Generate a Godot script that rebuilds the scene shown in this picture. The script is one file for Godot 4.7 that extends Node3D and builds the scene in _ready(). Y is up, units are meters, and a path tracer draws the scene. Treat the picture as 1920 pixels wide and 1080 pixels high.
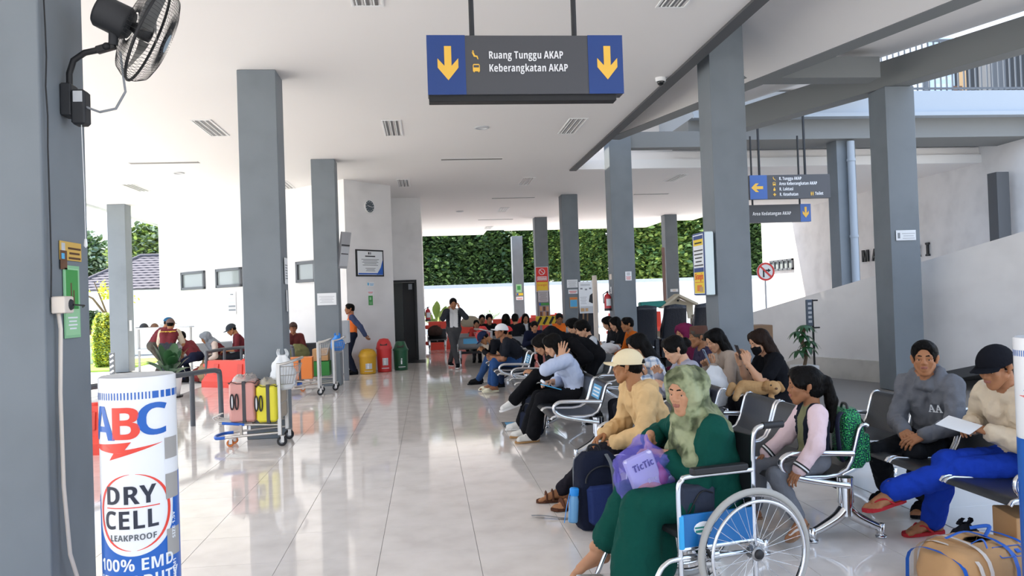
extends Node3D
# A bus-terminal waiting hall. Units are metres; the hall's long axis runs along -z, x is to the right.

var M := {}          # materials by key
var PROTO := {}      # cached mesh data for heads, hands, feet, hair
var rng := RandomNumberGenerator.new()
var fabric_bump: NoiseTexture2D
var fold_noise := FastNoiseLite.new()
var names := {}

func _ready() -> void:
	rng.seed = 7
	# ---- camera
	var cam := Camera3D.new()
	cam.name = "camera"
	cam.fov = 39.6
	cam.near = 0.05
	cam.far = 400.0
	cam.transform = Transform3D(Basis(Vector3(0.99390444, -0.03402386, 0.10486346), Vector3(0.03232794, 0.99931826, 0.01783057), Vector3(-0.10539864, -0.01433186, 0.99432677)).orthonormalized(), Vector3(0, 1.542, 0))
	add_child(cam)
	cam.current = true
	# ---- sky, exposure
	var we := WorldEnvironment.new()
	we.name = "world_environment"
	var env := Environment.new()
	env.background_mode = Environment.BG_SKY
	var sky := Sky.new()
	var sm := ProceduralSkyMaterial.new()
	sm.sky_top_color = Color(0.70, 0.80, 0.93)
	sm.sky_horizon_color = Color(0.95, 0.965, 0.99)
	sm.sky_energy_multiplier = 1.0
	sm.ground_bottom_color = Color(0.62, 0.62, 0.6)
	sm.ground_horizon_color = Color(0.85, 0.86, 0.86)
	sm.sun_angle_max = 20.0
	sky.sky_material = sm
	env.sky = sky
	env.tonemap_mode = Environment.TONE_MAPPER_LINEAR
	env.tonemap_exposure = 2.75
	env.sdfgi_enabled = true
	env.ssao_enabled = true
	env.ssil_enabled = true
	we.environment = env
	add_child(we)
	# ---- sun, high on the left and a little ahead of the camera
	var sun := DirectionalLight3D.new()
	sun.name = "sun"
	sun.light_energy = 1.5
	sun.light_color = Color(1.0, 0.96, 0.9)
	sun.light_angular_distance = 1.2
	sun.shadow_enabled = true
	add_child(sun)
	sun.look_at_from_position(Vector3(-4.6, 8.6, -2.6), Vector3.ZERO)

	make_materials()
	build_hall()
	build_outside()
	build_canopy()
	build_fittings()
	build_signs()
	build_left_things()
	build_seating()
	build_right_things()
	build_people()

# ------------------------------------------------------------------ geometry builder
class G:
	var v := PackedVector3Array()
	var n := PackedVector3Array()
	var uv := PackedVector2Array()
	var c := PackedColorArray()
	var ix := PackedInt32Array()
	var tint := Color.WHITE

	func vert(p: Vector3, nn: Vector3, t := Vector2.ZERO) -> int:
		v.append(p)
		n.append(nn)
		uv.append(t)
		c.append(tint)
		return v.size() - 1

	func tri(a: int, b: int, d: int) -> void:
		var f := (v[b] - v[a]).cross(v[d] - v[a])
		if f.dot(n[a] + n[b] + n[d]) > 0.0:
			ix.append_array([a, d, b])
		else:
			ix.append_array([a, b, d])

	func quad(a: int, b: int, d: int, e: int) -> void:
		tri(a, b, d)
		tri(a, d, e)

	func face(p: Array, nn := Vector3.ZERO) -> void:
		var m: Vector3 = nn
		if m == Vector3.ZERO:
			m = (p[1] - p[0]).cross(p[2] - p[0]).normalized()
		var k := []
		for i in p.size():
			k.append(vert(p[i], m, Vector2([0, 1, 1, 0][i % 4], [1, 1, 0, 0][i % 4])))
		for i in range(1, p.size() - 1):
			tri(k[0], k[i], k[i + 1])

	# a chamfered box
	func box(at: Vector3, size: Vector3, b := Basis.IDENTITY, bev := 0.004) -> void:
		var h := size / 2.0
		var e: float = minf(bev, minf(h.x, minf(h.y, h.z)) * 0.49)
		var id := {}
		for sx in [-1, 1]:
			for sy in [-1, 1]:
				for sz in [-1, 1]:
					var s := Vector3(sx, sy, sz)
					for ax in 3:
						var p := s * (h - Vector3(e, e, e))
						p[ax] = s[ax] * h[ax]
						var nn := Vector3.ZERO
						nn[ax] = s[ax]
						id[[sx, sy, sz, ax]] = vert(at + b * p, b * nn)
		for ax in 3:
			var u := (ax + 1) % 3
			var w := (ax + 2) % 3
			for s in [-1, 1]:
				var q := []
				for k in [[-1, -1], [1, -1], [1, 1], [-1, 1]]:
					var key := [0, 0, 0, ax]
					key[ax] = s
					key[u] = k[0]
					key[w] = k[1]
					q.append(id[key])
				quad(q[0], q[1], q[2], q[3])
			if e > 0.0:
				for s1 in [-1, 1]:
					for s2 in [-1, 1]:
						var q := []
						for k in [[-1, u], [1, u], [1, w], [-1, w]]:
							var key := [0, 0, 0, k[1]]
							key[ax] = k[0]
							key[u] = s1
							key[w] = s2
							q.append(id[key])
						quad(q[0], q[1], q[2], q[3])
		if e > 0.0:
			for sx in [-1, 1]:
				for sy in [-1, 1]:
					for sz in [-1, 1]:
						tri(id[[sx, sy, sz, 0]], id[[sx, sy, sz, 1]], id[[sx, sy, sz, 2]])

	# box between two corners
	func bx(a: Vector3, d: Vector3, bev := 0.004) -> void:
		box((a + d) / 2.0, (d - a).abs(), Basis.IDENTITY, bev)

	# a beam with a rectangular section from p to q
	func bar(p: Vector3, q: Vector3, w: float, h: float, bev := 0.003, up := Vector3.UP) -> void:
		var z := (q - p).normalized()
		var x := up.cross(z)
		if x.length() < 0.01:
			x = Vector3.RIGHT.cross(z)
		x = x.normalized()
		box((p + q) / 2.0, Vector3(w, h, p.distance_to(q)), Basis(x, z.cross(x), z), bev)

	func tube(p: Array, r, sides := 8, caps := true, flat := 1.0, up0 := Vector3.ZERO) -> void:
		var m := p.size()
		var up := up0
		var t0: Vector3 = (p[1] - p[0]).normalized()
		if up == Vector3.ZERO:
			up = Vector3.UP if absf(t0.y) < 0.9 else Vector3.RIGHT
		var first := v.size()
		for i in m:
			var a: Vector3 = p[maxi(i - 1, 0)]
			var b: Vector3 = p[mini(i + 1, m - 1)]
			var t := (b - a).normalized()
			var x := up.cross(t).normalized()
			up = t.cross(x).normalized()
			var rr: float = r[i] if r is Array else r
			for k in sides:
				var g := TAU * k / sides
				var d := x * cos(g) + up * sin(g) * flat
				vert(p[i] + d * rr, (x * cos(g) * flat + up * sin(g)).normalized(), Vector2(float(k) / sides, float(i) / m))
		for i in m - 1:
			for k in sides:
				var k2 := (k + 1) % sides
				quad(first + i * sides + k, first + i * sides + k2, first + (i + 1) * sides + k2, first + (i + 1) * sides + k)
		if caps:
			for e in [0, m - 1]:
				var nn: Vector3 = (p[0] - p[1]).normalized() if e == 0 else (p[m - 1] - p[m - 2]).normalized()
				var ce := vert(p[e], nn)
				var s := v.size()
				for k in sides:
					vert(v[first + e * sides + k], nn)
				for k in sides:
					tri(ce, s + k, s + (k + 1) % sides)

	# profile of (radius, height) pairs turned about the y axis of t
	func lathe(prof: Array, t: Transform3D, sides := 24, a0 := 0.0, a1 := TAU, sharp := false) -> void:
		var seg := sides
		var rows := []
		for i in prof.size():
			var q: Vector2 = prof[i]
			var pa: Vector2 = prof[maxi(i - 1, 0)]
			var pb: Vector2 = prof[mini(i + 1, prof.size() - 1)]
			var dn := []
			if sharp:
				if i > 0:
					dn.append(q - pa)
				if i < prof.size() - 1:
					dn.append(pb - q)
			else:
				dn.append(pb - pa)
			for d in dn:
				var nn := Vector2(d.y, -d.x).normalized()
				var row := []
				for k in seg + 1:
					var g := a0 + (a1 - a0) * k / seg
					row.append(vert(t * Vector3(q.x * cos(g), q.y, q.x * sin(g)), (t.basis * Vector3(nn.x * cos(g), nn.y, nn.x * sin(g))).normalized(), Vector2(float(k) / seg, float(i) / prof.size())))
				rows.append(row)
		var st := 2 if sharp else 1
		var i := 0
		while i < rows.size() - 1:
			for k in seg:
				quad(rows[i][k], rows[i][k + 1], rows[i + 1][k + 1], rows[i + 1][k])
			i += st
		
	func ball(at: Vector3, r: Vector3, b := Basis.IDENTITY, nu := 14, nv := 9, v0 := 0.0, v1 := 1.0) -> void:
		var rows := []
		for j in nv + 1:
			var th := PI * (v0 + (v1 - v0) * j / nv)
			var row := []
			for i in nu + 1:
				var ph := TAU * i / nu
				var d := Vector3(sin(th) * cos(ph), cos(th), sin(th) * sin(ph))
				row.append(vert(at + b * (d * r), (b * (d / r)).normalized(), Vector2(float(i) / nu, float(j) / nv)))
			rows.append(row)
		for j in nv:
			for i in nu:
				quad(rows[j][i], rows[j][i + 1], rows[j + 1][i + 1], rows[j + 1][i])

	# polygon in the xy plane of t, pushed back by depth along -z; the front faces +z
	func prism(poly: PackedVector2Array, depth: float, t := Transform3D.IDENTITY) -> void:
		var k := Geometry2D.triangulate_polygon(poly)
		var f := t.basis.z.normalized()
		var s := v.size()
		for p in poly:
			vert(t * Vector3(p.x, p.y, 0), f, p)
		var s2 := v.size()
		for p in poly:
			vert(t * Vector3(p.x, p.y, -depth), -f, p)
		var i := 0
		while i < k.size():
			tri(s + k[i], s + k[i + 1], s + k[i + 2])
			tri(s2 + k[i], s2 + k[i + 1], s2 + k[i + 2])
			i += 3
		var area := 0.0
		for j in poly.size():
			area += poly[j].cross(poly[(j + 1) % poly.size()])
		for j in poly.size():
			var a := poly[j]
			var b := poly[(j + 1) % poly.size()]
			var o := Vector2(b.y - a.y, a.x - b.x).normalized() * signf(area)
			var nn := (t.basis * Vector3(o.x, o.y, 0)).normalized()
			quad(vert(t * Vector3(a.x, a.y, 0), nn), vert(t * Vector3(b.x, b.y, 0), nn), vert(t * Vector3(b.x, b.y, -depth), nn), vert(t * Vector3(a.x, a.y, -depth), nn))

	# a plate following a profile of (z, y) points, width w along x
	func sheet(prof: Array, w: float, th: float, t := Transform3D.IDENTITY) -> void:
		var m := prof.size()
		var nr := []
		for i in m:
			var d: Vector2 = (prof[mini(i + 1, m - 1)] - prof[maxi(i - 1, 0)]).normalized()
			nr.append(Vector2(-d.y, d.x))
		for side in [0.5, -0.5]:
			var rows := []
			for i in m:
				var q: Vector2 = prof[i] + nr[i] * th * side
				var nn: Vector3 = (t.basis * Vector3(0, nr[i].y, nr[i].x) * signf(side)).normalized()
				rows.append([vert(t * Vector3(-w / 2, q.y, q.x), nn, Vector2(0, float(i) / m)), vert(t * Vector3(w / 2, q.y, q.x), nn, Vector2(1, float(i) / m))])
			for i in m - 1:
				quad(rows[i][0], rows[i][1], rows[i + 1][1], rows[i + 1][0])
		for sx in [-0.5, 0.5]:
			for i in m - 1:
				var q := []
				for z in [[i, 0.5], [i + 1, 0.5], [i + 1, -0.5], [i, -0.5]]:
					var e: Vector2 = prof[z[0]] + nr[z[0]] * th * z[1]
					q.append(t * Vector3(w * sx, e.y, e.x))
				face(q, t.basis.x.normalized() * signf(sx))
		for e in [0, m - 1]:
			var a: Vector2 = prof[e] + nr[e] * th * 0.5
			var b: Vector2 = prof[e] - nr[e] * th * 0.5
			face([t * Vector3(-w / 2, a.y, a.x), t * Vector3(w / 2, a.y, a.x), t * Vector3(w / 2, b.y, b.x), t * Vector3(-w / 2, b.y, b.x)])

	# a grid of points rows[j][i], smooth, both sides drawn
	func grid(rows: Array, closed := false) -> void:
		var h := rows.size()
		var w: int = rows[0].size()
		var first := v.size()
		for j in h:
			for i in w:
				var i0 := (i - 1 + w) % w if closed else maxi(i - 1, 0)
				var i1 := (i + 1) % w if closed else mini(i + 1, w - 1)
				var du: Vector3 = rows[j][i1] - rows[j][i0]
				var dv: Vector3 = rows[mini(j + 1, h - 1)][i] - rows[maxi(j - 1, 0)][i]
				vert(rows[j][i], du.cross(dv).normalized(), Vector2(float(i) / w, float(j) / h))
		for j in h - 1:
			for i in (w if closed else w - 1):
				var k := (i + 1) % w
				quad(first + j * w + i, first + j * w + k, first + (j + 1) * w + k, first + (j + 1) * w + i)

	func put(d: Dictionary, t: Transform3D) -> void:
		var s := v.size()
		var nb := t.basis.inverse().transposed()
		var pv: PackedVector3Array = d.v
		var pn: PackedVector3Array = d.n
		for i in pv.size():
			v.append(t * pv[i])
			n.append((nb * pn[i]).normalized())
			uv.append(Vector2.ZERO)
			c.append(tint)
		var pi: PackedInt32Array = d.ix
		var flip := t.basis.determinant() < 0.0
		var i := 0
		while i < pi.size():
			if flip:
				ix.append_array([s + pi[i], s + pi[i + 2], s + pi[i + 1]])
			else:
				ix.append_array([s + pi[i], s + pi[i + 1], s + pi[i + 2]])
			i += 3

	func data() -> Dictionary:
		return {"v": v, "n": n, "ix": ix}

	func mesh(m: ArrayMesh = null, mat: Material = null) -> ArrayMesh:
		var r := ArrayMesh.new() if m == null else m
		if v.is_empty():
			return r
		var a := []
		a.resize(Mesh.ARRAY_MAX)
		a[Mesh.ARRAY_VERTEX] = v
		a[Mesh.ARRAY_NORMAL] = n
		a[Mesh.ARRAY_TEX_UV] = uv
		a[Mesh.ARRAY_COLOR] = c
		a[Mesh.ARRAY_INDEX] = ix
		r.add_surface_from_arrays(Mesh.PRIMITIVE_TRIANGLES, a)
		if mat:
			r.surface_set_material(r.get_surface_count() - 1, mat)
		return r

# ------------------------------------------------------------------ nodes
func part(called: String, g: G, m: Material, parent: Node, label := "") -> MeshInstance3D:
	return inst(called, g.mesh(), m, parent, label)

func inst(called: String, mesh: Mesh, m: Material, parent: Node, label := "") -> MeshInstance3D:
	var o := MeshInstance3D.new()
	o.mesh = mesh
	if m:
		o.material_override = m
	o.name = numbered(called, parent)
	if label:
		o.set_meta("label", label)
	parent.add_child(o, true)
	return o

func numbered(called: String, parent: Node) -> String:
	var key := str(parent.get_instance_id()) + called
	var k: int = names.get(key, 0)
	names[key] = k + 1
	return called if k == 0 else "%s_%03d" % [called, k]

func thing(called: String, label: String, category: String, at := Vector3.ZERO, turn := 0.0, group := "") -> Node3D:
	var o := Node3D.new()
	o.name = numbered(called, self)
	add_child(o, true)
	o.position = at
	o.rotation.y = deg_to_rad(turn)
	tag(o, label, category, group)
	return o

func tag(o: Node, label: String, category: String, group := "", kind := "") -> Node:
	o.set_meta("label", label)
	o.set_meta("category", category)
	if group:
		o.set_meta("group", group)
	if kind:
		o.set_meta("kind", kind)
	return o

func struct(called: String, g: G, m: Material, label := "", category := "") -> MeshInstance3D:
	var o := part(called, g, m, self)
	o.set_meta("kind", "structure")
	if label:
		o.set_meta("label", label)
	if category:
		o.set_meta("category", category)
	return o

func copy(o: Node3D, at: Vector3, turn: float, label := "") -> Node3D:
	var base := String(o.name)
	var r: Node3D = o.duplicate()
	r.name = numbered(base.trim_suffix("_" + base.get_slice("_", base.get_slice_count("_") - 1)) if base.right(3).is_valid_int() else base, self)
	add_child(r, true)
	r.position = at
	r.rotation.y = deg_to_rad(turn)
	if label:
		r.set_meta("label", label)
	return r

func yb(deg: float) -> Basis:
	return Basis(Vector3.UP, deg_to_rad(deg))

# frame whose z axis is the outward normal nn (horizontal), y up, at p
func facing(p: Vector3, nn: Vector3) -> Transform3D:
	var z := nn.normalized()
	var x := Vector3.UP.cross(z).normalized()
	return Transform3D(Basis(x, z.cross(x), z), p)

# ------------------------------------------------------------------ lettering
func text_mesh(s: String, size: float, deep := 0.002, font := "Droid Sans", bold := true, spacing := 0.0) -> TextMesh:
	var t := TextMesh.new()
	var f := SystemFont.new()
	f.font_names = PackedStringArray([font])
	f.font_weight = 700 if bold else 400
	t.font = f
	t.text = s
	t.font_size = 64
	t.pixel_size = size / 46.0
	t.depth = deep
	t.curve_step = 2.0
	return t

# text whose capitals are size metres high, centred (or left-aligned) at p on the plane of t
func letters(s: String, size: float, t: Transform3D, m: Material, parent: Node, squeeze := 1.0, left := false, called := "lettering", font := "Droid Sans", bold := true) -> MeshInstance3D:
	var tm := text_mesh(s, size, 0.003, font, bold)
	tm.horizontal_alignment = HORIZONTAL_ALIGNMENT_LEFT if left else HORIZONTAL_ALIGNMENT_CENTER
	tm.vertical_alignment = VERTICAL_ALIGNMENT_CENTER
	var o := inst(called, tm, m, parent)
	o.transform = t * Transform3D(Basis.from_scale(Vector3(squeeze, 1, 1)), Vector3.ZERO)
	return o

func mesh_data(m: Mesh) -> Dictionary:
	var v := PackedVector3Array()
	var n := PackedVector3Array()
	var ix := PackedInt32Array()
	for s in m.get_surface_count():
		var a := m.surface_get_arrays(s)
		var o := v.size()
		v.append_array(a[Mesh.ARRAY_VERTEX])
		n.append_array(a[Mesh.ARRAY_NORMAL])
		if a[Mesh.ARRAY_INDEX] != null and a[Mesh.ARRAY_INDEX].size():
			for i in a[Mesh.ARRAY_INDEX]:
				ix.append(o + i)
		else:
			for i in a[Mesh.ARRAY_VERTEX].size():
				ix.append(o + i)
	return {"v": v, "n": n, "ix": ix}

# bend flat mesh data round a vertical cylinder: x runs round it from angle a0, y stays; each triangle is cut finer first
func bend(d: Dictionary, r: float, a0: float, at: Vector2, scale: Vector2, rot := 0.0) -> G:
	var g := G.new()
	var st := []
	var i := 0
	while i < d.ix.size():
		st.append([d.v[d.ix[i]], d.v[d.ix[i + 1]], d.v[d.ix[i + 2]], 0])
		i += 3
	while st.size():
		var q: Array = st.pop_back()
		if q[3] < 5:
			var e := [q[0].distance_to(q[1]) * scale.x, q[1].distance_to(q[2]) * scale.x, q[2].distance_to(q[0]) * scale.x]
			var k: int = 0 if e[0] >= e[1] and e[0] >= e[2] else (1 if e[1] >= e[2] else 2)
			if e[k] > 0.03:
				var a: Vector3 = q[k]
				var b: Vector3 = q[(k + 1) % 3]
				var c: Vector3 = q[(k + 2) % 3]
				var m := (a + b) / 2.0
				st.append([a, m, c, q[3] + 1])
				st.append([m, b, c, q[3] + 1])
				continue
		var id := []
		for p: Vector3 in q.slice(0, 3):
			var u := Vector2(p.x * scale.x, p.y * scale.y).rotated(rot) + at
			var an := a0 + u.x / r
			var nn := Vector3(sin(an), 0, cos(an))
			id.append(g.vert(nn * (r + 0.0015 + p.z * 0.2) + Vector3(0, u.y, 0), nn))
		g.tri(id[0], id[1], id[2])
	return g

# a printed sheet: rects are [x, y, w, h, material key] in fractions of the sheet from its lower left corner
func sheet_sign(o: Node3D, t: Transform3D, w: float, h: float, m: Material, rects := [], deep := 0.004, called := "panel") -> void:
	var g := G.new()
	g.box(Vector3(0, 0, 0), Vector3(w, h, deep), Basis.IDENTITY, 0.001)
	var p := part(called, g, m, o)
	p.transform = t
	var by := {}
	for r in rects:
		if not by.has(r[4]):
			by[r[4]] = G.new()
		by[r[4]].box(Vector3((r[0] + r[2] / 2 - 0.5) * w, (r[1] + r[3] / 2 - 0.5) * h, deep / 2 + 0.0006 * (1 + rects.find(r) * 0.12)), Vector3(r[2] * w, r[3] * h, 0.001), Basis.IDENTITY, 0.0)
	for k in by:
		var q := part("print", by[k], M[k], o)
		q.transform = t

func lines(x: float, y: float, w: float, h: float, count: int, key: String) -> Array:
	var r := []
	for i in count:
		var f: float = [1.0, 0.8, 0.92, 0.7, 0.88][i % 5]
		r.append([x + w * (1 - f) / 2, y + h * (count - 1 - i) / count, w * f, h / count * 0.42, key])
	return r

# ------------------------------------------------------------------ materials
func mat(key: String, col: Color, rough := 0.6, metal := 0.0, spec := 0.5) -> StandardMaterial3D:
	var m := StandardMaterial3D.new()
	m.albedo_color = col
	m.roughness = rough
	m.metallic = metal
	m.metallic_specular = spec
	M[key] = m
	return m

func hexm(key: String, h: String, rough := 0.6, metal := 0.0, spec := 0.5) -> StandardMaterial3D:
	return mat(key, Color(h), rough, metal, spec)

func noise_tex(freq: float, seed_: int, size := 256, normal := false, bump := 4.0, ramp: Gradient = null, type := FastNoiseLite.TYPE_SIMPLEX_SMOOTH, oct := 4) -> NoiseTexture2D:
	var n := FastNoiseLite.new()
	n.seed = seed_
	n.frequency = freq
	n.noise_type = type
	n.fractal_octaves = oct
	var t := NoiseTexture2D.new()
	t.width = size
	t.height = size
	t.seamless = true
	t.noise = n
	t.as_normal_map = normal
	t.bump_strength = bump
	if ramp:
		t.color_ramp = ramp
	return t

func ramp(cols: Array) -> Gradient:
	var g := Gradient.new()
	var o := PackedFloat32Array()
	var c := PackedColorArray()
	for e in cols:
		o.append(e[0])
		c.append(e[1])
	g.offsets = o
	g.colors = c
	return g

func bumpy(m: StandardMaterial3D, t: Texture2D, scale: Vector3, k := 0.5) -> StandardMaterial3D:
	m.normal_enabled = true
	m.normal_texture = t
	m.normal_scale = k
	m.uv1_triplanar = true
	m.uv1_scale = scale
	return m

func cloth(h: String, rough := 0.9) -> StandardMaterial3D:
	var key := "cloth" + h
	if M.has(key):
		return M[key]
	var m := hexm(key, h, rough, 0.0, 0.25)
	bumpy(m, fabric_bump, Vector3(5, 5, 5), 0.55)
	return m

func skin(h: String) -> StandardMaterial3D:
	var key := "skin" + h
	if M.has(key):
		return M[key]
	var m := hexm(key, h, 0.55, 0.0, 0.4)
	m.subsurf_scatter_enabled = true
	m.subsurf_scatter_strength = 0.05
	return m

func make_materials() -> void:
	fold_noise.seed = 11
	fold_noise.frequency = 1.0
	fold_noise.noise_type = FastNoiseLite.TYPE_SIMPLEX_SMOOTH
	fold_noise.fractal_octaves = 2
	fabric_bump = noise_tex(0.02, 3, 256, true, 6.0)
	var fine := noise_tex(0.05, 5, 256, true, 3.0)
	var mottled := noise_tex(0.012, 9, 256, false, 1.0, ramp([[0.0, Color(0.93, 0.93, 0.93)], [0.5, Color(0.98, 0.98, 0.98)], [1.0, Color(1, 1, 1)]]))
	# building
	var m := hexm("ceiling", "f3f0ee", 0.85)
	m = hexm("wall", "f4f2f1", 0.8)
	m.albedo_texture = mottled
	m.uv1_triplanar = true
	m.uv1_scale = Vector3(0.3, 0.3, 0.3)
	m = hexm("column", "7c848b", 0.6)
	m.albedo_texture = mottled
	m.uv1_triplanar = true
	m.uv1_scale = Vector3(0.4, 0.4, 0.4)
	m = hexm("beam", "7e8182", 0.7)
	hexm("edge_grey", "55575a", 0.7)
	hexm("balcony", "a6b0bb", 0.7)
	hexm("pink_soffit", "eadfd6", 0.8)
	m = hexm("tile", "f6eee8", 0.06, 0.0, 0.65)
	m.albedo_texture = noise_tex(0.008, 21, 512, false, 1.0, ramp([[0.0, Color(0.93, 0.925, 0.92)], [0.45, Color(0.97, 0.97, 0.965)], [1.0, Color(1, 1, 1)]]))
	m.uv1_triplanar = true
	m.uv1_world_triplanar = true
	m.uv1_scale = Vector3(0.7, 0.7, 0.7)
	hexm("tile_white", "e9eaec", 0.12)
	hexm("grout", "8d8782", 0.9)
	m = hexm("asphalt", "aaa69e", 0.95)
	m.albedo_texture = noise_tex(0.09, 31, 256, false, 1.0, ramp([[0.0, Color(0.75, 0.75, 0.75)], [1.0, Color(1, 1, 1)]]))
	m.uv1_triplanar = true
	m = hexm("concrete", "d8d5cf", 0.9)
	m.albedo_texture = mottled
	m.uv1_triplanar = true
	hexm("black", "17181b", 0.5)
	hexm("dark", "2a2c30", 0.6)
	hexm("white", "f2f2f2", 0.5)
	hexm("paper", "eef1f4", 0.7)
	hexm("grey", "8b8f94", 0.6)
	hexm("lightgrey", "c9ccd0", 0.5)
	hexm("recess", "8c8a88", 0.8)
	hexm("frame_grey", "5d6268", 0.5)
	m = hexm("window_glass", "9aa3a4", 0.08, 0.0, 0.6)
	hexm("darkglass", "1b1d1f", 0.1)
	# metals
	m = hexm("chrome", "d9dbde", 0.13, 1.0)
	m = hexm("steel", "c5c3c0", 0.3, 1.0)
	hexm("dullsteel", "9a9a9a", 0.45, 0.9)
	m = hexm("seat_steel", "3c3f44", 0.33, 0.75)
	var holes := Image.create(128, 128, true, Image.FORMAT_RGB8)
	holes.fill(Color(1, 1, 1))
	for cy in 8:
		for cx in 8:
			var ox := cx * 16 + 4 + (8 if cy % 2 else 0)
			for yy in 7:
				for xx in 7:
					if Vector2(xx - 3, yy - 3).length() < 3.4:
						holes.set_pixel((ox + xx) % 128, cy * 16 + 4 + yy, Color(0.16, 0.16, 0.17))
	holes.generate_mipmaps()
	m = hexm("seat_holes", "4a4d52", 0.35, 0.7)
	m.albedo_texture = ImageTexture.create_from_image(holes)
	m.uv1_scale = Vector3(5.5, 6.5, 1)
	hexm("seat_grey", "8f9296", 0.4, 0.5)
	# colours
	hexm("sign_grey", "4a4b50", 0.45)
	hexm("sign_blue", "1b3f82", 0.45)
	hexm("sign_yellow", "f2bf4a", 0.5)
	hexm("sign_white", "f0f0f2", 0.5)
	hexm("red", "e0352f", 0.5)
	hexm("barrier_red", "f0503f", 0.5)
	hexm("blue", "1f62c4", 0.4)
	hexm("lightblue", "58b4e4", 0.5)
	hexm("stickerblue", "5fb0df", 0.4)
	hexm("green", "3f9a4a", 0.5)
	hexm("palegreen", "9fd3a4", 0.6)
	hexm("yellow", "f4d53c", 0.5)
	hexm("orange", "e8833a", 0.6)
	hexm("brown", "6b4a34", 0.7)
	hexm("tan", "c9a275", 0.8)
	hexm("navy", "20263f", 0.8)
	hexm("teal", "2d8a80", 0.6)
	hexm("rubber", "2b2b2d", 0.8)
	hexm("tyre_grey", "a9a7a2", 0.7)
	hexm("eyewhite", "e8e4de", 0.3)
	hexm("iris", "20140f", 0.15)
	hexm("lip", "a9685e", 0.5)
	hexm("wood", "8a6d52", 0.7)
	# plants
	m = hexm("leaf", "56743f", 0.6)
	m.backlight_enabled = true
	m.backlight = Color(0.16, 0.2, 0.06)
	m = hexm("leaf_light", "8fa557", 0.6)
	m.backlight_enabled = true
	m.backlight = Color(0.25, 0.3, 0.1)
	m = hexm("leaf_dark", "3c5433", 0.6)
	m.backlight_enabled = true
	m.backlight = Color(0.08, 0.12, 0.04)
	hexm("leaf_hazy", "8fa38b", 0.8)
	m = hexm("leaf_yellow", "cfd24a", 0.6)
	m.backlight_enabled = true
	m.backlight = Color(0.5, 0.5, 0.1)
	hexm("leaf_pot", "2f5a33", 0.4)
	m = hexm("bark", "6f5d4a", 0.9)
	bumpy(m, fine, Vector3(3, 3, 3), 1.0)
	m = hexm("roof_tile", "5c5962", 0.8)
	hexm("grass", "93b54c", 0.9)
	m = hexm("leatherette", "2d3038", 0.3)
	bumpy(m, fabric_bump, Vector3(3, 3, 3), 0.8)
	m = hexm("carton", "c79c6d", 0.85)
	bumpy(m, fine, Vector3(2, 2, 2), 0.2)
	hexm("carton_print", "5a3d28", 0.85)
	for h in [["hair_black", "0e0c0b"], ["hair_brown", "241812"], ["hair_grey", "4a4640"]]:
		m = hexm(h[0], h[1], 0.5, 0.0, 0.22)
		var strands := noise_tex(0.03, 15, 256, true, 8.0)
		if M.has("strands"):
			strands = M.strands
		M.strands = strands
		bumpy(m, strands, Vector3(14, 1.6, 14), 1.0)

# ------------------------------------------------------------------ the hall
func column(x: float, z: float, top: float, label: String, w := 0.45, d := 0.45, m := "column") -> void:
	var g := G.new()
	g.bx(Vector3(x, 0, z - d), Vector3(x + w, top, z), 0.008)
	struct("column", g, M[m], label, "column")

func window_in(t: Transform3D, w: float, h: float, n: int, cols: int, kindglass := "window_glass") -> void:
	var o := Node3D.new()
	o.name = "window_%d" % n
	add_child(o, true)
	o.transform = t
	o.set_meta("kind", "structure")
	var g := G.new()
	var f := 0.07
	g.box(Vector3(0, h / 2 - f / 2, 0), Vector3(w, f, 0.09))
	g.box(Vector3(0, -h / 2 + f / 2, 0), Vector3(w, f, 0.09))
	for i in cols + 1:
		g.box(Vector3(-w / 2 + f / 2 + (w - f) * i / cols, 0, 0), Vector3(f, h, 0.09))
	part("window_frame", g, M.frame_grey, o)
	for i in cols:
		g = G.new()
		g.box(Vector3(-w / 2 + f / 2 + (w - f) * (i + 0.5) / cols, 0, -0.01), Vector3((w - f) / cols, h - f, 0.012), Basis.IDENTITY, 0.0)
		part("pane", g, M[kindglass], o)

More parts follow.
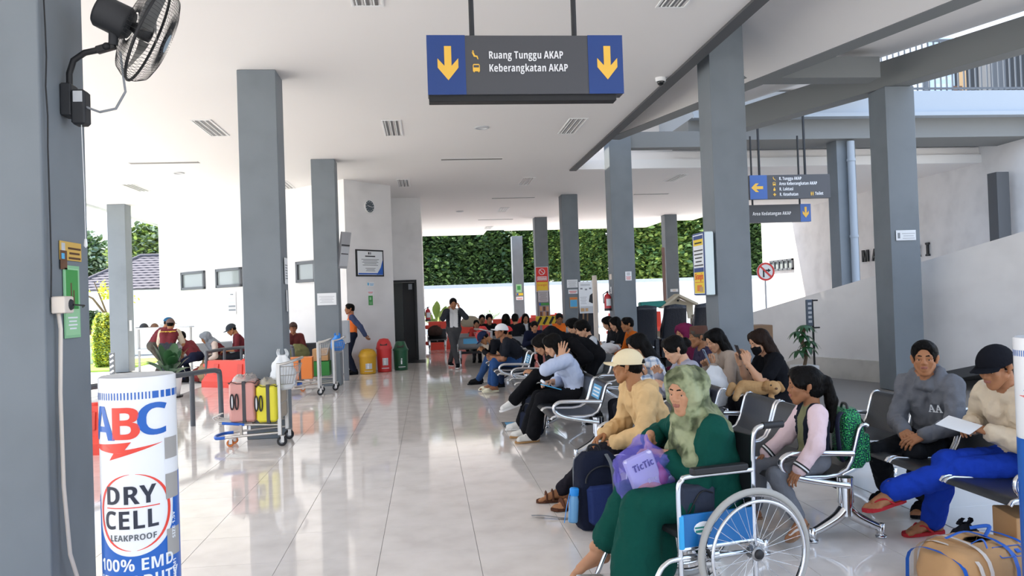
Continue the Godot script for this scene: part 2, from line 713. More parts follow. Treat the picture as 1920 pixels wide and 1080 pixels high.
func build_hall() -> void:
	# floor: base, tiles, white rim along the right edge
	var g := G.new()
	g.bx(Vector3(-4.6, -0.3, -36.2), Vector3(12.5, -0.006, 9.4), 0.0)
	var fl := struct("floor", g, M.grout)
	g = G.new()
	g.box(Vector3(0, -0.008, 0), Vector3(0.5975, 0.016, 0.5975), Basis.IDENTITY, 0.0012)
	var tile_mesh := g.mesh()
	var cells := []
	for i in range(-6, 28):
		for k in range(-9, 52):
			var p := Vector3(-0.64 + 0.6 * i, 0, -5.3 - 0.6 * k)
			if (p.x > 3.3 and p.z > -15.3) or p.z < -36.0 or p.x > 12.2:
				continue
			var q := p - Vector3(0, 1.542, 0)
			var dz := q.dot(Vector3(0.1054, 0.0143, -0.9943))
			var sx := q.dot(Vector3(0.9939, -0.034, 0.1049)) / maxf(dz, 0.1)
			var vis: bool = dz > 1.5 and absf(sx) < 0.68
			cells.append([p.length() + (0.0 if vis else 1000.0), p])
	cells.sort_custom(func(a, b): return a[0] < b[0])
	for i in 290:
		inst("tile", tile_mesh, M.tile, fl).position = cells[i][1]
	var mm := MultiMesh.new()
	mm.transform_format = MultiMesh.TRANSFORM_3D
	mm.mesh = tile_mesh
	mm.instance_count = cells.size() - 290
	for i in range(290, cells.size()):
		mm.set_instance_transform(i - 290, Transform3D(Basis.IDENTITY, cells[i][1]))
	var mi := MultiMeshInstance3D.new()
	mi.name = "far_tiles"
	mi.multimesh = mm
	mi.material_override = M.tile
	mi.set_meta("kind", "stuff")
	fl.add_child(mi, true)
	for k in 20:
		g = G.new()
		g.bx(Vector3(3.262, -0.016, -4.0 - 0.6 * (k - 3)), Vector3(4.198, 0.004, -4.597 - 0.6 * (k - 3)), 0.0015)
		part("rim_tile", g, M.tile_white, fl)
	# dark gutter and drive beyond the rim
	g = G.new()
	g.bx(Vector3(4.2, -0.3, -15.2), Vector3(4.75, -0.07, 9.4), 0.0)
	struct("trim_1", g, M.dark)
	# ceiling
	g = G.new()
	g.bx(Vector3(-8.5, 4.37, -32.3), Vector3(3.22, 4.75, 9.4), 0.0)
	g.bx(Vector3(-8.5, 4.37, -34.35), Vector3(2.48, 4.75, -32.3), 0.0)
	g.bx(Vector3(3.22, 4.371, -32.7), Vector3(9.2, 4.75, -17.5), 0.0)
	g.bx(Vector3(9.2, 4.371, -30.0), Vector3(10.3, 4.75, -17.5), 0.0)
	g.bx(Vector3(10.3, 4.371, -27.4), Vector3(13.2, 4.75, -17.5), 0.0)
	struct("ceiling", g, M.ceiling)
	g = G.new()
	g.bx(Vector3(3.22, 4.34, -17.45), Vector3(3.37, 4.72, 9.4), 0.0)
	struct("trim_2", g, M.edge_grey)
	g = G.new()
	g.bx(Vector3(3.4, 4.372, -17.5), Vector3(13.2, 4.57, -17.42), 0.0)
	struct("trim_3", g, M.white)
	g = G.new()
	g.bx(Vector3(3.4, 4.57, -17.9), Vector3(13.2, 5.57, -17.8), 0.0)
	struct("wall_upper", g, M.wall)
	# left roof edge with gutter
	g = G.new()
	g.tube([Vector3(-8.6, 4.36, 4.0), Vector3(-8.6, 4.36, -33.0)], 0.07, 10)
	struct("trim_4", g, M.lightgrey)
	# columns
	column(-2.07, -3.6, 4.37, "broad grey column in the left foreground carrying the black wall fan")
	column(-2.16, -9.7, 4.37, "tall grey column behind the pink and yellow suitcases")
	column(-2.15, -15.65, 4.37, "grey column beside the man in an orange vest with a screen on its side")
	column(-8.2, -21.7, 4.37, "pale sunlit grey column at the far left near the white rack")
	column(3.6, -9.65, 5.25, "big grey column carrying the yellow and white light box sign")
	column(3.69, -15.6, 4.75, "grey column carrying a red fire extinguisher on its left face")
	column(3.73, -21.6, 4.37, "grey column papered with a blue poster beside the massage chair board")
	column(3.78, -27.55, 4.37, "slim grey column with the red no smoking poster")
	column(3.6, -33.4, 4.2, "farthest slim grey column with a small green notice")
	column(8.45, -27.6, 4.37, "lone grey column behind the plastic playhouse")
	column(6.8, -11.1, 4.5, "grey column under the slanting beams with a small white notice", 0.46, 0.45)
	column(8.67, -16.0, 4.98, "grey column with a drain pipe on its front behind the ramp", 0.42, 0.42)
	column(12.5, -16.3, 3.98, "dark grey column rising behind the ramp wall at the right", 0.3, 0.3, "edge_grey")
	# left building: two oblique walls and the wall with the dark doorway
	var a := Vector3(-7.73, 0, -24.22)
	var b := Vector3(-1.79, 0, -18.22)
	var c := Vector3(-0.8, 0, -19.34)
	g = G.new()
	wall_prism(g, [Vector2(a.x, a.z), Vector2(b.x, b.z), Vector2(c.x, c.z), Vector2(-0.93, -21.65), Vector2(-1.3, -21.65), Vector2(-1.3, -23.0), Vector2(-3.0, -23.0), Vector2(-7.73, -27.0)], 0.0, 4.37)
	struct("wall_left", g, M.wall)
	g = G.new()
	g.bx(Vector3(-1.3, 2.16, -21.85), Vector3(-0.11, 4.37, -21.65), 0.0)
	g.bx(Vector3(-0.3, 0, -21.85), Vector3(-0.11, 2.16, -21.65), 0.0)
	g.bx(Vector3(-0.31, 0, -29.0), Vector3(-0.11, 4.37, -21.85), 0.0)
	g.bx(Vector3(-3.0, 0, -29.0), Vector3(-0.31, 4.37, -28.8), 0.0)
	struct("wall_corridor", g, M.wall)
	# doorway
	var d := Node3D.new()
	d.name = "door_1"
	d.set_meta("kind", "structure")
	add_child(d, true)
	g = G.new()
	g.bx(Vector3(-0.97, 2.1, -21.72), Vector3(-0.28, 2.16, -21.6))
	g.bx(Vector3(-0.34, 0, -21.72), Vector3(-0.28, 2.1, -21.6))
	part("door_frame", g, M.black, d)
	g = G.new()
	g.bx(Vector3(-0.95, 0.0, -21.9), Vector3(-0.66, 2.1, -21.85))
	part("door_leaf", g, mat("doorleaf", Color("3b3f3d"), 0.5), d, "dark grey green door leaf")
	g = G.new()
	g.bx(Vector3(-0.5, 1.9, -21.58), Vector3(-0.4, 2.05, -21.57))
	part("door_plate", g, M.grey, d)
	g = G.new()
	g.bx(Vector3(-0.66, 0, -21.95), Vector3(-0.33, 2.1, -21.9))
	part("dark_curtain", g, M.black, d)
	g = G.new()
	g.bx(Vector3(-0.95, 0, -21.6), Vector3(-0.1, 0.015, -20.7))
	tag(part("door_mat", g, M.black, self), "black door mat in front of the dark doorway", "mat")
	# windows of the oblique wall
	var nl := Vector3(-0.71, 0, 0.70)
	var ab := (b - a)
	for w in [[0.225, 1.22, 2.36, 0.5], [0.437, 1.2, 2.36, 0.5], [0.83, 0.75, 2.36, 0.5]]:
		var p: Vector3 = a + ab * w[0]
		window_in(facing(Vector3(p.x, w[2], p.z) + nl * 0.02, nl), w[1], w[3], [1, 2, 3][[0.225, 0.437, 0.83].find(w[0])], 1)

# a closed solid over a plan polygon
func wall_prism(g: G, poly: Array, y0: float, y1: float) -> void:
	var pl := PackedVector2Array(poly)
	g.prism(pl, y1 - y0, Transform3D(Basis(Vector3.RIGHT, Vector3(0, 0, 1), Vector3.UP), Vector3(0, y1, 0)))

# ------------------------------------------------------------------ outside
func leaf_cluster(n: int, spread: float, size: float, seed_: int, fold := 0.25) -> ArrayMesh:
	var r := RandomNumberGenerator.new()
	r.seed = seed_
	var g := G.new()
	for i in n:
		var p := Vector3(r.randfn(), r.randfn(), r.randfn()) * spread
		var b := Basis.from_euler(Vector3(r.randf_range(-0.9, 0.5), r.randf() * TAU, r.randf_range(-0.5, 0.5)))
		var s := size * r.randf_range(0.7, 1.3)
		var m := b * Vector3(0, 0, 1)
		var q := []
		for e in [[0, 0], [0.35, 0.3], [0.3, 0.7], [0, 1], [-0.3, 0.7], [-0.35, 0.3]]:
			q.append(p + b * Vector3(e[0] * s, absf(e[0]) * fold * s, e[1] * s))
		var up := b * Vector3.UP
		var id := []
		for e in q:
			id.append(g.vert(e, (up + m * 0.2).normalized()))
		g.quad(id[0], id[1], id[2], id[3])
		g.quad(id[0], id[3], id[4], id[5])
	return g.mesh()

func scatter(called: String, mesh: Mesh, m: Material, xf: Array, parent: Node) -> void:
	var mm := MultiMesh.new()
	mm.transform_format = MultiMesh.TRANSFORM_3D
	mm.mesh = mesh
	mm.instance_count = xf.size()
	for i in xf.size():
		mm.set_instance_transform(i, xf[i])
	var o := MultiMeshInstance3D.new()
	o.name = numbered(called, parent)
	o.multimesh = mm
	o.material_override = m
	o.set_meta("kind", "stuff")
	parent.add_child(o, true)

# crown: list of [offset, radii]; leaves sit on and in the blobs
func tree(label: String, at: Vector3, trunk_h: float, crown: Array, count: int, leaf: Mesh, mats: Array, kind := "tree", tr := 0.18) -> void:
	var t := thing(kind, label, "tree", at)
	var g := G.new()
	var top: Vector3 = Vector3(0.15, trunk_h, 0)
	g.tube([Vector3.ZERO, Vector3(0.08, trunk_h * 0.4, 0.05), top], [tr * 1.3, tr, tr * 0.7], 8)
	part("trunk", g, M.bark, t)
	g = G.new()
	for bl in crown:
		var e: Vector3 = bl[0]
		g.tube([top * 0.8, (top + e) * 0.5 + Vector3(0, 0.3, 0), e], [tr * 0.6, tr * 0.35, tr * 0.12], 6)
	part("branch", g, M.bark, t)
	var tot := 0.0
	for bl in crown:
		tot += bl[1].x * bl[1].y
	for mk in mats.size():
		var xf := []
		for bl in crown:
			var k := int(count * bl[1].x * bl[1].y / tot / mats.size())
			for i in k:
				var d := Vector3(rng.randfn(), rng.randfn(), rng.randfn()).normalized()
				var rr := pow(rng.randf(), 0.25)
				# lumps, so that the crown is not a smooth ball
				rr *= 0.82 + 0.3 * fold_noise.get_noise_3dv(d * 2.2 + at)
				var p: Vector3 = bl[0] + d * bl[1] * rr
				var b := Basis.from_euler(Vector3(rng.randf_range(-0.4, 0.4), rng.randf() * TAU, rng.randf_range(-0.4, 0.4))) * rng.randf_range(0.7, 1.3)
				xf.append(Transform3D(b, p))
		scatter("foliage", leaf, M[mats[mk]], xf, t)

func build_outside() -> void:
	var g := G.new()
	g.bx(Vector3(-60, -0.5, -80), Vector3(-4.6, -0.02, 40), 0.0)
	g.bx(Vector3(-4.6, -0.5, -80), Vector3(12.5, -0.03, -36.2), 0.0)
	g.bx(Vector3(12.5, -0.5, -80), Vector3(60, -0.03, -17.0), 0.0)
	g.bx(Vector3(-4.6, -0.5, 9.4), Vector3(60, -0.03, 40), 0.0)
	g.bx(Vector3(4.75, -0.5, -6.8), Vector3(60, -0.07, 9.4), 0.0)
	struct("ground", g, M.concrete, "pale concrete ground outside the hall", "ground")
	g = G.new()
	g.bx(Vector3(4.75, -0.5, -17.0), Vector3(60, -0.08, -6.8), 0.0)
	struct("driveway", g, M.asphalt, "grey asphalt drive along the right side of the hall", "driveway")
	g = G.new()
	for k in 6:
		g.bx(Vector3(9.35 - 0.14 * k, -0.08, -13.4 + 1.0 * k), Vector3(9.5 - 0.14 * k, 0.02, -12.42 + 1.0 * k), 0.01)
	tag(part("kerb", g, M.white, self), "white painted kerb on the drive behind the man in the grey hoodie", "kerb")
	# boundary wall at the back
	g = G.new()
	g.bx(Vector3(-6, -0.1, -40.2), Vector3(17.4, 2.2, -40), 0.0)
	struct("wall_back", g, M.wall)
	g = G.new()
	g.bx(Vector3(-6, 2.2, -40.28), Vector3(17.4, 2.36, -39.92), 0.01)
	struct("trim_5", g, M.balcony)
	# trees behind it
	var l1 := leaf_cluster(9, 0.16, 0.2, 1)
	var l2 := leaf_cluster(9, 0.2, 0.3, 2)
	var l3 := leaf_cluster(12, 0.13, 0.16, 3)
	tree("broad dark green tree behind the white boundary wall, left of the far columns", Vector3(1.0, 0, -45), 3.6, [[Vector3(-1.6, 4.4, 0), Vector3(2.0, 1.9, 1.8)], [Vector3(1.2, 5.0, 0.5), Vector3(2.2, 2.2, 1.8)], [Vector3(0, 3.4, 0.8), Vector3(2.6, 1.5, 1.4)], [Vector3(2.2, 3.2, 0), Vector3(2.0, 1.7, 1.6)]], 6000, l1, ["leaf_dark", "leaf"], "tree", 0.22)
	tree("dark tree crown behind the slim column with the green notice", Vector3(5.4, 0, -46), 3.4, [[Vector3(0, 4.2, 0), Vector3(2.2, 2.4, 1.8)], [Vector3(-0.6, 3.0, 0.6), Vector3(2.0, 1.6, 1.5)]], 3500, l1, ["leaf_dark", "leaf_dark", "leaf"], "tree", 0.2)
	tree("tall tree hung with bright green creeper between the two far columns", Vector3(9.0, 0, -44), 4.4, [[Vector3(0, 3.6, 0), Vector3(1.3, 2.9, 1.2)], [Vector3(-0.9, 2.8, 0.3), Vector3(1.1, 2.3, 1.0)], [Vector3(-2.0, 4.2, -0.5), Vector3(1.4, 2.0, 1.2)]], 7000, l3, ["leaf", "leaf_light", "leaf"], "tree", 0.25)
	tree("light green tree with a pale bare trunk right of the extinguisher column", Vector3(12.4, 0, -43), 5.2, [[Vector3(-0.6, 5.2, 0), Vector3(1.8, 1.7, 1.4)], [Vector3(0.2, 2.9, 0.8), Vector3(1.7, 1.4, 1.2)], [Vector3(1.4, 4.2, -0.8), Vector3(1.7, 2.1, 1.2)]], 5000, l2, ["leaf_light", "leaf"], "tree", 0.14)
	tree("sunlit broad-leaved tree behind the lone column and the playhouse", Vector3(15.2, 0, -43.5), 4.6, [[Vector3(0, 4.6, 0), Vector3(2.1, 1.9, 1.6)], [Vector3(-1.2, 3.2, 0.4), Vector3(1.6, 1.5, 1.4)], [Vector3(1.0, 2.6, 0.6), Vector3(1.4, 1.2, 1.2)]], 5000, l2, ["leaf", "leaf_light"], "tree", 0.16)
	tree("grey green tree seen past the right edge of the light box column", Vector3(17.9, 0, -41.5), 3.4, [[Vector3(0, 4.3, 0), Vector3(1.5, 2.2, 1.3)], [Vector3(-0.2, 2.8, 0.3), Vector3(1.1, 1.2, 1.0)]], 4000, l1, ["leaf_dark", "leaf"], "tree", 0.16)
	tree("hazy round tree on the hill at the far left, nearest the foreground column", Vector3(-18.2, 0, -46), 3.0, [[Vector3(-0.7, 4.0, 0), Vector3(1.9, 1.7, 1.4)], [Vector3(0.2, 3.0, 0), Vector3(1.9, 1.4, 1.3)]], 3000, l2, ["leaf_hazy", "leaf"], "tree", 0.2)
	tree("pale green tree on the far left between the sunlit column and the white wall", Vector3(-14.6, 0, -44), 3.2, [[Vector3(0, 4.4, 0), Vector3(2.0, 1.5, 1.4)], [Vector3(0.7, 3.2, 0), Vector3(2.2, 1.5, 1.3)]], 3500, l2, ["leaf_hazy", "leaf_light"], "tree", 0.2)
	# house with a tiled roof
	var h := thing("house", "low white house with a grey tiled roof outside at the far left", "house", Vector3(-11, 0, -30))
	g = G.new()
	g.bx(Vector3(-1.5, 0, -6), Vector3(7.5, 2.1, -0.2), 0.0)
	part("house_wall", g, M.white, h)
	g = G.new()
	g.bx(Vector3(-1.9, 2.08, -0.5), Vector3(7.8, 2.36, -0.02), 0.02)
	part("gutter", g, M.lightgrey, h)
	for k in 13:
		# each course of tiles is a strip lapped over the one below, with a scalloped lower edge
		g = G.new()
		var y0 := 2.38 + 0.105 * k
		var z0 := -0.0 - 0.24 * k
		var x0 := -1.75 + 0.115 * k
		var rows := [[], []]
		var x := x0
		while x < 7.8:
			var wob := 0.007 * cos((x - x0) / 0.3 * TAU)
			rows[0].append(Vector3(x, y0 + 0.03 + wob, z0 + 0.03))
			rows[1].append(Vector3(x, y0 + 0.115 + wob, z0 - 0.25))
			x += 0.05
		g.grid(rows)
		var rb := []
		for p in rows[0]:
			rb.append(p - Vector3(0, 0.035, 0))
		g.grid([rb, rows[0]])
		part("roof_course", g, M.roof_tile, h)
	g = G.new()
	g.tube([Vector3(-1.9, 2.42, -0.05), Vector3(-0.25, 3.77, -3.1), Vector3(7.8, 3.77, -3.1)], 0.08, 8)
	g.face([Vector3(-0.25, 3.73, -3.1), Vector3(7.8, 3.73, -3.1), Vector3(7.8, 2.3, -6.2), Vector3(-1.9, 2.3, -6.2)])
	g.face([Vector3(-0.25, 3.73, -3.1), Vector3(-1.9, 2.35, 0), Vector3(-1.9, 2.3, -6.2)])
	part("ridge", g, M.roof_tile, h)
	# garden: grass, clipped bush, potted tree on a plinth
	g = G.new()
	g.bx(Vector3(-12.5, -0.02, -27.5), Vector3(-8.3, 0.03, -22.4), 0.01)
	var lawn := part("lawn", g, M.grass, self)
	tag(lawn, "strip of sunlit grass outside behind the pale left column", "grass", "", "stuff")
	var bush := thing("bush", "tall clipped yellow green bush beside the pale left column", "bush", Vector3(-9.15, 0, -23.9))
	g = G.new()
	g.tube([Vector3.ZERO, Vector3(0.02, 1.0, 0)], [0.04, 0.02], 6)
	part("stem", g, M.bark, bush)
	var xf := []
	var l4 := leaf_cluster(10, 0.05, 0.07, 6)
	for mk in 2:
		xf = []
		for i in 900:
			var y := rng.randf_range(0.1, 1.5)
			var rr := 0.33 * sqrt(clampf(1.0 - pow((y - 0.7) / 0.85, 4), 0.05, 1)) * sqrt(rng.randf())
			var an := rng.randf() * TAU
			xf.append(Transform3D(Basis.from_euler(Vector3(rng.randf(), an, 0)), Vector3(cos(an) * rr, y, sin(an) * rr)))
		scatter("foliage", l4, M[["leaf_yellow", "leaf_light"][mk]], xf, bush)
	var pt := thing("potted_tree", "small dark potted tree on a plinth outside at the far left", "potted plant", Vector3(-10.35, 0, -25.8))
	g = G.new()
	g.bx(Vector3(-0.4, 0, -0.4), Vector3(0.4, 0.3, 0.4))
	g.bx(Vector3(-0.16, 0.3, -0.16), Vector3(0.16, 0.55, 0.16))
	part("plinth", g, M.concrete, pt)
	g = G.new()
	g.lathe([Vector2(0.0, 0.55), Vector2(0.17, 0.56), Vector2(0.25, 0.78), Vector2(0.27, 0.9), Vector2(0.24, 0.9), Vector2(0.0, 0.86)], Transform3D.IDENTITY, 16)
	part("pot", g, M.concrete, pt)
	g = G.new()
	g.tube([Vector3(0, 0.85, 0), Vector3(0.05, 1.1, 0.02), Vector3(-0.02, 1.3, 0)], [0.05, 0.035, 0.02], 6)
	part("stem", g, M.bark, pt)
	xf = []
	for i in 500:
		var d := Vector3(rng.randfn(), rng.randfn(), rng.randfn()).normalized() * pow(rng.randf(), 0.4)
		xf.append(Transform3D(Basis.from_euler(Vector3(rng.randf(), rng.randf() * TAU, 0)), Vector3(0, 1.35, 0) + d * Vector3(0.5, 0.28, 0.4)))
	scatter("foliage", l4, M.leaf_dark, xf, pt)
	var fr := thing("frangipani", "bare branched young tree with a few yellow leaves outside at the far left", "tree", Vector3(-9.6, 0, -25.5))
	g = G.new()
	g.tube([Vector3(0, 0, 0), Vector3(0, 1.3, 0), Vector3(-0.5, 2.0, 0), Vector3(-1.0, 2.3, 0)], [0.05, 0.045, 0.03, 0.015], 6)
	g.tube([Vector3(0, 1.2, 0), Vector3(-0.2, 1.9, 0.1), Vector3(-0.45, 2.5, 0)], [0.035, 0.025, 0.012], 6)
	g.tube([Vector3(0, 1.2, 0), Vector3(0.15, 1.8, 0), Vector3(0.25, 2.2, 0)], [0.035, 0.02, 0.012], 6)
	part("trunk", g, M.bark, fr)
	xf = []
	for tip in [Vector3(0.25, 2.1, 0), Vector3(0.05, 2.2, 0.1), Vector3(-1.0, 2.2, 0)]:
		for i in 14:
			xf.append(Transform3D(Basis.from_euler(Vector3(rng.randf(), rng.randf() * TAU, 0)) * 1.4, tip + Vector3(rng.randfn(), rng.randfn(), rng.randfn()) * 0.13))
	scatter("foliage", l4, M.leaf_yellow, xf, fr)
	# right building with raised letters
	g = G.new()
	g.bx(Vector3(13.0, -0.1, -29.9), Vector3(13.3, 5.07, -15.6), 0.0)
	g.bx(Vector3(13.3, -0.1, -29.9), Vector3(26, 5.07, -29.6), 0.0)
	struct("wall_right", g, M.wall)
	window_in(facing(Vector3(12.98, 2.47, -28.2), Vector3.LEFT), 1.9, 0.4, 4, 5)
	var lt := thing("wall_lettering", "black raised capital letters on the white wall behind the ramp", "lettering", Vector3(12.99, 0, 0))
	for k in [[-22.5, "M"], [-21.98, "A"], [-21.42, "N"], [-20.87, "D"], [-20.42, "I"], [-19.97, "R"], [-19.52, "I"]]:
		letters(k[1], 0.35, Transform3D(facing(Vector3.ZERO, Vector3.LEFT).basis * Basis.from_scale(Vector3(1, 1, 14)), Vector3(-0.03, 2.47, k[0])), M.black, lt, 0.95, false, "letter")
	# no right turn sign on a post
	var s := thing("road_sign", "round red and white no right turn sign on a thin post", "sign", Vector3(8.75, -0.08, -20))
	g = G.new()
	g.tube([Vector3.ZERO, Vector3(0, 2.35, 0)], 0.025, 8)
	part("post", g, M.lightgrey, s)
	g = G.new()
	g.lathe([Vector2(0, 0.02), Vector2(0.24, 0.02), Vector2(0.24, 0)], facing_up(Vector3(0, 2.12, 0.03)), 28, 0, TAU, true)
	part("disc", g, M.white, s)
	g = G.new()
	g.lathe([Vector2(0.19, 0.022), Vector2(0.19, 0.028), Vector2(0.235, 0.028), Vector2(0.235, 0.02)], facing_up(Vector3(0, 2.12, 0.03)), 28, 0, TAU, true)
	g.box(Vector3(0, 2.12, 0.056), Vector3(0.045, 0.4, 0.006), Basis(Vector3(0, 0, 1), deg_to_rad(45)), 0.0)
	part("prohibition_ring", g, M.red, s)
	g = G.new()
	g.box(Vector3(-0.06, 2.07, 0.053), Vector3(0.04, 0.19, 0.004), Basis.IDENTITY, 0.0)
	g.box(Vector3(0.0, 2.15, 0.053), Vector3(0.14, 0.04, 0.004), Basis.IDENTITY, 0.0)
	g.prism(PackedVector2Array([Vector2(0.06, 2.1), Vector2(0.14, 2.15), Vector2(0.06, 2.2)]), 0.004, Transform3D(Basis.IDENTITY, Vector3(0, 0, 0.055)))
	part("arrow", g, M.black, s)

func facing_up(p: Vector3) -> Transform3D:   # lathe axis along +z
	return Transform3D(Basis(Vector3.RIGHT, Vector3(0, 0, 1), Vector3(0, -1, 0)), p)

# ------------------------------------------------------------------ canopy, ramp, balcony on the right
func build_canopy() -> void:
	# first beam: white outer face, grey soffit
	var p1 := Vector3(3.42, 0, -14.75)
	var p2 := Vector3(6.66, 0, -4.0)
	var g := G.new()
	var dir := (p2 - p1).normalized()
	var side := Vector3(-dir.z, 0, dir.x)
	if side.x < 0:
		side = -side
	var frows := [[], []]
	for i in 9:
		var q := p1.lerp(p2, i / 8.0)
		frows[0].append(q + Vector3(0, 4.5, 0))
		frows[1].append(Vector3(3.3, 5.5, q.z))
	g.grid(frows)
	struct("fascia", g, M.ceiling, "sloping white soffit rising from the slanting beam to the hall roof", "soffit")
	g = G.new()
	g.bar(p1 + side * 0.17 + Vector3(0, 4.68, 0), p2 + side * 0.17 + Vector3(0, 4.68, 0), 0.29, 0.36, 0.0)
	struct("beam", g, M.beam, "slanting grey beam with the white fascia, nearer the hall", "beam")
	var q1 := Vector3(5.6, 0, -14.4)
	var q2 := Vector3(8.9, 0, -6.0)
	g = G.new()
	g.bar(q1 + Vector3(0.15, 4.7, 0), q2 + Vector3(0.15, 4.7, 0), 0.3, 0.4, 0.0)
	struct("beam", g, M.beam, "slanting grey beam resting on the column with the small white notice", "beam")
	g = G.new()
	g.bar(Vector3(4.5, 4.69, -10.95), Vector3(6.55, 4.69, -10.95), 0.34, 0.3, 0.0)
	struct("beam", g, M.beam, "short dark cross beam between the two slanting beams", "beam")
	g = G.new()
	g.bar(Vector3(3.7, 4.66, -15.8), Vector3(6.0, 4.66, -15.8), 0.3, 0.32, 0.0)
	struct("beam", g, M.beam, "far cross beam behind the light box column", "beam")
	# white slab between the beams
	g = G.new()
	wall_prism(g, [Vector2(p1.x, p1.z), Vector2(p2.x, p2.z), Vector2(q2.x, q2.z), Vector2(q1.x, q1.z)], 4.96, 5.1)
	struct("ceiling_slab", g, M.ceiling, "white slab between the slanting beams", "ceiling")
	# roof between the hall and the first beam
	g = G.new()
	wall_prism(g, [Vector2(3.1, p1.z), Vector2(3.1, p2.z), Vector2(p2.x, p2.z), Vector2(p1.x, p1.z)], 5.62, 5.8)
	g.bx(Vector3(3.1, 4.7, p1.z), Vector3(3.22, 5.62, p2.z), 0.0)
	wall_prism(g, [Vector2(3.1, -17.9), Vector2(3.1, p1.z), Vector2(9.0, p1.z), Vector2(9.0, -17.9)], 5.62, 5.8)
	struct("upper_soffit", g, M.ceiling, "roof slab above the dark ceiling border", "roof")
	# balcony
	g = G.new()
	g.bx(Vector3(5.4, 5.07, -17.4), Vector3(22, 5.57, -15.5), 0.0)
	g.bx(Vector3(5.4, 5.2, -24.2), Vector3(22, 5.57, -17.4), 0.0)
	struct("balcony", g, M.balcony, "pale blue grey edge of the upper walkway at the top right", "balcony")
	g = G.new()
	g.bx(Vector3(5.4, 5.04, -15.5), Vector3(22, 5.12, -15.42), 0.0)
	struct("trim_6", g, M.balcony)
	g = G.new()
	g.bx(Vector3(5.4, 4.66, -16.9), Vector3(22, 5.07, -15.8), 0.0)
	struct("beam", g, M.beam, "long grey beam under the upper walkway", "beam")
	var rl := thing("railing", "dark railing with upright bars on the upper walkway", "railing", Vector3(9.5, 5.57, -15.6))
	g = G.new()
	g.bx(Vector3(-0.5, 0.05, -0.02), Vector3(5.6, 0.09, 0.02), 0.0)
	g.bx(Vector3(-0.5, 1.05, -0.025), Vector3(5.6, 1.1, 0.025), 0.0)
	part("rail", g, M.frame_grey, rl)
	for k in 38:
		g = G.new()
		g.bx(Vector3(-0.4 + 0.13 * k, 0.0, -0.012), Vector3(-0.374 + 0.13 * k, 1.06, 0.012), 0.0)
		part("baluster", g, M.frame_grey, rl)
	g = G.new()
	g.bx(Vector3(5.4, 5.57, -21.2), Vector3(22, 9.0, -21.0), 0.0)
	struct("wall_balcony", g, M.wall)
	window_in(facing(Vector3(15.6, 7.3, -20.9), Vector3(0, 0, 1)), 3.2, 1.6, 5, 3, "darkglass")
	g = G.new()
	g.bx(Vector3(14.3, 5.57, -19.9), Vector3(16.6, 6.1, -19.4), 0.02)
	tag(part("red_bench", g, mat("dullred", Color("8c3a2e"), 0.7), self), "dull red bench behind the upper railing", "bench")
	var st := thing("standing_banner", "pale blue and striped standing banner behind the upper railing", "banner", Vector3(12.0, 5.57, -17.0))
	sheet_sign(st, Transform3D(Basis.IDENTITY, Vector3(-0.2, 0.8, 0)), 0.62, 1.6, mat("bannerblue", Color("b9cbe0"), 0.7), lines(0.1, 0.1, 0.8, 0.6, 6, "lightgrey"))
	sheet_sign(st, Transform3D(Basis.IDENTITY, Vector3(0.25, 0.8, 0.05)), 0.22, 1.6, M.tan, [[0, 0.1, 1, 0.2, "brown"], [0, 0.5, 1, 0.2, "brown"]])
	g = G.new()
	g.bx(Vector3(13.45, 5.57, -18.0), Vector3(13.85, 7.6, -17.6), 0.0)
	struct("column", g, M.edge_grey, "dark post behind the upper railing", "column")
	# ramp parapet, rising towards the right
	g = G.new()
	var ru := Vector3(0.3, 0, 0.954)
	var o := Vector3(6.7, 0, -14.15)
	var rows := []
	var poly := PackedVector2Array([Vector2(-4, -0.05), Vector2(1.9, -0.05), Vector2(9, 1.68), Vector2(9, 3.15), Vector2(-4, 0.55)])
	var rt := Transform3D(Basis(ru, Vector3.UP, ru.cross(Vector3.UP)), o)
	g.prism(poly, 0.18, rt)
	struct("ramp_wall", g, M.wall, "sloping white ramp wall rising to the right behind the seats", "wall")
	g = G.new()
	g.prism(PackedVector2Array([Vector2(1.9, -0.04), Vector2(9, 1.69), Vector2(9, 1.55), Vector2(2.4, -0.06)]), 2.4, rt.translated_local(Vector3(0, 0, 0.02)))
	struct("ramp_slab", g, M.edge_grey, "dark grey underside edge of the ramp", "ramp")
	g = G.new()
	g.prism(PackedVector2Array([Vector2(-1.0, -0.05), Vector2(2.2, -0.05), Vector2(2.2, 0.34), Vector2(0.3, 0.34)]), 0.2, rt.translated_local(Vector3(0, 0, 0.06)))
	struct("ramp_footing", g, M.concrete, "stained pale footing under the start of the ramp wall", "footing")
	# drain pipe
	var dp := thing("drain_pipe", "grey drain pipe running down the front of the column behind the ramp", "pipe", Vector3(8.93, 0, -15.9))
	g = G.new()
	g.tube([Vector3(0.0, 4.62, 0.0), Vector3(0, 4.3, 0), Vector3(0, 0.4, 0)], 0.075, 12)
	part("pipe", g, M.balcony, dp)
	for y in [2.6, 4.2]:
		g = G.new()
		g.lathe([Vector2(0.075, y), Vector2(0.09, y), Vector2(0.09, y + 0.05), Vector2(0.075, y + 0.05)], Transform3D.IDENTITY, 12, 0, TAU, true)
		part("collar", g, M.balcony, dp)

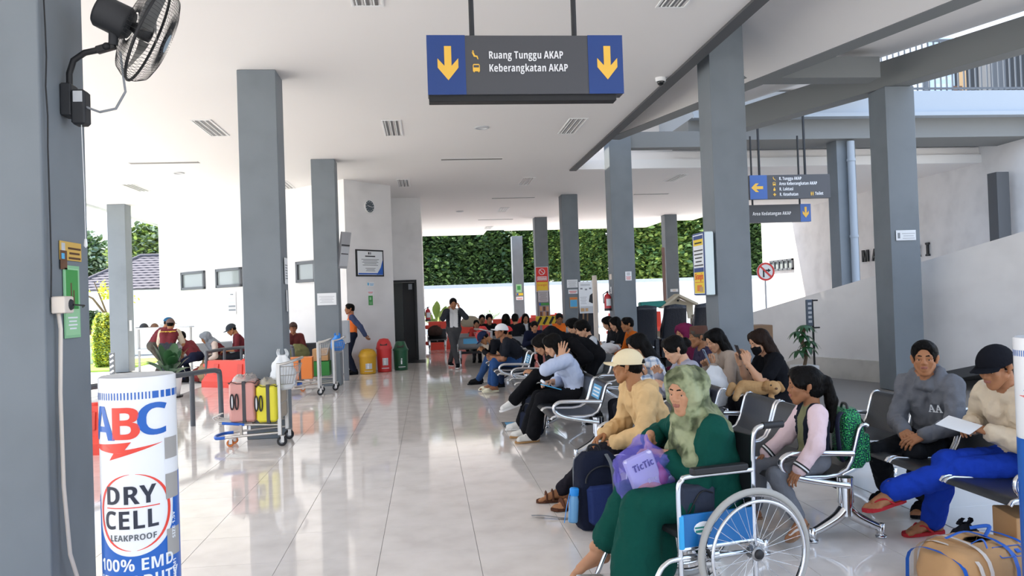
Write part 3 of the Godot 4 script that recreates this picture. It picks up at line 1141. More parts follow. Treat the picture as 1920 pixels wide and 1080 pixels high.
# ------------------------------------------------------------------ ceiling fittings, fan, clock, notices
func build_fittings() -> void:
	# louvred fluorescent fittings let into the ceiling
	var proto: Node3D = null
	for e in [[-0.47, -7.05, "at the top edge, left of the hanging sign rods"], [2.47, -7.05, "at the top edge near the dark ceiling border"], [-3.27, -12.83, "left of the tall column behind the suitcases"], [-0.47, -12.98, "left below the big hanging sign"], [2.47, -12.98, "right below the big hanging sign"], [-6.5, -18.9, "above the far left column"], [-3.2, -18.9, "peeping past the right side of the suitcase column"], [-0.47, -18.95, "above the dark doorway"], [2.45, -19.0, "in line with the far right columns"], [6.1, -18.9, "in the far wing behind the fire extinguisher column"], [2.45, -24.9, "second farthest of the right hand row"], [2.45, -31.0, "farthest of the right hand row"]]:
		var lb := "recessed louvred ceiling light fitting " + String(e[2])
		if proto == null:
			proto = thing("ceiling_light", lb, "ceiling light", Vector3(e[0], 4.37, e[1]), 0, "louvred ceiling fittings")
			var g := G.new()
			for sx in [-1, 1]:
				g.bx(Vector3(sx * 0.14 - 0.012, -0.012, -0.58), Vector3(sx * 0.14 + 0.012, 0.0, 0.58), 0.002)
				g.bx(Vector3(-0.128, -0.012, sx * 0.57 - 0.01), Vector3(0.128, 0.0, sx * 0.57 + 0.01), 0.002)
			part("frame", g, M.white, proto)
			for k in 3:
				g = G.new()
				g.bx(Vector3(-0.118 + 0.08 * k, -0.006, -0.56), Vector3(-0.062 + 0.08 * k, -0.001, 0.56), 0.0)
				part("reflector", g, M.dullsteel, proto)
				g = G.new()
				g.tube([Vector3(-0.1 + 0.08 * k, -0.008, -0.54), Vector3(-0.1 + 0.08 * k, -0.008, 0.54)], 0.008, 8)
				part("tube", g, M.white, proto)
		else:
			copy(proto, Vector3(e[0], 4.37, e[1]), 0, lb)
	# long air slots
	var slot: Node3D = null
	for e in [[-4.9, -15.8, 1.28, "left of the suitcase column"], [0.97, -15.92, 1.22, "under the middle of the hall"], [2.47, -22.1, 1.2, "beyond the middle, near the right hand columns"], [2.47, -27.95, 1.23, "farthest, near the open end"], [6.35, -21.9, 1.0, "in the far right wing"]]:
		var o := thing("air_slot", "long narrow ceiling air slot " + String(e[3]), "air vent", Vector3(e[0], 4.37, e[1]), 0, "narrow ceiling slots")
		var g := G.new()
		g.bx(Vector3(-e[2] / 2, -0.008, -0.11), Vector3(e[2] / 2, 0, -0.09), 0.002)
		g.bx(Vector3(-e[2] / 2, -0.008, 0.09), Vector3(e[2] / 2, 0, 0.11), 0.002)
		part("frame", g, M.white, o)
		g = G.new()
		g.bx(Vector3(-e[2] / 2, -0.003, -0.09), Vector3(e[2] / 2, 0, 0.09), 0.0)
		part("slot", g, M.recess, o)
	for e in [[-4.99, -16.98, "left, near the long slot"], [0.97, -13.01, "between the two fittings under the big sign"], [1.1, -25.13, "far off in the middle of the hall"]]:
		var o := thing("downlight", "small round ceiling downlight " + String(e[2]), "ceiling light", Vector3(e[0], 4.37, e[1]), 0, "round downlights")
		var g := G.new()
		g.lathe([Vector2(0.12, 0), Vector2(0.12, -0.015), Vector2(0.085, -0.02), Vector2(0.085, -0.004)], Transform3D.IDENTITY, 20)
		part("rim", g, M.lightgrey, o)
		g = G.new()
		g.lathe([Vector2(0.0, -0.006), Vector2(0.085, -0.006)], Transform3D.IDENTITY, 20)
		part("diffuser", g, M.white, o)
	var cc := thing("security_camera", "white dome security camera under the ceiling beside its dark border", "camera", Vector3(3.12, 4.37, -10.14))
	var g := G.new()
	g.lathe([Vector2(0.0, -0.05), Vector2(0.065, -0.05), Vector2(0.07, 0.0)], Transform3D.IDENTITY, 16, 0, TAU, true)
	part("base", g, M.white, cc)
	g = G.new()
	g.ball(Vector3(0, -0.05, 0), Vector3(0.05, 0.055, 0.05), Basis.IDENTITY, 14, 6, 0.5, 1.0)
	part("dome", g, M.darkglass, cc)

	# wall fan on the foreground column
	var fan := thing("wall_fan", "black wall fan on the foreground column, tilted towards the hall", "fan", Vector3(-1.62, 2.5, -3.82))
	g = G.new()
	g.bx(Vector3(0, -0.06, -0.045), Vector3(0.05, 0.09, 0.04), 0.008)
	g.bx(Vector3(0.045, -0.1, -0.035), Vector3(0.11, 0.06, 0.04), 0.012)
	part("bracket", g, M.dark, fan)
	g = G.new()
	g.bx(Vector3(0.06, 0.0, 0.04), Vector3(0.1, 0.05, 0.044), 0.002)
	part("speed_label", g, M.lightgrey, fan)
	g = G.new()
	g.tube([Vector3(0.03, 0.03, 0), Vector3(0.03, 0.14, 0), Vector3(0.05, 0.2, 0), Vector3(0.1, 0.235, 0), Vector3(0.17, 0.25, 0)], 0.014, 10)
	part("arm", g, M.black, fan)
	var ax := Vector3(0.87, -0.42, -0.22).normalized()
	var fb := Basis(ax.cross(Vector3.UP).normalized(), ax, Vector3.ZERO)
	fb.z = fb.x.cross(fb.y).normalized()
	var hub := Vector3(0.37, 0.33, -0.03)
	var ft := Transform3D(fb, hub)
	g = G.new()
	g.bar(Vector3(0.15, 0.245, 0), Vector3(0.235, 0.27, 0), 0.03, 0.035, 0.006)
	g.ball(Vector3(0.2, 0.26, 0.012), Vector3(0.018, 0.018, 0.018))
	part("joint", g, M.black, fan)
	g = G.new()
	g.lathe([Vector2(0.0, -0.235), Vector2(0.06, -0.235), Vector2(0.075, -0.22), Vector2(0.078, -0.1), Vector2(0.06, -0.075), Vector2(0, -0.075)], ft, 20)
	g.tube([hub + fb * Vector3(0, -0.16, 0) + Vector3(0, -0.075, 0), Vector3(0.225, 0.27, 0)], 0.022, 8)
	part("motor", g, M.dark, fan)
	for side in [[-0.075, 0.0, "rear_guard"], [0.08, 0.0, "front_guard"]]:
		g = G.new()
		for k in 72:
			var a := TAU * k / 72
			var d := Vector3(cos(a), 0, sin(a))
			var pts := []
			for q in [[0.07, side[0]], [0.15, side[0]], [0.2, side[0] * 0.8], [0.225, side[0] * 0.35], [0.232, 0.0]]:
				pts.append(ft * (d * q[0] + Vector3(0, q[1], 0)))
			g.tube(pts, 0.0009, 4, false)
		part(side[2], g, M.black, fan)
	g = G.new()
	var ring := []
	for k in 41:
		ring.append(ft * Vector3(0.233 * cos(TAU * k / 40), 0, 0.233 * sin(TAU * k / 40)))
	g.tube(ring, 0.007, 6, false)
	part("guard_ring", g, M.black, fan)
	g = G.new()
	g.lathe([Vector2(0, 0.088), Vector2(0.06, 0.086), Vector2(0.072, 0.078), Vector2(0, 0.07)], ft, 20)
	part("badge", g, M.dark, fan)
	g = G.new()
	g.lathe([Vector2(0, 0.091), Vector2(0.045, 0.089)], ft, 20)
	part("badge_print", g, mat("badgeblue", Color("8fa6b5"), 0.4), fan)
	for k in 3:
		g = G.new()
		var rows := []
		for j in 6:
			var rr := 0.04 + 0.034 * j
			var row := []
			for i in 5:
				var wid: float = [0.35, 0.85, 1.0, 0.95, 0.85, 0.6][j]
				var a := TAU * k / 3.0 + (i / 4.0 - 0.5) * wid + 0.15 * j
				row.append(ft * Vector3(rr * cos(a), (i / 4.0 - 0.5) * 0.05 - 0.005, rr * sin(a)))
			rows.append(row)
		g.grid(rows)
		part("blade", g, hexm("fanblade", "6a6a68", 0.4), fan)
	g = G.new()
	g.lathe([Vector2(0, 0.02), Vector2(0.035, 0.015), Vector2(0.04, -0.03), Vector2(0.02, -0.075)], ft, 14)
	part("hub", g, M.black, fan)
	g = G.new()
	g.tube([Vector3(0.11, -0.02, 0.02), Vector3(0.17, -0.045, 0.03), Vector3(0.24, -0.03, 0.03), Vector3(0.28, 0.05, 0.02), Vector3(0.265, 0.16, 0.01), Vector3(0.255, 0.24, 0)], 0.006, 6)
	part("power_cord", g, M.grey, fan)
	g = G.new()
	g.tube([Vector3(0.085, -0.1, 0.02), Vector3(0.09, -0.4, 0.02), Vector3(0.09, -0.62, 0.02)], 0.002, 5)
	g.lathe([Vector2(0, -0.66), Vector2(0.009, -0.65), Vector2(0.006, -0.62), Vector2(0, -0.615)], Transform3D(Basis.IDENTITY, Vector3(0.09, 0, 0.02)), 8)
	part("pull_string", g, M.white, fan)

	# things fixed to the foreground column's dark side
	var sx := -1.615
	var px := facing(Vector3(sx, 1.83, -3.845), Vector3.RIGHT)
	var o := thing("notice", "yellow and brown notice sticker on the foreground column", "notice", Vector3(sx, 1.83, -3.845))
	sheet_sign(o, Transform3D(px.basis, Vector3.ZERO), 0.22, 0.085, mat("stickeryellow", Color("d9b25a"), 0.6), [[0, 0, 0.3, 1, "brown"], [0.05, 0.05, 0.14, 0.3, "lightblue"], [0.06, 0.5, 0.16, 0.4, "lightgrey"]] + lines(0.36, 0.08, 0.6, 0.78, 3, "carton_print"))
	o = thing("notice", "tall green notice sheet behind the socket on the foreground column", "notice", Vector3(sx, 1.60, -3.845))
	sheet_sign(o, Transform3D(px.basis, Vector3.ZERO), 0.165, 0.33, mat("sheetgreen", Color("8cc496"), 0.6), [[0.06, 0.04, 0.88, 0.92, "palegreen"], [0.12, 0.4, 0.76, 0.54, "green"], [0.4, 0.46, 0.08, 0.3, "brown"], [0.56, 0.46, 0.08, 0.2, "brown"]] + lines(0.2, 0.12, 0.6, 0.2, 4, "paper"))
	var so := thing("power_socket", "cream power socket with a plug on the foreground column", "socket", Vector3(sx, 1.585, -3.68))
	g = G.new()
	g.box(Vector3(0.03, 0, 0), Vector3(0.06, 0.075, 0.09), Basis.IDENTITY, 0.006)
	part("box", g, mat("cream", Color("e3d8cc"), 0.5), so)
	g = G.new()
	g.lathe([Vector2(0, 0.068), Vector2(0.022, 0.066), Vector2(0.026, 0.058)], Transform3D(Basis(Vector3(0, 1, 0), Vector3(1, 0, 0), Vector3(0, 0, -1)), Vector3(0, 0, -0.012)), 14)
	part("plug", g, M.dark, so)
	g = G.new()
	g.tube([Vector3(0.07, 0, -0.012), Vector3(0.08, -0.005, -0.1), Vector3(0.02, -0.01, -0.23)], 0.004, 6)
	part("plug_cord", g, M.black, so)
	var cb := thing("cable", "cream cable running down the foreground column from the socket", "cable", Vector3(sx, 0, -3.68))
	g = G.new()
	g.tube([Vector3(0.012, 1.55, 0.0), Vector3(0.02, 1.48, 0.0), Vector3(0.014, 1.2, 0.005), Vector3(0.02, 0.8, 0.01), Vector3(0.035, 0.5, 0.0), Vector3(0.05, 0.33, -0.06), Vector3(0.04, 0.16, -0.09), Vector3(0.08, 0.06, -0.16), Vector3(0.14, 0.01, -0.26)], 0.009, 8)
	part("sheath", g, M.cream, cb)
	cb = thing("cable", "thin black cable tacked to the edge of the foreground column", "cable", Vector3(sx, 0, -3.63))
	g = G.new()
	var pts := []
	for k in 15:
		pts.append(Vector3(0.006 + 0.006 * absf(sin(k * 1.3)), 1.62 + 0.13 * k, 0.004 * sin(k * 2.1)))
	g.tube(pts, 0.0035, 5)
	part("sheath", g, M.black, cb)

	# clock, notices and poster on the grey-white block
	var nc := Vector3(0.749, 0, 0.662)
	var b0 := Vector3(-1.79, 0, -18.22)
	var ck := thing("wall_clock", "round dark faced clock with a white rim high on the block wall", "clock", Vector3(-1.29, 3.81, -18.79))
	var ct := facing(Vector3.ZERO, nc)
	var cf := Transform3D(ct.basis * Basis(Vector3.RIGHT, Vector3(0, 0, 1), Vector3(0, -1, 0)), Vector3.ZERO)
	g = G.new()
	g.lathe([Vector2(0.15, 0.0), Vector2(0.165, 0.03), Vector2(0.16, 0.05), Vector2(0.145, 0.05), Vector2(0.14, 0.035)], cf, 32)
	part("rim", g, M.white, ck)
	g = G.new()
	g.lathe([Vector2(0, 0.036), Vector2(0.142, 0.036)], cf, 32)
	part("dial", g, mat("dial", Color("4d5a62"), 0.4), ck)
	g = G.new()
	for k in 12:
		var a := TAU * k / 12
		g.box(ct * Vector3(0.115 * sin(a), 0.115 * cos(a), 0.038), Vector3(0.01, 0.026, 0.002), ct.basis * Basis(Vector3(0, 0, 1), -a), 0.0)
	part("hour_marks", g, M.white, ck)
	g = G.new()
	g.box(ct * Vector3(-0.035, 0.008, 0.041), Vector3(0.09, 0.01, 0.002), ct.basis * Basis(Vector3(0, 0, 1), -0.2), 0.0)
	part("hour_hand", g, M.white, ck)
	g = G.new()
	g.box(ct * Vector3(0.04, -0.006, 0.043), Vector3(0.12, 0.007, 0.002), ct.basis * Basis(Vector3(0, 0, 1), -0.1), 0.0)
	part("minute_hand", g, M.white, ck)
	o = thing("framed_notice", "black framed white notice with blue corner on the block wall", "notice", Vector3(-1.31, 2.495, -18.765))
	sheet_sign(o, ct, 0.88, 0.62, M.black, [], 0.05, "frame")
	sheet_sign(o, ct * Transform3D(Basis.IDENTITY, Vector3(0, 0, 0.028)), 0.8, 0.55, M.paper, [[0.42, 0.86, 0.05, 0.1, "dark"], [0.49, 0.86, 0.05, 0.1, "grey"], [0.3, 0.76, 0.4, 0.05, "dark"], [0.02, 0.02, 0.96, 0.06, "blue"]] + lines(0.15, 0.4, 0.7, 0.3, 5, "grey") + lines(0.3, 0.16, 0.4, 0.16, 3, "grey"))
	g = G.new()
	g.prism(PackedVector2Array([Vector2(0.19, -0.27), Vector2(0.4, -0.27), Vector2(0.4, 0.08), Vector2(0.33, -0.1)]), 0.002, ct * Transform3D(Basis.IDENTITY, Vector3(0, 0, 0.032)))
	part("print", g, M.blue, o)
	o = thing("notice", "small white label under the framed notice", "notice", Vector3(-1.3, 2.01, -18.775))
	sheet_sign(o, ct, 0.22, 0.1, M.paper, [[0.05, 0.2, 0.2, 0.6, "lightblue"]] + lines(0.35, 0.2, 0.6, 0.6, 2, "lightblue"))
	o = thing("notice", "white slip with red print between the framed notice and the green card", "notice", Vector3(-1.31, 1.82, -18.765))
	sheet_sign(o, ct, 0.2, 0.1, M.paper, lines(0.1, 0.25, 0.8, 0.5, 2, "red"))
	o = thing("notice", "small green card low on the block wall above the yellow bin", "notice", Vector3(-1.31, 1.63, -18.765))
	sheet_sign(o, ct, 0.14, 0.22, M.green, [[0.25, 0.55, 0.4, 0.3, "palegreen"]] + lines(0.15, 0.1, 0.7, 0.3, 3, "palegreen"))
	# notice and panel on the long left wall
	var nl := Vector3(-0.71, 0, 0.70)
	var lt := facing(Vector3.ZERO, nl)
	o = thing("notice", "tall white notice with grey bands on the left wall, left of the suitcase column", "notice", Vector3(-5.07, 1.7, -21.51))
	sheet_sign(o, lt, 0.37, 0.6, M.paper, [[0.3, 0.84, 0.4, 0.06, "grey"], [0.05, 0.64, 0.9, 0.09, "lightgrey"], [0.05, 0.47, 0.9, 0.09, "lightgrey"], [0.05, 0.31, 0.9, 0.09, "grey"], [0.05, 0.15, 0.9, 0.09, "grey"]])
	o = thing("electric_cabinet", "grey wall cabinet behind the porters at the far left", "cabinet", Vector3(-7.6, 1.05, -24.02))
	g = G.new()
	g.box(Vector3.ZERO, Vector3(0.36, 0.6, 0.1), lt.basis, 0.01)
	part("body", g, M.lightgrey, o)
	g = G.new()
	g.box(lt * Vector3(0, 0.1, 0.055), Vector3(0.16, 0.03, 0.01), lt.basis, 0.002)
	part("vent", g, M.grey, o)

	# screen on the side of the officer's column
	var sc := thing("information_screen", "grey edged notice panel tilted off the column beside the officer", "screen", Vector3(-1.62, 2.62, -15.95))
	var sb := yb(-62) * Basis(Vector3.RIGHT, deg_to_rad(14)) 
	sb = yb(62) * Basis(Vector3.RIGHT, deg_to_rad(10))
	g = G.new()
	g.box(Vector3(0.02, 0, 0), Vector3(0.3, 0.72, 0.05), sb, 0.006)
	part("casing", g, mat("casing", Color("a8a9ad"), 0.5), sc)
	g = G.new()
	g.box(Vector3(0.02, 0, 0) + sb * Vector3(0, 0.1, 0.027), Vector3(0.28, 0.03, 0.002), sb, 0.0)
	g.box(Vector3(0.02, 0, 0) + sb * Vector3(0, -0.07, 0.027), Vector3(0.24, 0.02, 0.002), sb, 0.0)
	part("print", g, M.dark, sc)
	g = G.new()
	g.box(Vector3(0.02, 0, 0) + sb * Vector3(0, -0.12, 0.026), Vector3(0.27, 0.38, 0.002), sb, 0.0)
	part("sheet", g, M.lightgrey, sc)
	g = G.new()
	g.bar(Vector3(-0.09, -0.05, 0), Vector3(0.0, 0, 0), 0.04, 0.06)
	part("wall_arm", g, M.dark, sc)
	# papers on columns: [label, centre, outward normal, w, h, sheet, print]
	for e in [
		["white A4 notice in a plastic sleeve on the right face of the suitcase column", Vector3(-1.7, 1.98, -9.95), Vector3.RIGHT, 0.22, 0.32, "paper", lines(0.15, 0.2, 0.7, 0.6, 6, "grey")],
		["narrow white strip under the sleeve on the suitcase column", Vector3(-1.7, 1.62, -9.95), Vector3.RIGHT, 0.06, 0.26, "white", []],
		["blank white sheet on the front of the officer's column", Vector3(-1.92, 1.67, -15.64), Vector3(0, 0, 1), 0.36, 0.23, "paper", lines(0.1, 0.2, 0.8, 0.6, 5, "lightgrey")],
		["white card on the far left sunlit column", Vector3(-7.75, 1.2, -21.8), Vector3(0.5, 0, 1), 0.12, 0.28, "paper", []],
		["green notice on the farthest slim column", Vector3(3.83, 2.0, -33.39), Vector3(0, 0, 1), 0.24, 0.34, "palegreen", [[0.2, 0.3, 0.6, 0.5, "green"]]],
		["yellow and blue strip under the green notice", Vector3(3.85, 1.75, -33.39), Vector3(0, 0, 1), 0.3, 0.1, "yellow", [[0.05, 0.1, 0.3, 0.8, "blue"]]],
		["white strip lowest on the farthest slim column", Vector3(3.85, 1.58, -33.39), Vector3(0, 0, 1), 0.3, 0.14, "paper", lines(0.1, 0.2, 0.8, 0.6, 2, "red")],
		["grey sheet under the red no smoking poster", Vector3(4.0, 1.62, -27.54), Vector3(0, 0, 1), 0.36, 0.4, "lightgrey", lines(0.1, 0.1, 0.8, 0.8, 7, "grey")],
		["green headed board of small photographs low on the no smoking column", Vector3(4.02, 1.15, -27.54), Vector3(0, 0, 1), 0.4, 0.5, "grey", [[0.05, 0.8, 0.9, 0.17, "green"], [0.06, 0.8, 0.14, 0.17, "blue"], [0.12, 0.42, 0.2, 0.3, "tan"], [0.4, 0.42, 0.2, 0.3, "brown"], [0.68, 0.42, 0.2, 0.3, "tan"], [0.12, 0.06, 0.2, 0.3, "brown"], [0.4, 0.06, 0.2, 0.3, "tan"], [0.68, 0.06, 0.2, 0.3, "brown"]]],
		["white sheet highest on the column beside the massage chair board", Vector3(3.95, 1.92, -21.59), Vector3(0, 0, 1), 0.3, 0.22, "paper", lines(0.1, 0.1, 0.8, 0.8, 5, "lightgrey")],
		["white slip with red lines between two sheets on the massage board column", Vector3(3.96, 1.7, -21.59), Vector3(0, 0, 1), 0.26, 0.12, "paper", lines(0.1, 0.2, 0.8, 0.6, 2, "red")],
		["orange topped light blue poster on the massage board column", Vector3(3.97, 1.4, -21.59), Vector3(0, 0, 1), 0.22, 0.3, "tan", [[0.06, 0.12, 0.88, 0.62, "lightblue"], [0.06, 0.8, 0.88, 0.15, "orange"]]],
		["white card with red lines on the front of the extinguisher column", Vector3(3.99, 1.93, -15.59), Vector3(0, 0, 1), 0.13, 0.18, "paper", [[0.25, 0.55, 0.5, 0.35, "lightgrey"]] + lines(0.1, 0.1, 0.8, 0.4, 4, "red")],
		["cream card on the left face of the extinguisher column", Vector3(3.69, 1.93, -15.85), Vector3.LEFT, 0.2, 0.11, "cream", []],
		["torn paper on the left face of the extinguisher column", Vector3(3.69, 1.66, -15.85), Vector3.LEFT, 0.1, 0.14, "paper", []],
		["small white plate on the front of the lone far column", Vector3(8.7, 1.67, -27.59), Vector3(0, 0, 1), 0.28, 0.1, "paper", [[0.3, 0.2, 0.4, 0.6, "cream"]]],
		["white notice with a crest on the column under the slanting beams", Vector3(7.03, 2.29, -11.09), Vector3(0, 0, 1), 0.31, 0.15, "paper", [[0.08, 0.2, 0.12, 0.55, "grey"]] + lines(0.3, 0.15, 0.65, 0.7, 3, "lightgrey")],
	]:
		o = thing("notice", e[0], "notice", e[1] + e[2].normalized() * 0.004)
		sheet_sign(o, facing(Vector3.ZERO, e[2]), e[3], e[4], M[e[5]], e[6])
	# red no smoking poster
	o = thing("no_smoking_poster", "red and yellow no smoking poster on the slim far column", "poster", Vector3(3.98, 2.21, -27.54))
	var ft2 := Transform3D.IDENTITY
	sheet_sign(o, ft2, 0.44, 0.86, M.paper, [[0.03, 0.02, 0.94, 0.96, "red"], [0.06, 0.03, 0.88, 0.36, "yellow"], [0.12, 0.44, 0.76, 0.17, "paper"]])
	g = G.new()
	g.lathe([Vector2(0.09, 0.006), Vector2(0.11, 0.006)], facing_up(Vector3(0, 0.26, 0)), 24)
	g.box(Vector3(0, 0.26, 0.006), Vector3(0.02, 0.19, 0.002), Basis(Vector3(0, 0, 1), 0.78), 0.0)
	part("prohibition_mark", g, M.paper, o)
	letters("DILARANG", 0.05, Transform3D(Basis.IDENTITY, Vector3(0, 0.05, 0.004)), M.red, o, 0.9)
	letters("MEROKOK", 0.05, Transform3D(Basis.IDENTITY, Vector3(0, -0.03, 0.004)), M.red, o, 0.9)
	letters("Sirangin", 0.07, Transform3D(Basis.IDENTITY, Vector3(0, -0.2, 0.004)), M.orange, o, 0.85)

# ------------------------------------------------------------------ signs
func arrow_poly(w: float, h: float) -> PackedVector2Array:   # points down, centred
	return PackedVector2Array([Vector2(-0.17 * w, h / 2), Vector2(0.17 * w, h / 2), Vector2(0.17 * w, -0.08 * h), Vector2(0.5 * w, 0.14 * h), Vector2(0.5 * w, -0.13 * h), Vector2(0, -h / 2), Vector2(-0.5 * w, -0.13 * h), Vector2(-0.5 * w, 0.14 * h), Vector2(-0.17 * w, -0.08 * h)])

func icon(kind: String, s: float, t: Transform3D, parent: Node) -> void:
	var g := G.new()
	if kind == "seat":
		g.ball(t * Vector3(-0.2 * s, 0.42 * s, 0.0), Vector3(0.1 * s, 0.1 * s, 0.002))
		g.prism(PackedVector2Array([Vector2(-0.35 * s, 0.3 * s), Vector2(-0.12 * s, 0.3 * s), Vector2(0.02 * s, -0.05 * s), Vector2(0.3 * s, -0.1 * s), Vector2(0.42 * s, -0.5 * s), Vector2(0.28 * s, -0.5 * s), Vector2(0.2 * s, -0.24 * s), Vector2(-0.12 * s, -0.22 * s)]), 0.002, t)
	elif kind == "bus":
		g.prism(PackedVector2Array([Vector2(-0.4 * s, -0.4 * s), Vector2(0.4 * s, -0.4 * s), Vector2(0.4 * s, 0.3 * s), Vector2(0.3 * s, 0.45 * s), Vector2(-0.3 * s, 0.45 * s), Vector2(-0.4 * s, 0.3 * s)]), 0.002, t)
		for k in [-1, 1]:
			g.box(t * Vector3(0.26 * k * s, -0.45 * s, 0), Vector3(0.14 * s, 0.12 * s, 0.002), t.basis, 0.0)
	elif kind == "cross":
		g.box(t.origin, Vector3(0.8 * s, 0.28 * s, 0.002), t.basis, 0.0)
		g.box(t.origin, Vector3(0.28 * s, 0.8 * s, 0.0022), t.basis, 0.0)
	elif kind == "baby":
		g.ball(t * Vector3(0, 0.36 * s, 0), Vector3(0.13 * s, 0.13 * s, 0.002))
		g.prism(PackedVector2Array([Vector2(-0.18 * s, 0.2 * s), Vector2(0.18 * s, 0.2 * s), Vector2(0.34 * s, -0.2 * s), Vector2(0.2 * s, -0.45 * s), Vector2(-0.25 * s, -0.45 * s), Vector2(-0.3 * s, -0.15 * s)]), 0.002, t)
	else:
		for k in [-1, 1]:
			g.ball(t * Vector3(0.24 * k * s, 0.4 * s, 0), Vector3(0.1 * s, 0.1 * s, 0.002))
			g.prism(PackedVector2Array([Vector2((0.24 * k - 0.16) * s, 0.26 * s), Vector2((0.24 * k + 0.16) * s, 0.26 * s), Vector2((0.24 * k + 0.1) * s, -0.5 * s), Vector2((0.24 * k - 0.1) * s, -0.5 * s)]), 0.002, t)
	part("pictogram", g, M.sign_yellow, parent)
	if kind == "bus":
		g = G.new()
		g.box(t * Vector3(0, 0.17 * s, 0.001), Vector3(0.6 * s, 0.26 * s, 0.002), t.basis, 0.0)
		part("pictogram_window", g, M.sign_grey, parent)

func build_signs() -> void:
	var z := -5.0
	var s := thing("hanging_sign", "big hanging sign with two yellow down arrows over the hall", "sign", Vector3(0.67, 2.84, z))
	var g := G.new()
	g.box(Vector3(0.0, 0.185, -0.06), Vector3(1.25, 0.375, 0.11), Basis.IDENTITY, 0.004)
	part("box", g, M.sign_grey, s)
	g = G.new()
	g.box(Vector3(-0.02, -0.02, -0.07), Vector3(1.2, 0.04, 0.09), Basis.IDENTITY, 0.003)
	part("bottom_rail", g, M.black, s)
	for k in [[-0.505, 0.24], [0.512, 0.226]]:
		g = G.new()
		g.box(Vector3(k[0], 0.185, -0.003), Vector3(k[1], 0.375, 0.004), Basis.IDENTITY, 0.0)
		part("arrow_field", g, M.sign_blue, s)
		g = G.new()
		g.prism(arrow_poly(0.13, 0.215), 0.003, Transform3D(Basis.IDENTITY, Vector3(k[0] + 0.01, 0.195, 0.002)))
		part("arrow", g, M.sign_yellow, s)
	for k in [-0.335, 0.325]:
		g = G.new()
		g.tube([Vector3(k, 0.37, -0.06), Vector3(k, 1.53, -0.06)], 0.017, 10)
		part("hanging_rod", g, M.dark, s)
	letters("Ruang Tunggu AKAP", 0.046, Transform3D(Basis.IDENTITY, Vector3(-0.24, 0.245, 0.0)), M.sign_white, s, 0.78, true)
	letters("Keberangkatan AKAP", 0.046, Transform3D(Basis.IDENTITY, Vector3(-0.24, 0.163, 0.0)), M.sign_white, s, 0.78, true)
	icon("seat", 0.055, Transform3D(Basis.IDENTITY, Vector3(-0.325, 0.247, 0.001)), s)
	icon("bus", 0.055, Transform3D(Basis.IDENTITY, Vector3(-0.318, 0.165, 0.001)), s)

	s = thing("hanging_sign", "hanging direction sign with a left arrow and four lines, right of the big column", "sign", Vector3(7.15, 3.33, -15.0))
	g = G.new()
	g.box(Vector3(0, 0.24, -0.06), Vector3(1.65, 0.47, 0.11), Basis.IDENTITY, 0.004)
	part("box", g, M.sign_grey, s)
	g = G.new()
	g.box(Vector3(-0.65, 0.24, -0.003), Vector3(0.35, 0.47, 0.004), Basis.IDENTITY, 0.0)
	part("arrow_field", g, mat("sign_blue_light", Color("3f66ab"), 0.45), s)
	g = G.new()
	g.prism(arrow_poly(0.17, 0.24), 0.003, Transform3D(Basis(Vector3(0, 0, 1), -PI / 2), Vector3(-0.68, 0.23, 0.003)))
	part("arrow", g, M.sign_yellow, s)
	for k in [-0.6, 0.34]:
		g = G.new()
		g.tube([Vector3(k, 0.46, -0.06), Vector3(k, 1.78, -0.06)], 0.025, 8)
		part("hanging_rod", g, M.dark, s)
		g = G.new()
		g.bar(Vector3(k, 1.76, -0.05), Vector3(k, 1.76, -0.52), 0.06, 0.03)
		part("hanging_bracket", g, M.dark, s)
	var rowy := [0.4, 0.3, 0.195, 0.09]
	var rows := ["R. Tunggu AKAP", "Area Keberangkatan AKAP", "R. Laktasi", "R. Kesehatan"]
	for i in 4:
		letters(rows[i], 0.06, Transform3D(Basis.IDENTITY, Vector3(-0.23, rowy[i], 0.0)), M.sign_white, s, 0.74, true)
		icon(["seat", "bus", "baby", "cross"][i], 0.075, Transform3D(Basis.IDENTITY, Vector3(-0.33, rowy[i], 0.001)), s)
	letters("Toilet", 0.06, Transform3D(Basis.IDENTITY, Vector3(0.5, 0.095, 0.0)), M.sign_white, s, 0.74, true)
	icon("toilet", 0.075, Transform3D(Basis.IDENTITY, Vector3(0.44, 0.095, 0.001)), s)

	s = thing("hanging_sign", "lower grey hanging sign with a blue end and a down arrow", "sign", Vector3(7.1, 2.9, -15.5))
	g = G.new()
	g.box(Vector3(0, 0.2, -0.06), Vector3(1.4, 0.36, 0.11), Basis.IDENTITY, 0.004)
	part("box", g, M.sign_grey, s)
	g = G.new()
	g.box(Vector3(0.59, 0.2, -0.003), Vector3(0.22, 0.36, 0.004), Basis.IDENTITY, 0.0)
	part("arrow_field", g, M.sign_blue_light, s)
	g = G.new()
	g.prism(arrow_poly(0.13, 0.22), 0.003, Transform3D(Basis.IDENTITY, Vector3(0.59, 0.21, 0.003)))
	part("arrow", g, M.sign_yellow, s)
	letters("Area Kedatangan AKAP", 0.066, Transform3D(Basis.IDENTITY, Vector3(-0.53, 0.2, 0.0)), M.sign_white, s, 0.8, true)
	for k in [-0.5, 0.5]:
		g = G.new()
		g.tube([Vector3(k, 0.37, -0.06), Vector3(k, 1.78, -0.06)], 0.02, 8)
		part("hanging_rod", g, M.dark, s)

	# light box on the big column: its narrow side faces the camera
	s = thing("light_box_sign", "upright blue, white and yellow light box on the left side of the big column", "sign", Vector3(3.53, 1.52, -9.87))
	g = G.new()
	g.box(Vector3(-0.02, 0.39, 0), Vector3(0.12, 0.8, 0.46), Basis.IDENTITY, 0.014)
	g.bx(Vector3(0.03, 0.15, -0.1), Vector3(0.08, 0.65, 0.1))
	part("case", g, mat("icewhite", Color("dfeef0"), 0.4), s)
	var pt := Transform3D(facing(Vector3.ZERO, Vector3.LEFT).basis, Vector3(-0.081, 0.39, 0))
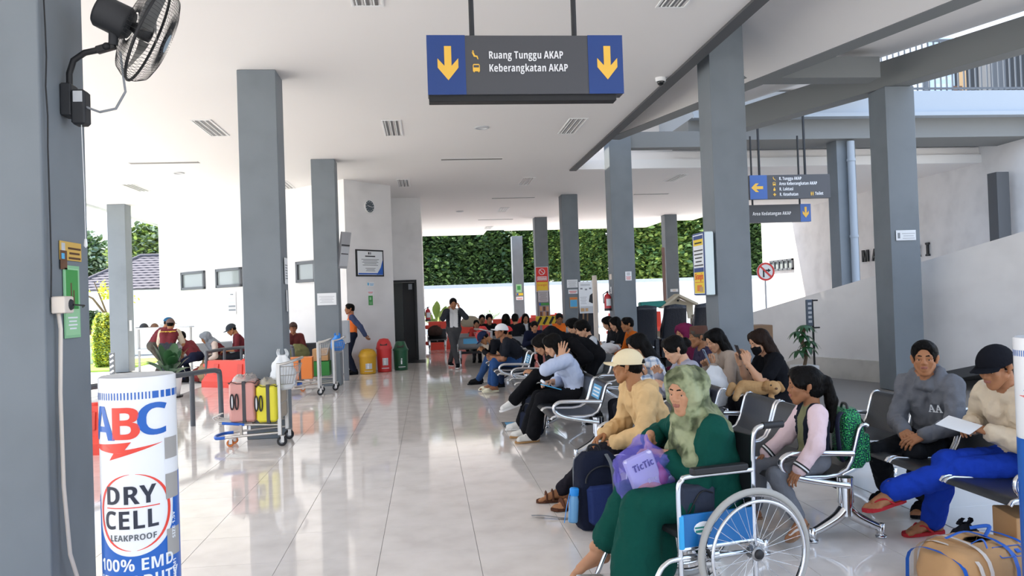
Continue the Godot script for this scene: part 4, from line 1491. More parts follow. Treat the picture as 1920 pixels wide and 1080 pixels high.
	sheet_sign(s, pt, 0.44, 0.785, M.sign_blue, [[0.07, 0.02, 0.86, 0.96, "paper"], [0.1, 0.9, 0.8, 0.06, "sign_blue"], [0.1, 0.8, 0.8, 0.1, "yellow"], [0.09, 0.03, 0.82, 0.34, "yellow"], [0.09, 0.37, 0.82, 0.07, "sign_blue"], [0.3, 0.06, 0.4, 0.1, "orange"], [0.5, 0.05, 0.3, 0.08, "tan"], [0.2, 0.83, 0.6, 0.025, "dark"], [0.12, 0.71, 0.76, 0.02, "dark"], [0.14, 0.65, 0.72, 0.02, "dark"], [0.2, 0.59, 0.6, 0.02, "dark"], [0.24, 0.53, 0.52, 0.02, "dark"], [0.12, 0.47, 0.76, 0.02, "dark"], [0.15, 0.2, 0.7, 0.012, "orange"]], 0.006, "face")
	letters("Sirangin", 0.075, pt * Transform3D(Basis.IDENTITY, Vector3(0, -0.16, 0.005)), M.red, s, 0.75)
	# fire extinguisher on the column
	fire_ext(Vector3(3.6, 1.25, -15.8), "red fire extinguisher hung on the left face of its column", true)
	fire_ext(Vector3(0.0, 1.02, -22.3), "dark red fire extinguisher hung on the corridor corner by the dark doorway", true)
	# upright post beside the extinguisher
	g = G.new()
	g.bx(Vector3(3.4, 0, -16.3), Vector3(3.48, 1.98, -16.2), 0.004)
	tag(part("white_post", g, M.cream, self), "thin cream post behind the fire extinguisher", "post")
	# massage chair board on an easel
	s = thing("advert_board", "white board showing a massage chair on an easel between two columns", "board", Vector3(3.66, 0, -18.0))
	sheet_sign(s, Transform3D(Basis(Vector3.RIGHT, -0.06), Vector3(0, 1.53, 0)), 0.44, 0.72, M.paper, [[0.05, 0.02, 0.9, 0.2, "lightgrey"], [0.1, 0.87, 0.5, 0.06, "lightgrey"], [0.08, 0.76, 0.12, 0.05, "grey"], [0.32, 0.73, 0.12, 0.05, "grey"], [0.54, 0.76, 0.12, 0.05, "grey"], [0.05, 0.06, 0.2, 0.1, "tan"], [0.3, 0.06, 0.15, 0.1, "tan"]] + lines(0.05, 0.3, 0.35, 0.25, 5, "lightgrey"), 0.01, "board")
	g = G.new()
	g.prism(PackedVector2Array([Vector2(0.0, -0.1), Vector2(0.03, 0.05), Vector2(0.1, 0.1), Vector2(0.13, 0.19), Vector2(0.19, 0.2), Vector2(0.2, 0.05), Vector2(0.18, -0.08), Vector2(0.08, -0.14)]), 0.002, Transform3D(Basis(Vector3.RIGHT, -0.06), Vector3(0, 1.53, 0.009)))
	part("print", g, M.dark, s)
	for k in [-0.16, 0.16]:
		g = G.new()
		g.bar(Vector3(k * 0.6, 1.9, -0.05), Vector3(k * 1.2, 0, 0.08), 0.03, 0.03)
		part("easel_leg", g, M.wood, s)
	g = G.new()
	g.bar(Vector3(0, 1.9, -0.06), Vector3(0, 0, -0.4), 0.03, 0.03)
	part("easel_leg", g, M.wood, s)

func fire_ext(p: Vector3, label: String, bracket := true) -> void:
	var s := thing("fire_extinguisher", label, "fire extinguisher", p)
	var g := G.new()
	g.lathe([Vector2(0.0, 0.0), Vector2(0.068, 0.0), Vector2(0.07, 0.01), Vector2(0.07, 0.27), Vector2(0.055, 0.315), Vector2(0.025, 0.335), Vector2(0.02, 0.36), Vector2(0, 0.36)], Transform3D.IDENTITY, 18)
	part("cylinder", g, mat("extred", Color("c3242c"), 0.3), s)
	g = G.new()
	g.lathe([Vector2(0.072, 0.0), Vector2(0.072, 0.045), Vector2(0.07, 0.05)], Transform3D.IDENTITY, 18)
	part("base_ring", g, M.black, s)
	g = G.new()
	g.lathe([Vector2(0.0715, 0.1), Vector2(0.0715, 0.24)], Transform3D.IDENTITY, 10, 0.6, 2.2)
	part("label", g, M.paper, s)
	g = G.new()
	g.bx(Vector3(-0.02, 0.36, -0.015), Vector3(0.02, 0.39, 0.015))
	g.bar(Vector3(-0.01, 0.39, 0), Vector3(0.07, 0.42, 0), 0.015, 0.01)
	g.bar(Vector3(-0.01, 0.37, 0), Vector3(0.07, 0.385, 0), 0.015, 0.01)
	part("valve", g, M.dark, s)
	g = G.new()
	g.tube([Vector3(-0.02, 0.37, 0), Vector3(-0.09, 0.33, 0.01), Vector3(-0.085, 0.15, 0.02)], 0.01, 6)
	part("hose", g, M.black, s)
	if bracket:
		g = G.new()
		g.bx(Vector3(0.0, 0.2, -0.04), Vector3(0.1, 0.24, -0.02))
		part("bracket", g, M.dullsteel, s)

# ------------------------------------------------------------------ things on the left
func curve(pts: Array, n := 6) -> Array:     # smooth path through the points
	var r := []
	for i in pts.size() - 1:
		var a: Vector3 = pts[maxi(i - 1, 0)]
		var b: Vector3 = pts[i]
		var c: Vector3 = pts[i + 1]
		var d: Vector3 = pts[mini(i + 2, pts.size() - 1)]
		for k in n:
			r.append(b.cubic_interpolate(c, a, d, float(k) / n))
	r.append(pts[pts.size() - 1])
	return r

func caster(o: Node3D, p: Vector3, r: float, tyre: String, dir := 1.0) -> void:
	var g := G.new()
	g.lathe([Vector2(r * 0.5, -0.014), Vector2(r * 0.8, -0.016), Vector2(r, -0.01), Vector2(r, 0.01), Vector2(r * 0.8, 0.016), Vector2(r * 0.5, 0.014)], Transform3D(Basis(Vector3.RIGHT, PI / 2), p + Vector3(0, r, 0)), 20)
	var w := part("wheel", g, M[tyre], o)
	g = G.new()
	g.lathe([Vector2(0, -0.017), Vector2(r * 0.62, -0.013), Vector2(r * 0.62, 0.013), Vector2(0, 0.017)], Transform3D(Basis(Vector3.RIGHT, PI / 2), p + Vector3(0, r, 0)), 16)
	part("hub", g, M.grey, w)
	g = G.new()
	for s in [-1, 1]:
		g.box(p + Vector3(0.01, r * 1.45, s * 0.024), Vector3(0.035, r * 1.3, 0.004), Basis.IDENTITY, 0.001)
	g.box(p + Vector3(0.01, r * 2.12, 0), Vector3(0.05, 0.006, 0.056), Basis.IDENTITY, 0.001)
	part("fork", g, M.steel, o)

# trolley: low end at -x, upright posts at x = 0; w wide along z, origin on the floor between the posts
func trolley(label: String, at: Vector3, turn := 0.0, basket := true) -> Node3D:
	var o := thing("luggage_trolley", label, "trolley", at, turn, "luggage trolleys")
	var w := 0.23
	var g := G.new()
	for s in [-1, 1]:
		g.tube(curve([Vector3(0, 0.15, s * w), Vector3(-0.35, 0.135, s * w * 0.95), Vector3(-0.62, 0.115, s * w * 0.85)]), 0.014, 8)
		g.tube(curve([Vector3(0, 0.24, s * w), Vector3(-0.45, 0.262, s * w), Vector3(-0.66, 0.285, s * w)]), 0.012, 8)
	for x in [-0.05, -0.3, -0.55]:
		g.tube([Vector3(x, 0.24 - x * 0.06, -w), Vector3(x, 0.24 - x * 0.06, w)], 0.009, 8)
	part("base_frame", g, M.steel, o)
	for s in [-1, 0, 1]:
		g = G.new()
		g.tube(curve([Vector3(-0.3, 0.255, s * w * 0.5), Vector3(-0.62, 0.285, s * w * 0.5), Vector3(-0.72, 0.3, s * w * 0.5), Vector3(-0.74, 0.335, s * w * 0.5), Vector3(-0.69, 0.35, s * w * 0.5)]), 0.009, 8)
		part("deck_rod", g, M.steel, o)
	g = G.new()
	g.tube(curve([Vector3(-0.6, 0.115, -w * 0.85), Vector3(-0.7, 0.11, -w * 0.75), Vector3(-0.745, 0.11, 0), Vector3(-0.7, 0.11, w * 0.75), Vector3(-0.6, 0.115, w * 0.85)]), 0.018, 10)
	part("front_bumper", g, M.blue, o, "blue front bumper")
	g = G.new()
	g.tube([Vector3(-0.38, 0.257, w), Vector3(-0.62, 0.283, w)], 0.016, 8)
	part("blue_sleeve", g, M.blue, o)
	for s in [-1, 1]:
		g = G.new()
		g.bar(Vector3(0, 0.12, s * w), Vector3(0.0, 0.92, s * w), 0.045, 0.03, 0.006, Vector3(0, 0, 1))
		part("post", g, M.steel, o)
		g = G.new()
		g.bar(Vector3(-0.42, 0.13, s * w * 0.9), Vector3(-0.42, 0.26, s * w), 0.03, 0.03)
		part("strut", g, M.steel, o)
	g = G.new()
	for y in [0.3, 0.46, 0.62]:
		g.bar(Vector3(0, y, -w), Vector3(0, y, w), 0.02, 0.012)
	part("cross_rail", g, M.steel, o)
	g = G.new()
	g.bx(Vector3(-0.006, 0.3, -w + 0.02), Vector3(0.006, 0.62, w - 0.02))
	part("back_panel", g, mat("paneltan", Color("b5a794"), 0.6), o)
	g = G.new()
	g.tube(curve([Vector3(0, 0.9, -w), Vector3(0.1, 0.92, -w), Vector3(0.2, 0.95, -w * 0.8), Vector3(0.22, 0.955, 0), Vector3(0.2, 0.95, w * 0.8), Vector3(0.1, 0.92, w), Vector3(0, 0.9, w)]), 0.014, 8)
	part("handle", g, M.steel, o)
	if basket:
		g = G.new()
		var rims := []
		for y in [[0.88, 1.0], [0.78, 0.86], [0.68, 0.72]]:
			var k: float = y[1]
			var ring := [Vector3(-0.01, y[0], -w * k), Vector3(0.19 * k, y[0], -w * k), Vector3(0.19 * k, y[0], w * k), Vector3(-0.01, y[0], w * k), Vector3(-0.01, y[0], -w * k)]
			rims.append(ring)
			g.tube(ring, 0.004, 5, false)
		for e in 4:
			for k in 6:
				var f := k / 6.0
				g.tube([rims[0][e].lerp(rims[0][e + 1], f), rims[1][e].lerp(rims[1][e + 1], f), rims[2][e].lerp(rims[2][e + 1], f)], 0.0025, 4, false)
		part("wire_basket", g, M.steel, o)
	for s in [-1, 1]:
		caster(o, Vector3(0.02, 0, s * w), 0.055, "rubber")
		caster(o, Vector3(-0.57, 0, s * w * 0.45), 0.04, "orange")
	return o

func suitcase(label: String, at: Vector3, turn: float, m: Material, size: Vector3) -> void:
	var o := thing("suitcase", label, "suitcase", at, turn, "")
	var g := G.new()
	g.box(Vector3(0, size.y / 2, 0), size, Basis.IDENTITY, 0.035)
	part("shell", g, m, o)
	g = G.new()
	g.box(Vector3(0.02, size.y / 2, 0), Vector3(0.038, size.y + 0.008, size.z + 0.01), Basis.IDENTITY, 0.003)
	part("strap", g, mat("strap", Color("4a494d"), 0.7), o)
	for k in [-0.105, -0.055]:
		g = G.new()
		var pts := []
		for i in 17:
			var a := TAU * i / 16
			pts.append(Vector3(k + 0.017 * cos(a), size.y * 0.52 + 0.085 * sin(a), size.z / 2 + 0.012))
		g.tube(pts, 0.007, 6, false)
		part("handle", g, M.black, o)
	g = G.new()
	g.box(Vector3(-0.105, size.y * 0.52, size.z / 2 + 0.006), Vector3(0.018, 0.13, 0.008), Basis.IDENTITY, 0.003)
	part("handle_insert", g, M.paper, o)
	# crumpled clear wrap standing up on the top, with a dark zip edge
	g = G.new()
	var rows := []
	for j in 5:
		var row := []
		for i in 12:
			var a := TAU * i / 12
			var k: float = [1.0, 0.92, 0.8, 0.6, 0.25][j]
			row.append(Vector3(size.x * 0.49 * cos(a) * k, size.y - 0.01 + [0.0, 0.03, 0.055, 0.07, 0.06][j] + 0.02 * sin(i * 2.7 + j) * minf(j, 2) * 0.6, size.z * 0.49 * sin(a) * k))
		rows.append(row)
	g.grid(rows, true)
	part("plastic_wrap", g, M.wrap, o)
	g = G.new()
	var zp := []
	for i in 25:
		var a := TAU * i / 24
		zp.append(Vector3(clampf(size.x * 0.7 * cos(a), -size.x * 0.5, size.x * 0.5), size.y - 0.012 + 0.012 * sin(i * 1.7), clampf(size.z * 0.7 * sin(a), -size.z * 0.5, size.z * 0.5)))
	g.tube(zp, 0.0045, 6, false)
	part("zip", g, M.black, o)

# crumpled plastic bag: lathe-like sack with two ears
func sack(label: String, at: Vector3, w: float, h: float, m: Material, seed_: int, called := "plastic_bag", d := 0.75, ears := 1.0, tip := 0.32, crumple := 1.0) -> Node3D:
	var o := thing(called, label, "bag", at)
	var n := FastNoiseLite.new()
	n.seed = seed_
	n.frequency = 7.0 * crumple
	var g := G.new()
	var rows := []
	for j in 15:
		var f := j / 14.0
		var rad := w / 2 * (0.62 + 0.5 * sin(PI * pow(f, 0.8)) if f < 0.72 else lerpf(0.98, tip, pow((f - 0.72) / 0.28, 0.6 if tip < 0.2 else 1.0)))
		if j == 0:
			rad = 0.02
		var row := []
		for i in 28:
			var a := TAU * i / 28
			var p := Vector3(cos(a), 0, sin(a) * d) * rad + Vector3(0, h * maxf(f - 0.04, 0.0), 0)
			p *= Vector3(1, 1, 1)
			var k := n.get_noise_3dv(p * 1.2)
			p += Vector3(cos(a), 0.3, sin(a)) * k * w * 0.13 * crumple * (0.4 if j < 2 else 1.0)
			row.append(p)
		rows.append(row)
	g.grid(rows, true)
	part("bag_body", g, m, o)
	for s in ([-1, 1] if ears > 0.0 else []):
		g = G.new()
		var hr := []
		for j in 7:
			var f := j / 6.0
			var row := []
			for i in 5:
				row.append(Vector3(s * w * (0.14 + 0.06 * sin(f * PI)) + (i - 2) * w * 0.05 * (1 - f * 0.4), h * (0.9 + 0.22 * f * ears), (i - 2) * w * 0.07 * cos(f * 2 + i) + n.get_noise_2d(f * 0.3, i) * 0.02))
			hr.append(row)
		g.grid(hr)
		part("bag_handle", g, m, o)
	return o

func carton(label: String, at: Vector3, turn: float, size: Vector3, m: String, tape := "tan", called := "carton") -> Node3D:
	var o := thing(called, label, "box", at, turn)
	var g := G.new()
	g.box(Vector3(0, size.y / 2, 0), size, Basis.IDENTITY, 0.006)
	part("box_body", g, M[m], o)
	g = G.new()
	g.box(Vector3(0, size.y / 2, 0), Vector3(0.04, size.y + 0.004, size.z + 0.004), Basis.IDENTITY, 0.0)
	part("tape", g, M[tape], o)
	return o

func water_barrier(label: String, at: Vector3, turn: float, len_: float) -> Node3D:
	var o := thing("water_barrier", label, "barrier", at, turn, "red plastic barriers")
	var g := G.new()
	var prof := [Vector2(-0.22, 0.0), Vector2(-0.22, 0.12), Vector2(-0.14, 0.2), Vector2(-0.11, 0.52), Vector2(0.11, 0.52), Vector2(0.14, 0.2), Vector2(0.22, 0.12), Vector2(0.22, 0.0)]
	var poly := PackedVector2Array(prof)
	g.prism(poly, len_, Transform3D(Basis(Vector3(0, 0, 1), Vector3.UP, Vector3.LEFT), Vector3(-len_ / 2, 0, 0)))
	part("barrier_body", g, M.barrier_red, o)
	for k in 2:
		g = G.new()
		g.box(Vector3(-len_ / 2 - 0.05, 0.12 + 0.3 * k, 0), Vector3(0.12, 0.07, 0.16), Basis.IDENTITY, 0.02)
		part("lug", g, M.barrier_red, o)
	for k in 3:
		g = G.new()
		g.box(Vector3(-len_ / 3 + len_ / 3 * k, 0.36, 0.135), Vector3(0.13, 0.2, 0.02), Basis(Vector3.RIGHT, -0.1), 0.006)
		part("recess_pad", g, mat("barrier_shade", Color("dc4a3b"), 0.5), o)
	g = G.new()
	g.lathe([Vector2(0, 0.55), Vector2(0.05, 0.55), Vector2(0.05, 0.52)], Transform3D.IDENTITY, 12, 0, TAU, true)
	part("filler_cap", g, M.barrier_red, o)
	return o

func bin(label: String, at: Vector3, r: float, h: float, m: Material, dome: bool) -> void:
	var o := thing("waste_bin", label, "bin", at)
	var g := G.new()
	var hb := h * 0.68
	g.lathe([Vector2(0, 0), Vector2(r * 0.9, 0), Vector2(r * 0.92, 0.02), Vector2(r, hb), Vector2(r, hb + 0.01)], Transform3D.IDENTITY, 28)
	part("bin_body", g, m, o)
	g = G.new()
	if dome:
		g.lathe([Vector2(r * 1.07, hb), Vector2(r * 1.07, hb + 0.03), Vector2(r, hb + 0.06), Vector2(r * 0.9, hb + (h - hb) * 0.6), Vector2(r * 0.6, h - 0.015), Vector2(0, h)], Transform3D.IDENTITY, 28)
	else:
		g.lathe([Vector2(r * 1.07, hb), Vector2(r * 1.07, hb + 0.03), Vector2(r * 0.95, hb + 0.05), Vector2(r * 0.6, h), Vector2(0, h)], Transform3D.IDENTITY, 28)
	part("lid", g, m, o)
	g = G.new()
	g.box(Vector3(0.0, h - (h - hb) * 0.36, r * 0.62), Vector3(r * 0.95, (h - hb) * 0.75, 0.012), Basis(Vector3.RIGHT, -0.75), 0.004)
	part("flap", g, mat("flap_dark", Color("3b3532"), 0.5), o)
	g = G.new()
	g.lathe([Vector2(r * 1.0, hb * 0.3), Vector2(r * 1.02, hb * 0.62)], Transform3D.IDENTITY, 8, 1.0, 1.75)
	part("label_patch", g, m if not dome else M.lightgrey, o)
	g = G.new()
	g.lathe([Vector2(r * 1.0, hb * 0.16), Vector2(r * 1.01, hb * 0.19)], Transform3D.IDENTITY, 8, 0.9, 1.9)
	g.box(Vector3(0.02, hb * 0.42, r * 0.99), Vector3(0.03, hb * 0.2, 0.01), Basis.IDENTITY, 0.0)
	g.ball(Vector3(0.02, hb * 0.58, r * 0.99), Vector3(0.02, 0.02, 0.006))
	part("print", g, M.paper, o)

func broad_plant(label: String, at: Vector3, leaves: int, h: float, len_: float, seed_: int, mat_: Material, pot: String, called := "potted_plant") -> Node3D:
	var o := thing(called, label, "potted plant", at)
	var r := RandomNumberGenerator.new()
	r.seed = seed_
	var g := G.new()
	g.lathe([Vector2(0, 0.02), Vector2(0.15, 0.02), Vector2(0.2, 0.36), Vector2(0.215, 0.36), Vector2(0.215, 0.4), Vector2(0.19, 0.4), Vector2(0.18, 0.36), Vector2(0, 0.35)], Transform3D.IDENTITY, 24)
	part("pot", g, M[pot], o)
	g = G.new()
	g.lathe([Vector2(0, 0), Vector2(0.2, 0), Vector2(0.21, 0.03), Vector2(0.15, 0.02)], Transform3D.IDENTITY, 20)
	part("saucer", g, M.dark, o)
	for i in leaves:
		g = G.new()
		var a := r.randf() * TAU
		var up := r.randf_range(0.25, 1.0)
		var d := Vector3(cos(a), 0, sin(a))
		var base := Vector3(0, 0.36, 0) + d * 0.04
		var side := d.cross(Vector3.UP)
		var rows := []
		var l := len_ * r.randf_range(0.8, 1.15)
		for j in 9:
			var f := j / 8.0
			var c := base + d * l * f * (1.1 - up * 0.6) + Vector3(0, h * up * (1.3 * f - 0.45 * f * f * (1.6 - up)), 0)
			var wd := 0.015 if f < 0.3 else 0.1 * l * 1.6 * sin(PI * clampf((f - 0.28) / 0.72, 0.02, 1.0))
			rows.append([c - side * wd + Vector3(0, wd * 0.35, 0), c, c + side * wd + Vector3(0, wd * 0.35, 0)])
		g.grid(rows)
		part("leaf", g, mat_, o)
	return o

func build_left_things() -> void:
	var wr := hexm("wrap", "d8cfca", 0.15)
	wr.transparency = BaseMaterial3D.TRANSPARENCY_ALPHA
	wr.albedo_color = Color(0.8, 0.78, 0.76, 0.45)
	# luggage trolleys
	trolley("steel luggage trolley loaded with the pink and the yellow suitcase", Vector3(-1.68, 0, -9.38), 0.0, true)
	suitcase("pink suitcase in clear wrap with a dark strap on the near trolley", Vector3(-2.08, 0.283, -9.32), 2.0, hexm("case_pink", "d99c93", 0.35), Vector3(0.29, 0.45, 0.4))
	suitcase("yellow suitcase in clear wrap with a dark strap on the near trolley", Vector3(-1.80, 0.27, -9.3), -3.0, hexm("case_yellow", "e6da35", 0.35), Vector3(0.235, 0.42, 0.4))
	var wb := hexm("bagwhite", "e9ecee", 0.4)
	wb.backlight_enabled = true
	wb.backlight = Color(0.3, 0.3, 0.3)
	sack("white plastic bag in the basket of the suitcase trolley", Vector3(-1.66, 0.6, -9.33), 0.25, 0.42, wb, 4)
	trolley("steel luggage trolley carrying an orange carton, beyond the suitcase column", Vector3(-1.93, 0, -14.36), 4.0, true)
	trolley("steel luggage trolley with the blue bag, beside the officer's column", Vector3(-1.75, 0, -15.05), 4.0, true)
	carton("orange brown carton tied with dark string on a trolley", Vector3(-2.24, 0.29, -14.3), 4, Vector3(0.42, 0.37, 0.36), "orange", "strap", "carton")
	carton("brown carton standing on the trolley with the blue bag, above the green box", Vector3(-1.98, 0.54, -15.05), 0, Vector3(0.28, 0.22, 0.3), "carton", "brown")
	carton("green printed box under the brown carton on the far trolley", Vector3(-1.98, 0.27, -15.05), 0, Vector3(0.32, 0.26, 0.34), "green", "teal")
	var bb := hexm("bagblue", "2f8fe6", 0.35)
	bb.backlight_enabled = true
	bb.backlight = Color(0.1, 0.3, 0.6)
	sack("bright blue plastic bag hanging in a trolley basket by the officer", Vector3(-1.68, 0.7, -15.05), 0.22, 0.3, bb, 9)
	var gc := thing("fan_cabinet", "pale grey metal cabinet on a stand beside the officer", "cabinet", Vector3(-1.7, 0, -16.7))
	var g := G.new()
	g.box(Vector3(0, 1.0, 0), Vector3(0.17, 0.46, 0.26), Basis.IDENTITY, 0.01)
	part("body", g, M.lightgrey, gc)
	g = G.new()
	g.bx(Vector3(-0.05, 0, -0.05), Vector3(0.05, 0.75, 0.05))
	part("stand", g, M.grey, gc)
	# waste bins
	bin("yellow waste bin with a domed lid, leftmost of the three bins", Vector3(-1.37, 0, -18.1), 0.19, 0.56, hexm("binyellow", "d9a528", 0.4), true)
	bin("red waste bin with a domed lid, tallest and middle of the three bins", Vector3(-1.02, 0, -18.42), 0.17, 0.76, hexm("binred", "d93a3a", 0.4), true)
	bin("dark green waste bin, right of the three bins beside the doorway", Vector3(-0.66, 0, -18.75), 0.17, 0.66, hexm("bingreen", "1d5a3a", 0.4), false)
	# red barriers and rails
	water_barrier("red plastic barrier behind the pipe rail, left of the suitcase column", Vector3(-3.62, 0, -16.25), -32, 1.9)
	water_barrier("red plastic barrier just left of the near battery shaped stand", Vector3(-3.72, 0, -9.4), -8, 1.0)
	var r := thing("pipe_rail", "grey pipe rail with a rounded end behind the battery shaped stand", "railing", Vector3(-3.1, 0, -11.1))
	g = G.new()
	g.tube(curve([Vector3(-1.3, 0.7, 2.4), Vector3(-0.2, 0.7, 0.3), Vector3(0.06, 0.7, -0.3), Vector3(0.14, 0.685, -0.47), Vector3(0.165, 0.6, -0.52), Vector3(0.17, 0.0, -0.53)], 6), 0.035, 12)
	part("rail", g, M.frame_grey, r)
	for z in [[-0.06, 0.02], [-1.2, 2.2]]:
		g = G.new()
		g.tube([Vector3(z[0], 0, z[1]), Vector3(z[0], 0.69, z[1])], 0.032, 10)
		part("post", g, M.frame_grey, r)
	r = thing("pipe_rail", "grey pipe rail behind the red barrier at the suitcase column", "railing", Vector3(-3.95, 0, -17.4))
	g = G.new()
	g.tube(curve([Vector3(-0.5, 0.0, 0.75), Vector3(-0.5, 0.62, 0.75), Vector3(-0.45, 0.7, 0.66), Vector3(0.0, 0.72, -0.05), Vector3(1.05, 0.74, 0.55), Vector3(1.15, 0.7, 0.6), Vector3(1.18, 0.6, 0.62), Vector3(1.18, 0.0, 0.62)], 6), 0.035, 10)
	part("rail", g, M.frame_grey, r)
	for p in [Vector3(0.0, 0, -0.05), Vector3(-0.25, 0, 0.35)]:
		g = G.new()
		g.tube([p, p + Vector3(0, 0.71, 0)], 0.03, 10)
		part("post", g, M.frame_grey, r)
	broad_plant("broad leaved plant in a white pot behind the battery shaped stand", Vector3(-4.62, 0, -14.9), 22, 0.6, 0.5, 5, M.leaf_pot, "white")
	# rack with caps and bags at the far left
	var k := thing("rack", "open metal rack behind the porters at the far left", "rack", Vector3(-6.9, 0, -21.6))
	for x in [-0.55, 0.1, 0.75]:
		g = G.new()
		g.bx(Vector3(x - 0.025, 0, -0.025), Vector3(x + 0.025, 1.12, 0.025))
		part("upright", g, M.dullsteel, k)
	for y in [0.55, 1.1]:
		g = G.new()
		g.bx(Vector3(-0.58, y, -0.22), Vector3(0.78, y + 0.04, 0.22))
		part("shelf", g, M.lightgrey, k)
	for e in [["dark folded cap on the left end of the rack", Vector3(-7.3, 1.14, -21.55), "dark", 0.11], ["dark red cap lying between two others on the rack", Vector3(-7.02, 1.14, -21.5), "brown", 0.1], ["big greyish cap on the rack beside the grey cabinet", Vector3(-6.68, 1.14, -21.55), "lightgrey", 0.14]]:
		var cp := thing("cap", e[0], "cap", e[1])
		g = G.new()
		g.ball(Vector3.ZERO, Vector3(e[3], e[3] * 1.05, e[3] * 1.1), Basis.IDENTITY, 14, 6, 0.0, 0.5)
		part("crown", g, M[e[2]], cp)
		g = G.new()
		g.box(Vector3(-e[3] * 1.2, 0.008, 0.02), Vector3(e[3] * 0.9, 0.012, e[3] * 1.3), Basis.IDENTITY, 0.005)
		part("brim", g, M[e[2]], cp)
	g = G.new()
	var hz := thing("hazard_post", "dark post with white slanting stripes beside the pale left column", "post", Vector3(-7.9, 0, -21.0))
	g.bx(Vector3(-0.06, 0, -0.03), Vector3(0.06, 0.55, 0.03))
	part("post", g, M.frame_grey, hz)
	for i in 4:
		g = G.new()
		g.box(Vector3(0, 0.08 + 0.13 * i, 0.032), Vector3(0.1, 0.045, 0.004), Basis(Vector3(0, 0, 1), 0.6), 0.0)
		part("stripe", g, M.paper, hz)
	# bundles beside the porters
	var bl := [["string tied bundle of leaves behind the capped man in the corner", Vector3(-3.2, 0.43, -18.45), 0.32, 0.28, "6d6a45", 3], ["bundle of leaves on the seat beside the seated porter in brown", Vector3(-2.78, 0.42, -17.5), 0.42, 0.34, "7a7a52", 7], ["white sack beside the rail, left of the suitcase column", Vector3(-3.75, 0.42, -18.0), 0.3, 0.24, "e6e6e4", 12], ["maroon and yellow bag on the ground by the bending porter", Vector3(-4.9, 0.0, -17.9), 0.4, 0.34, "8d3f3c", 14], ["blue grey pack on the floor behind the carton trolley", Vector3(-2.75, 0.0, -16.1), 0.5, 0.5, "30364a", 15]]
	for e in bl:
		sack(e[0], e[1], e[2], e[3], cloth(e[4]), e[5], "bundle", 0.9, 0.0)
	# notice: the battery shaped advertising stands
	battery("battery shaped advertising stand in the left foreground", Vector3(-1.19, 0, -3.42), 0.145, 1.285, 3, false)
	battery("battery shaped advertising stand cut off by the right edge", Vector3(2.85, 0, -3.42), 0.145, 1.285, 3, true)
	var gb := sack("grey plastic wrapped bundle at the foot of the foreground column", Vector3(-1.8, 0.0, -3.2), 0.36, 0.3, hexm("greywrap", "8d8f90", 0.2), 21, "bundle", 0.9, 0.0)
	gb.set_meta("category", "bundle")

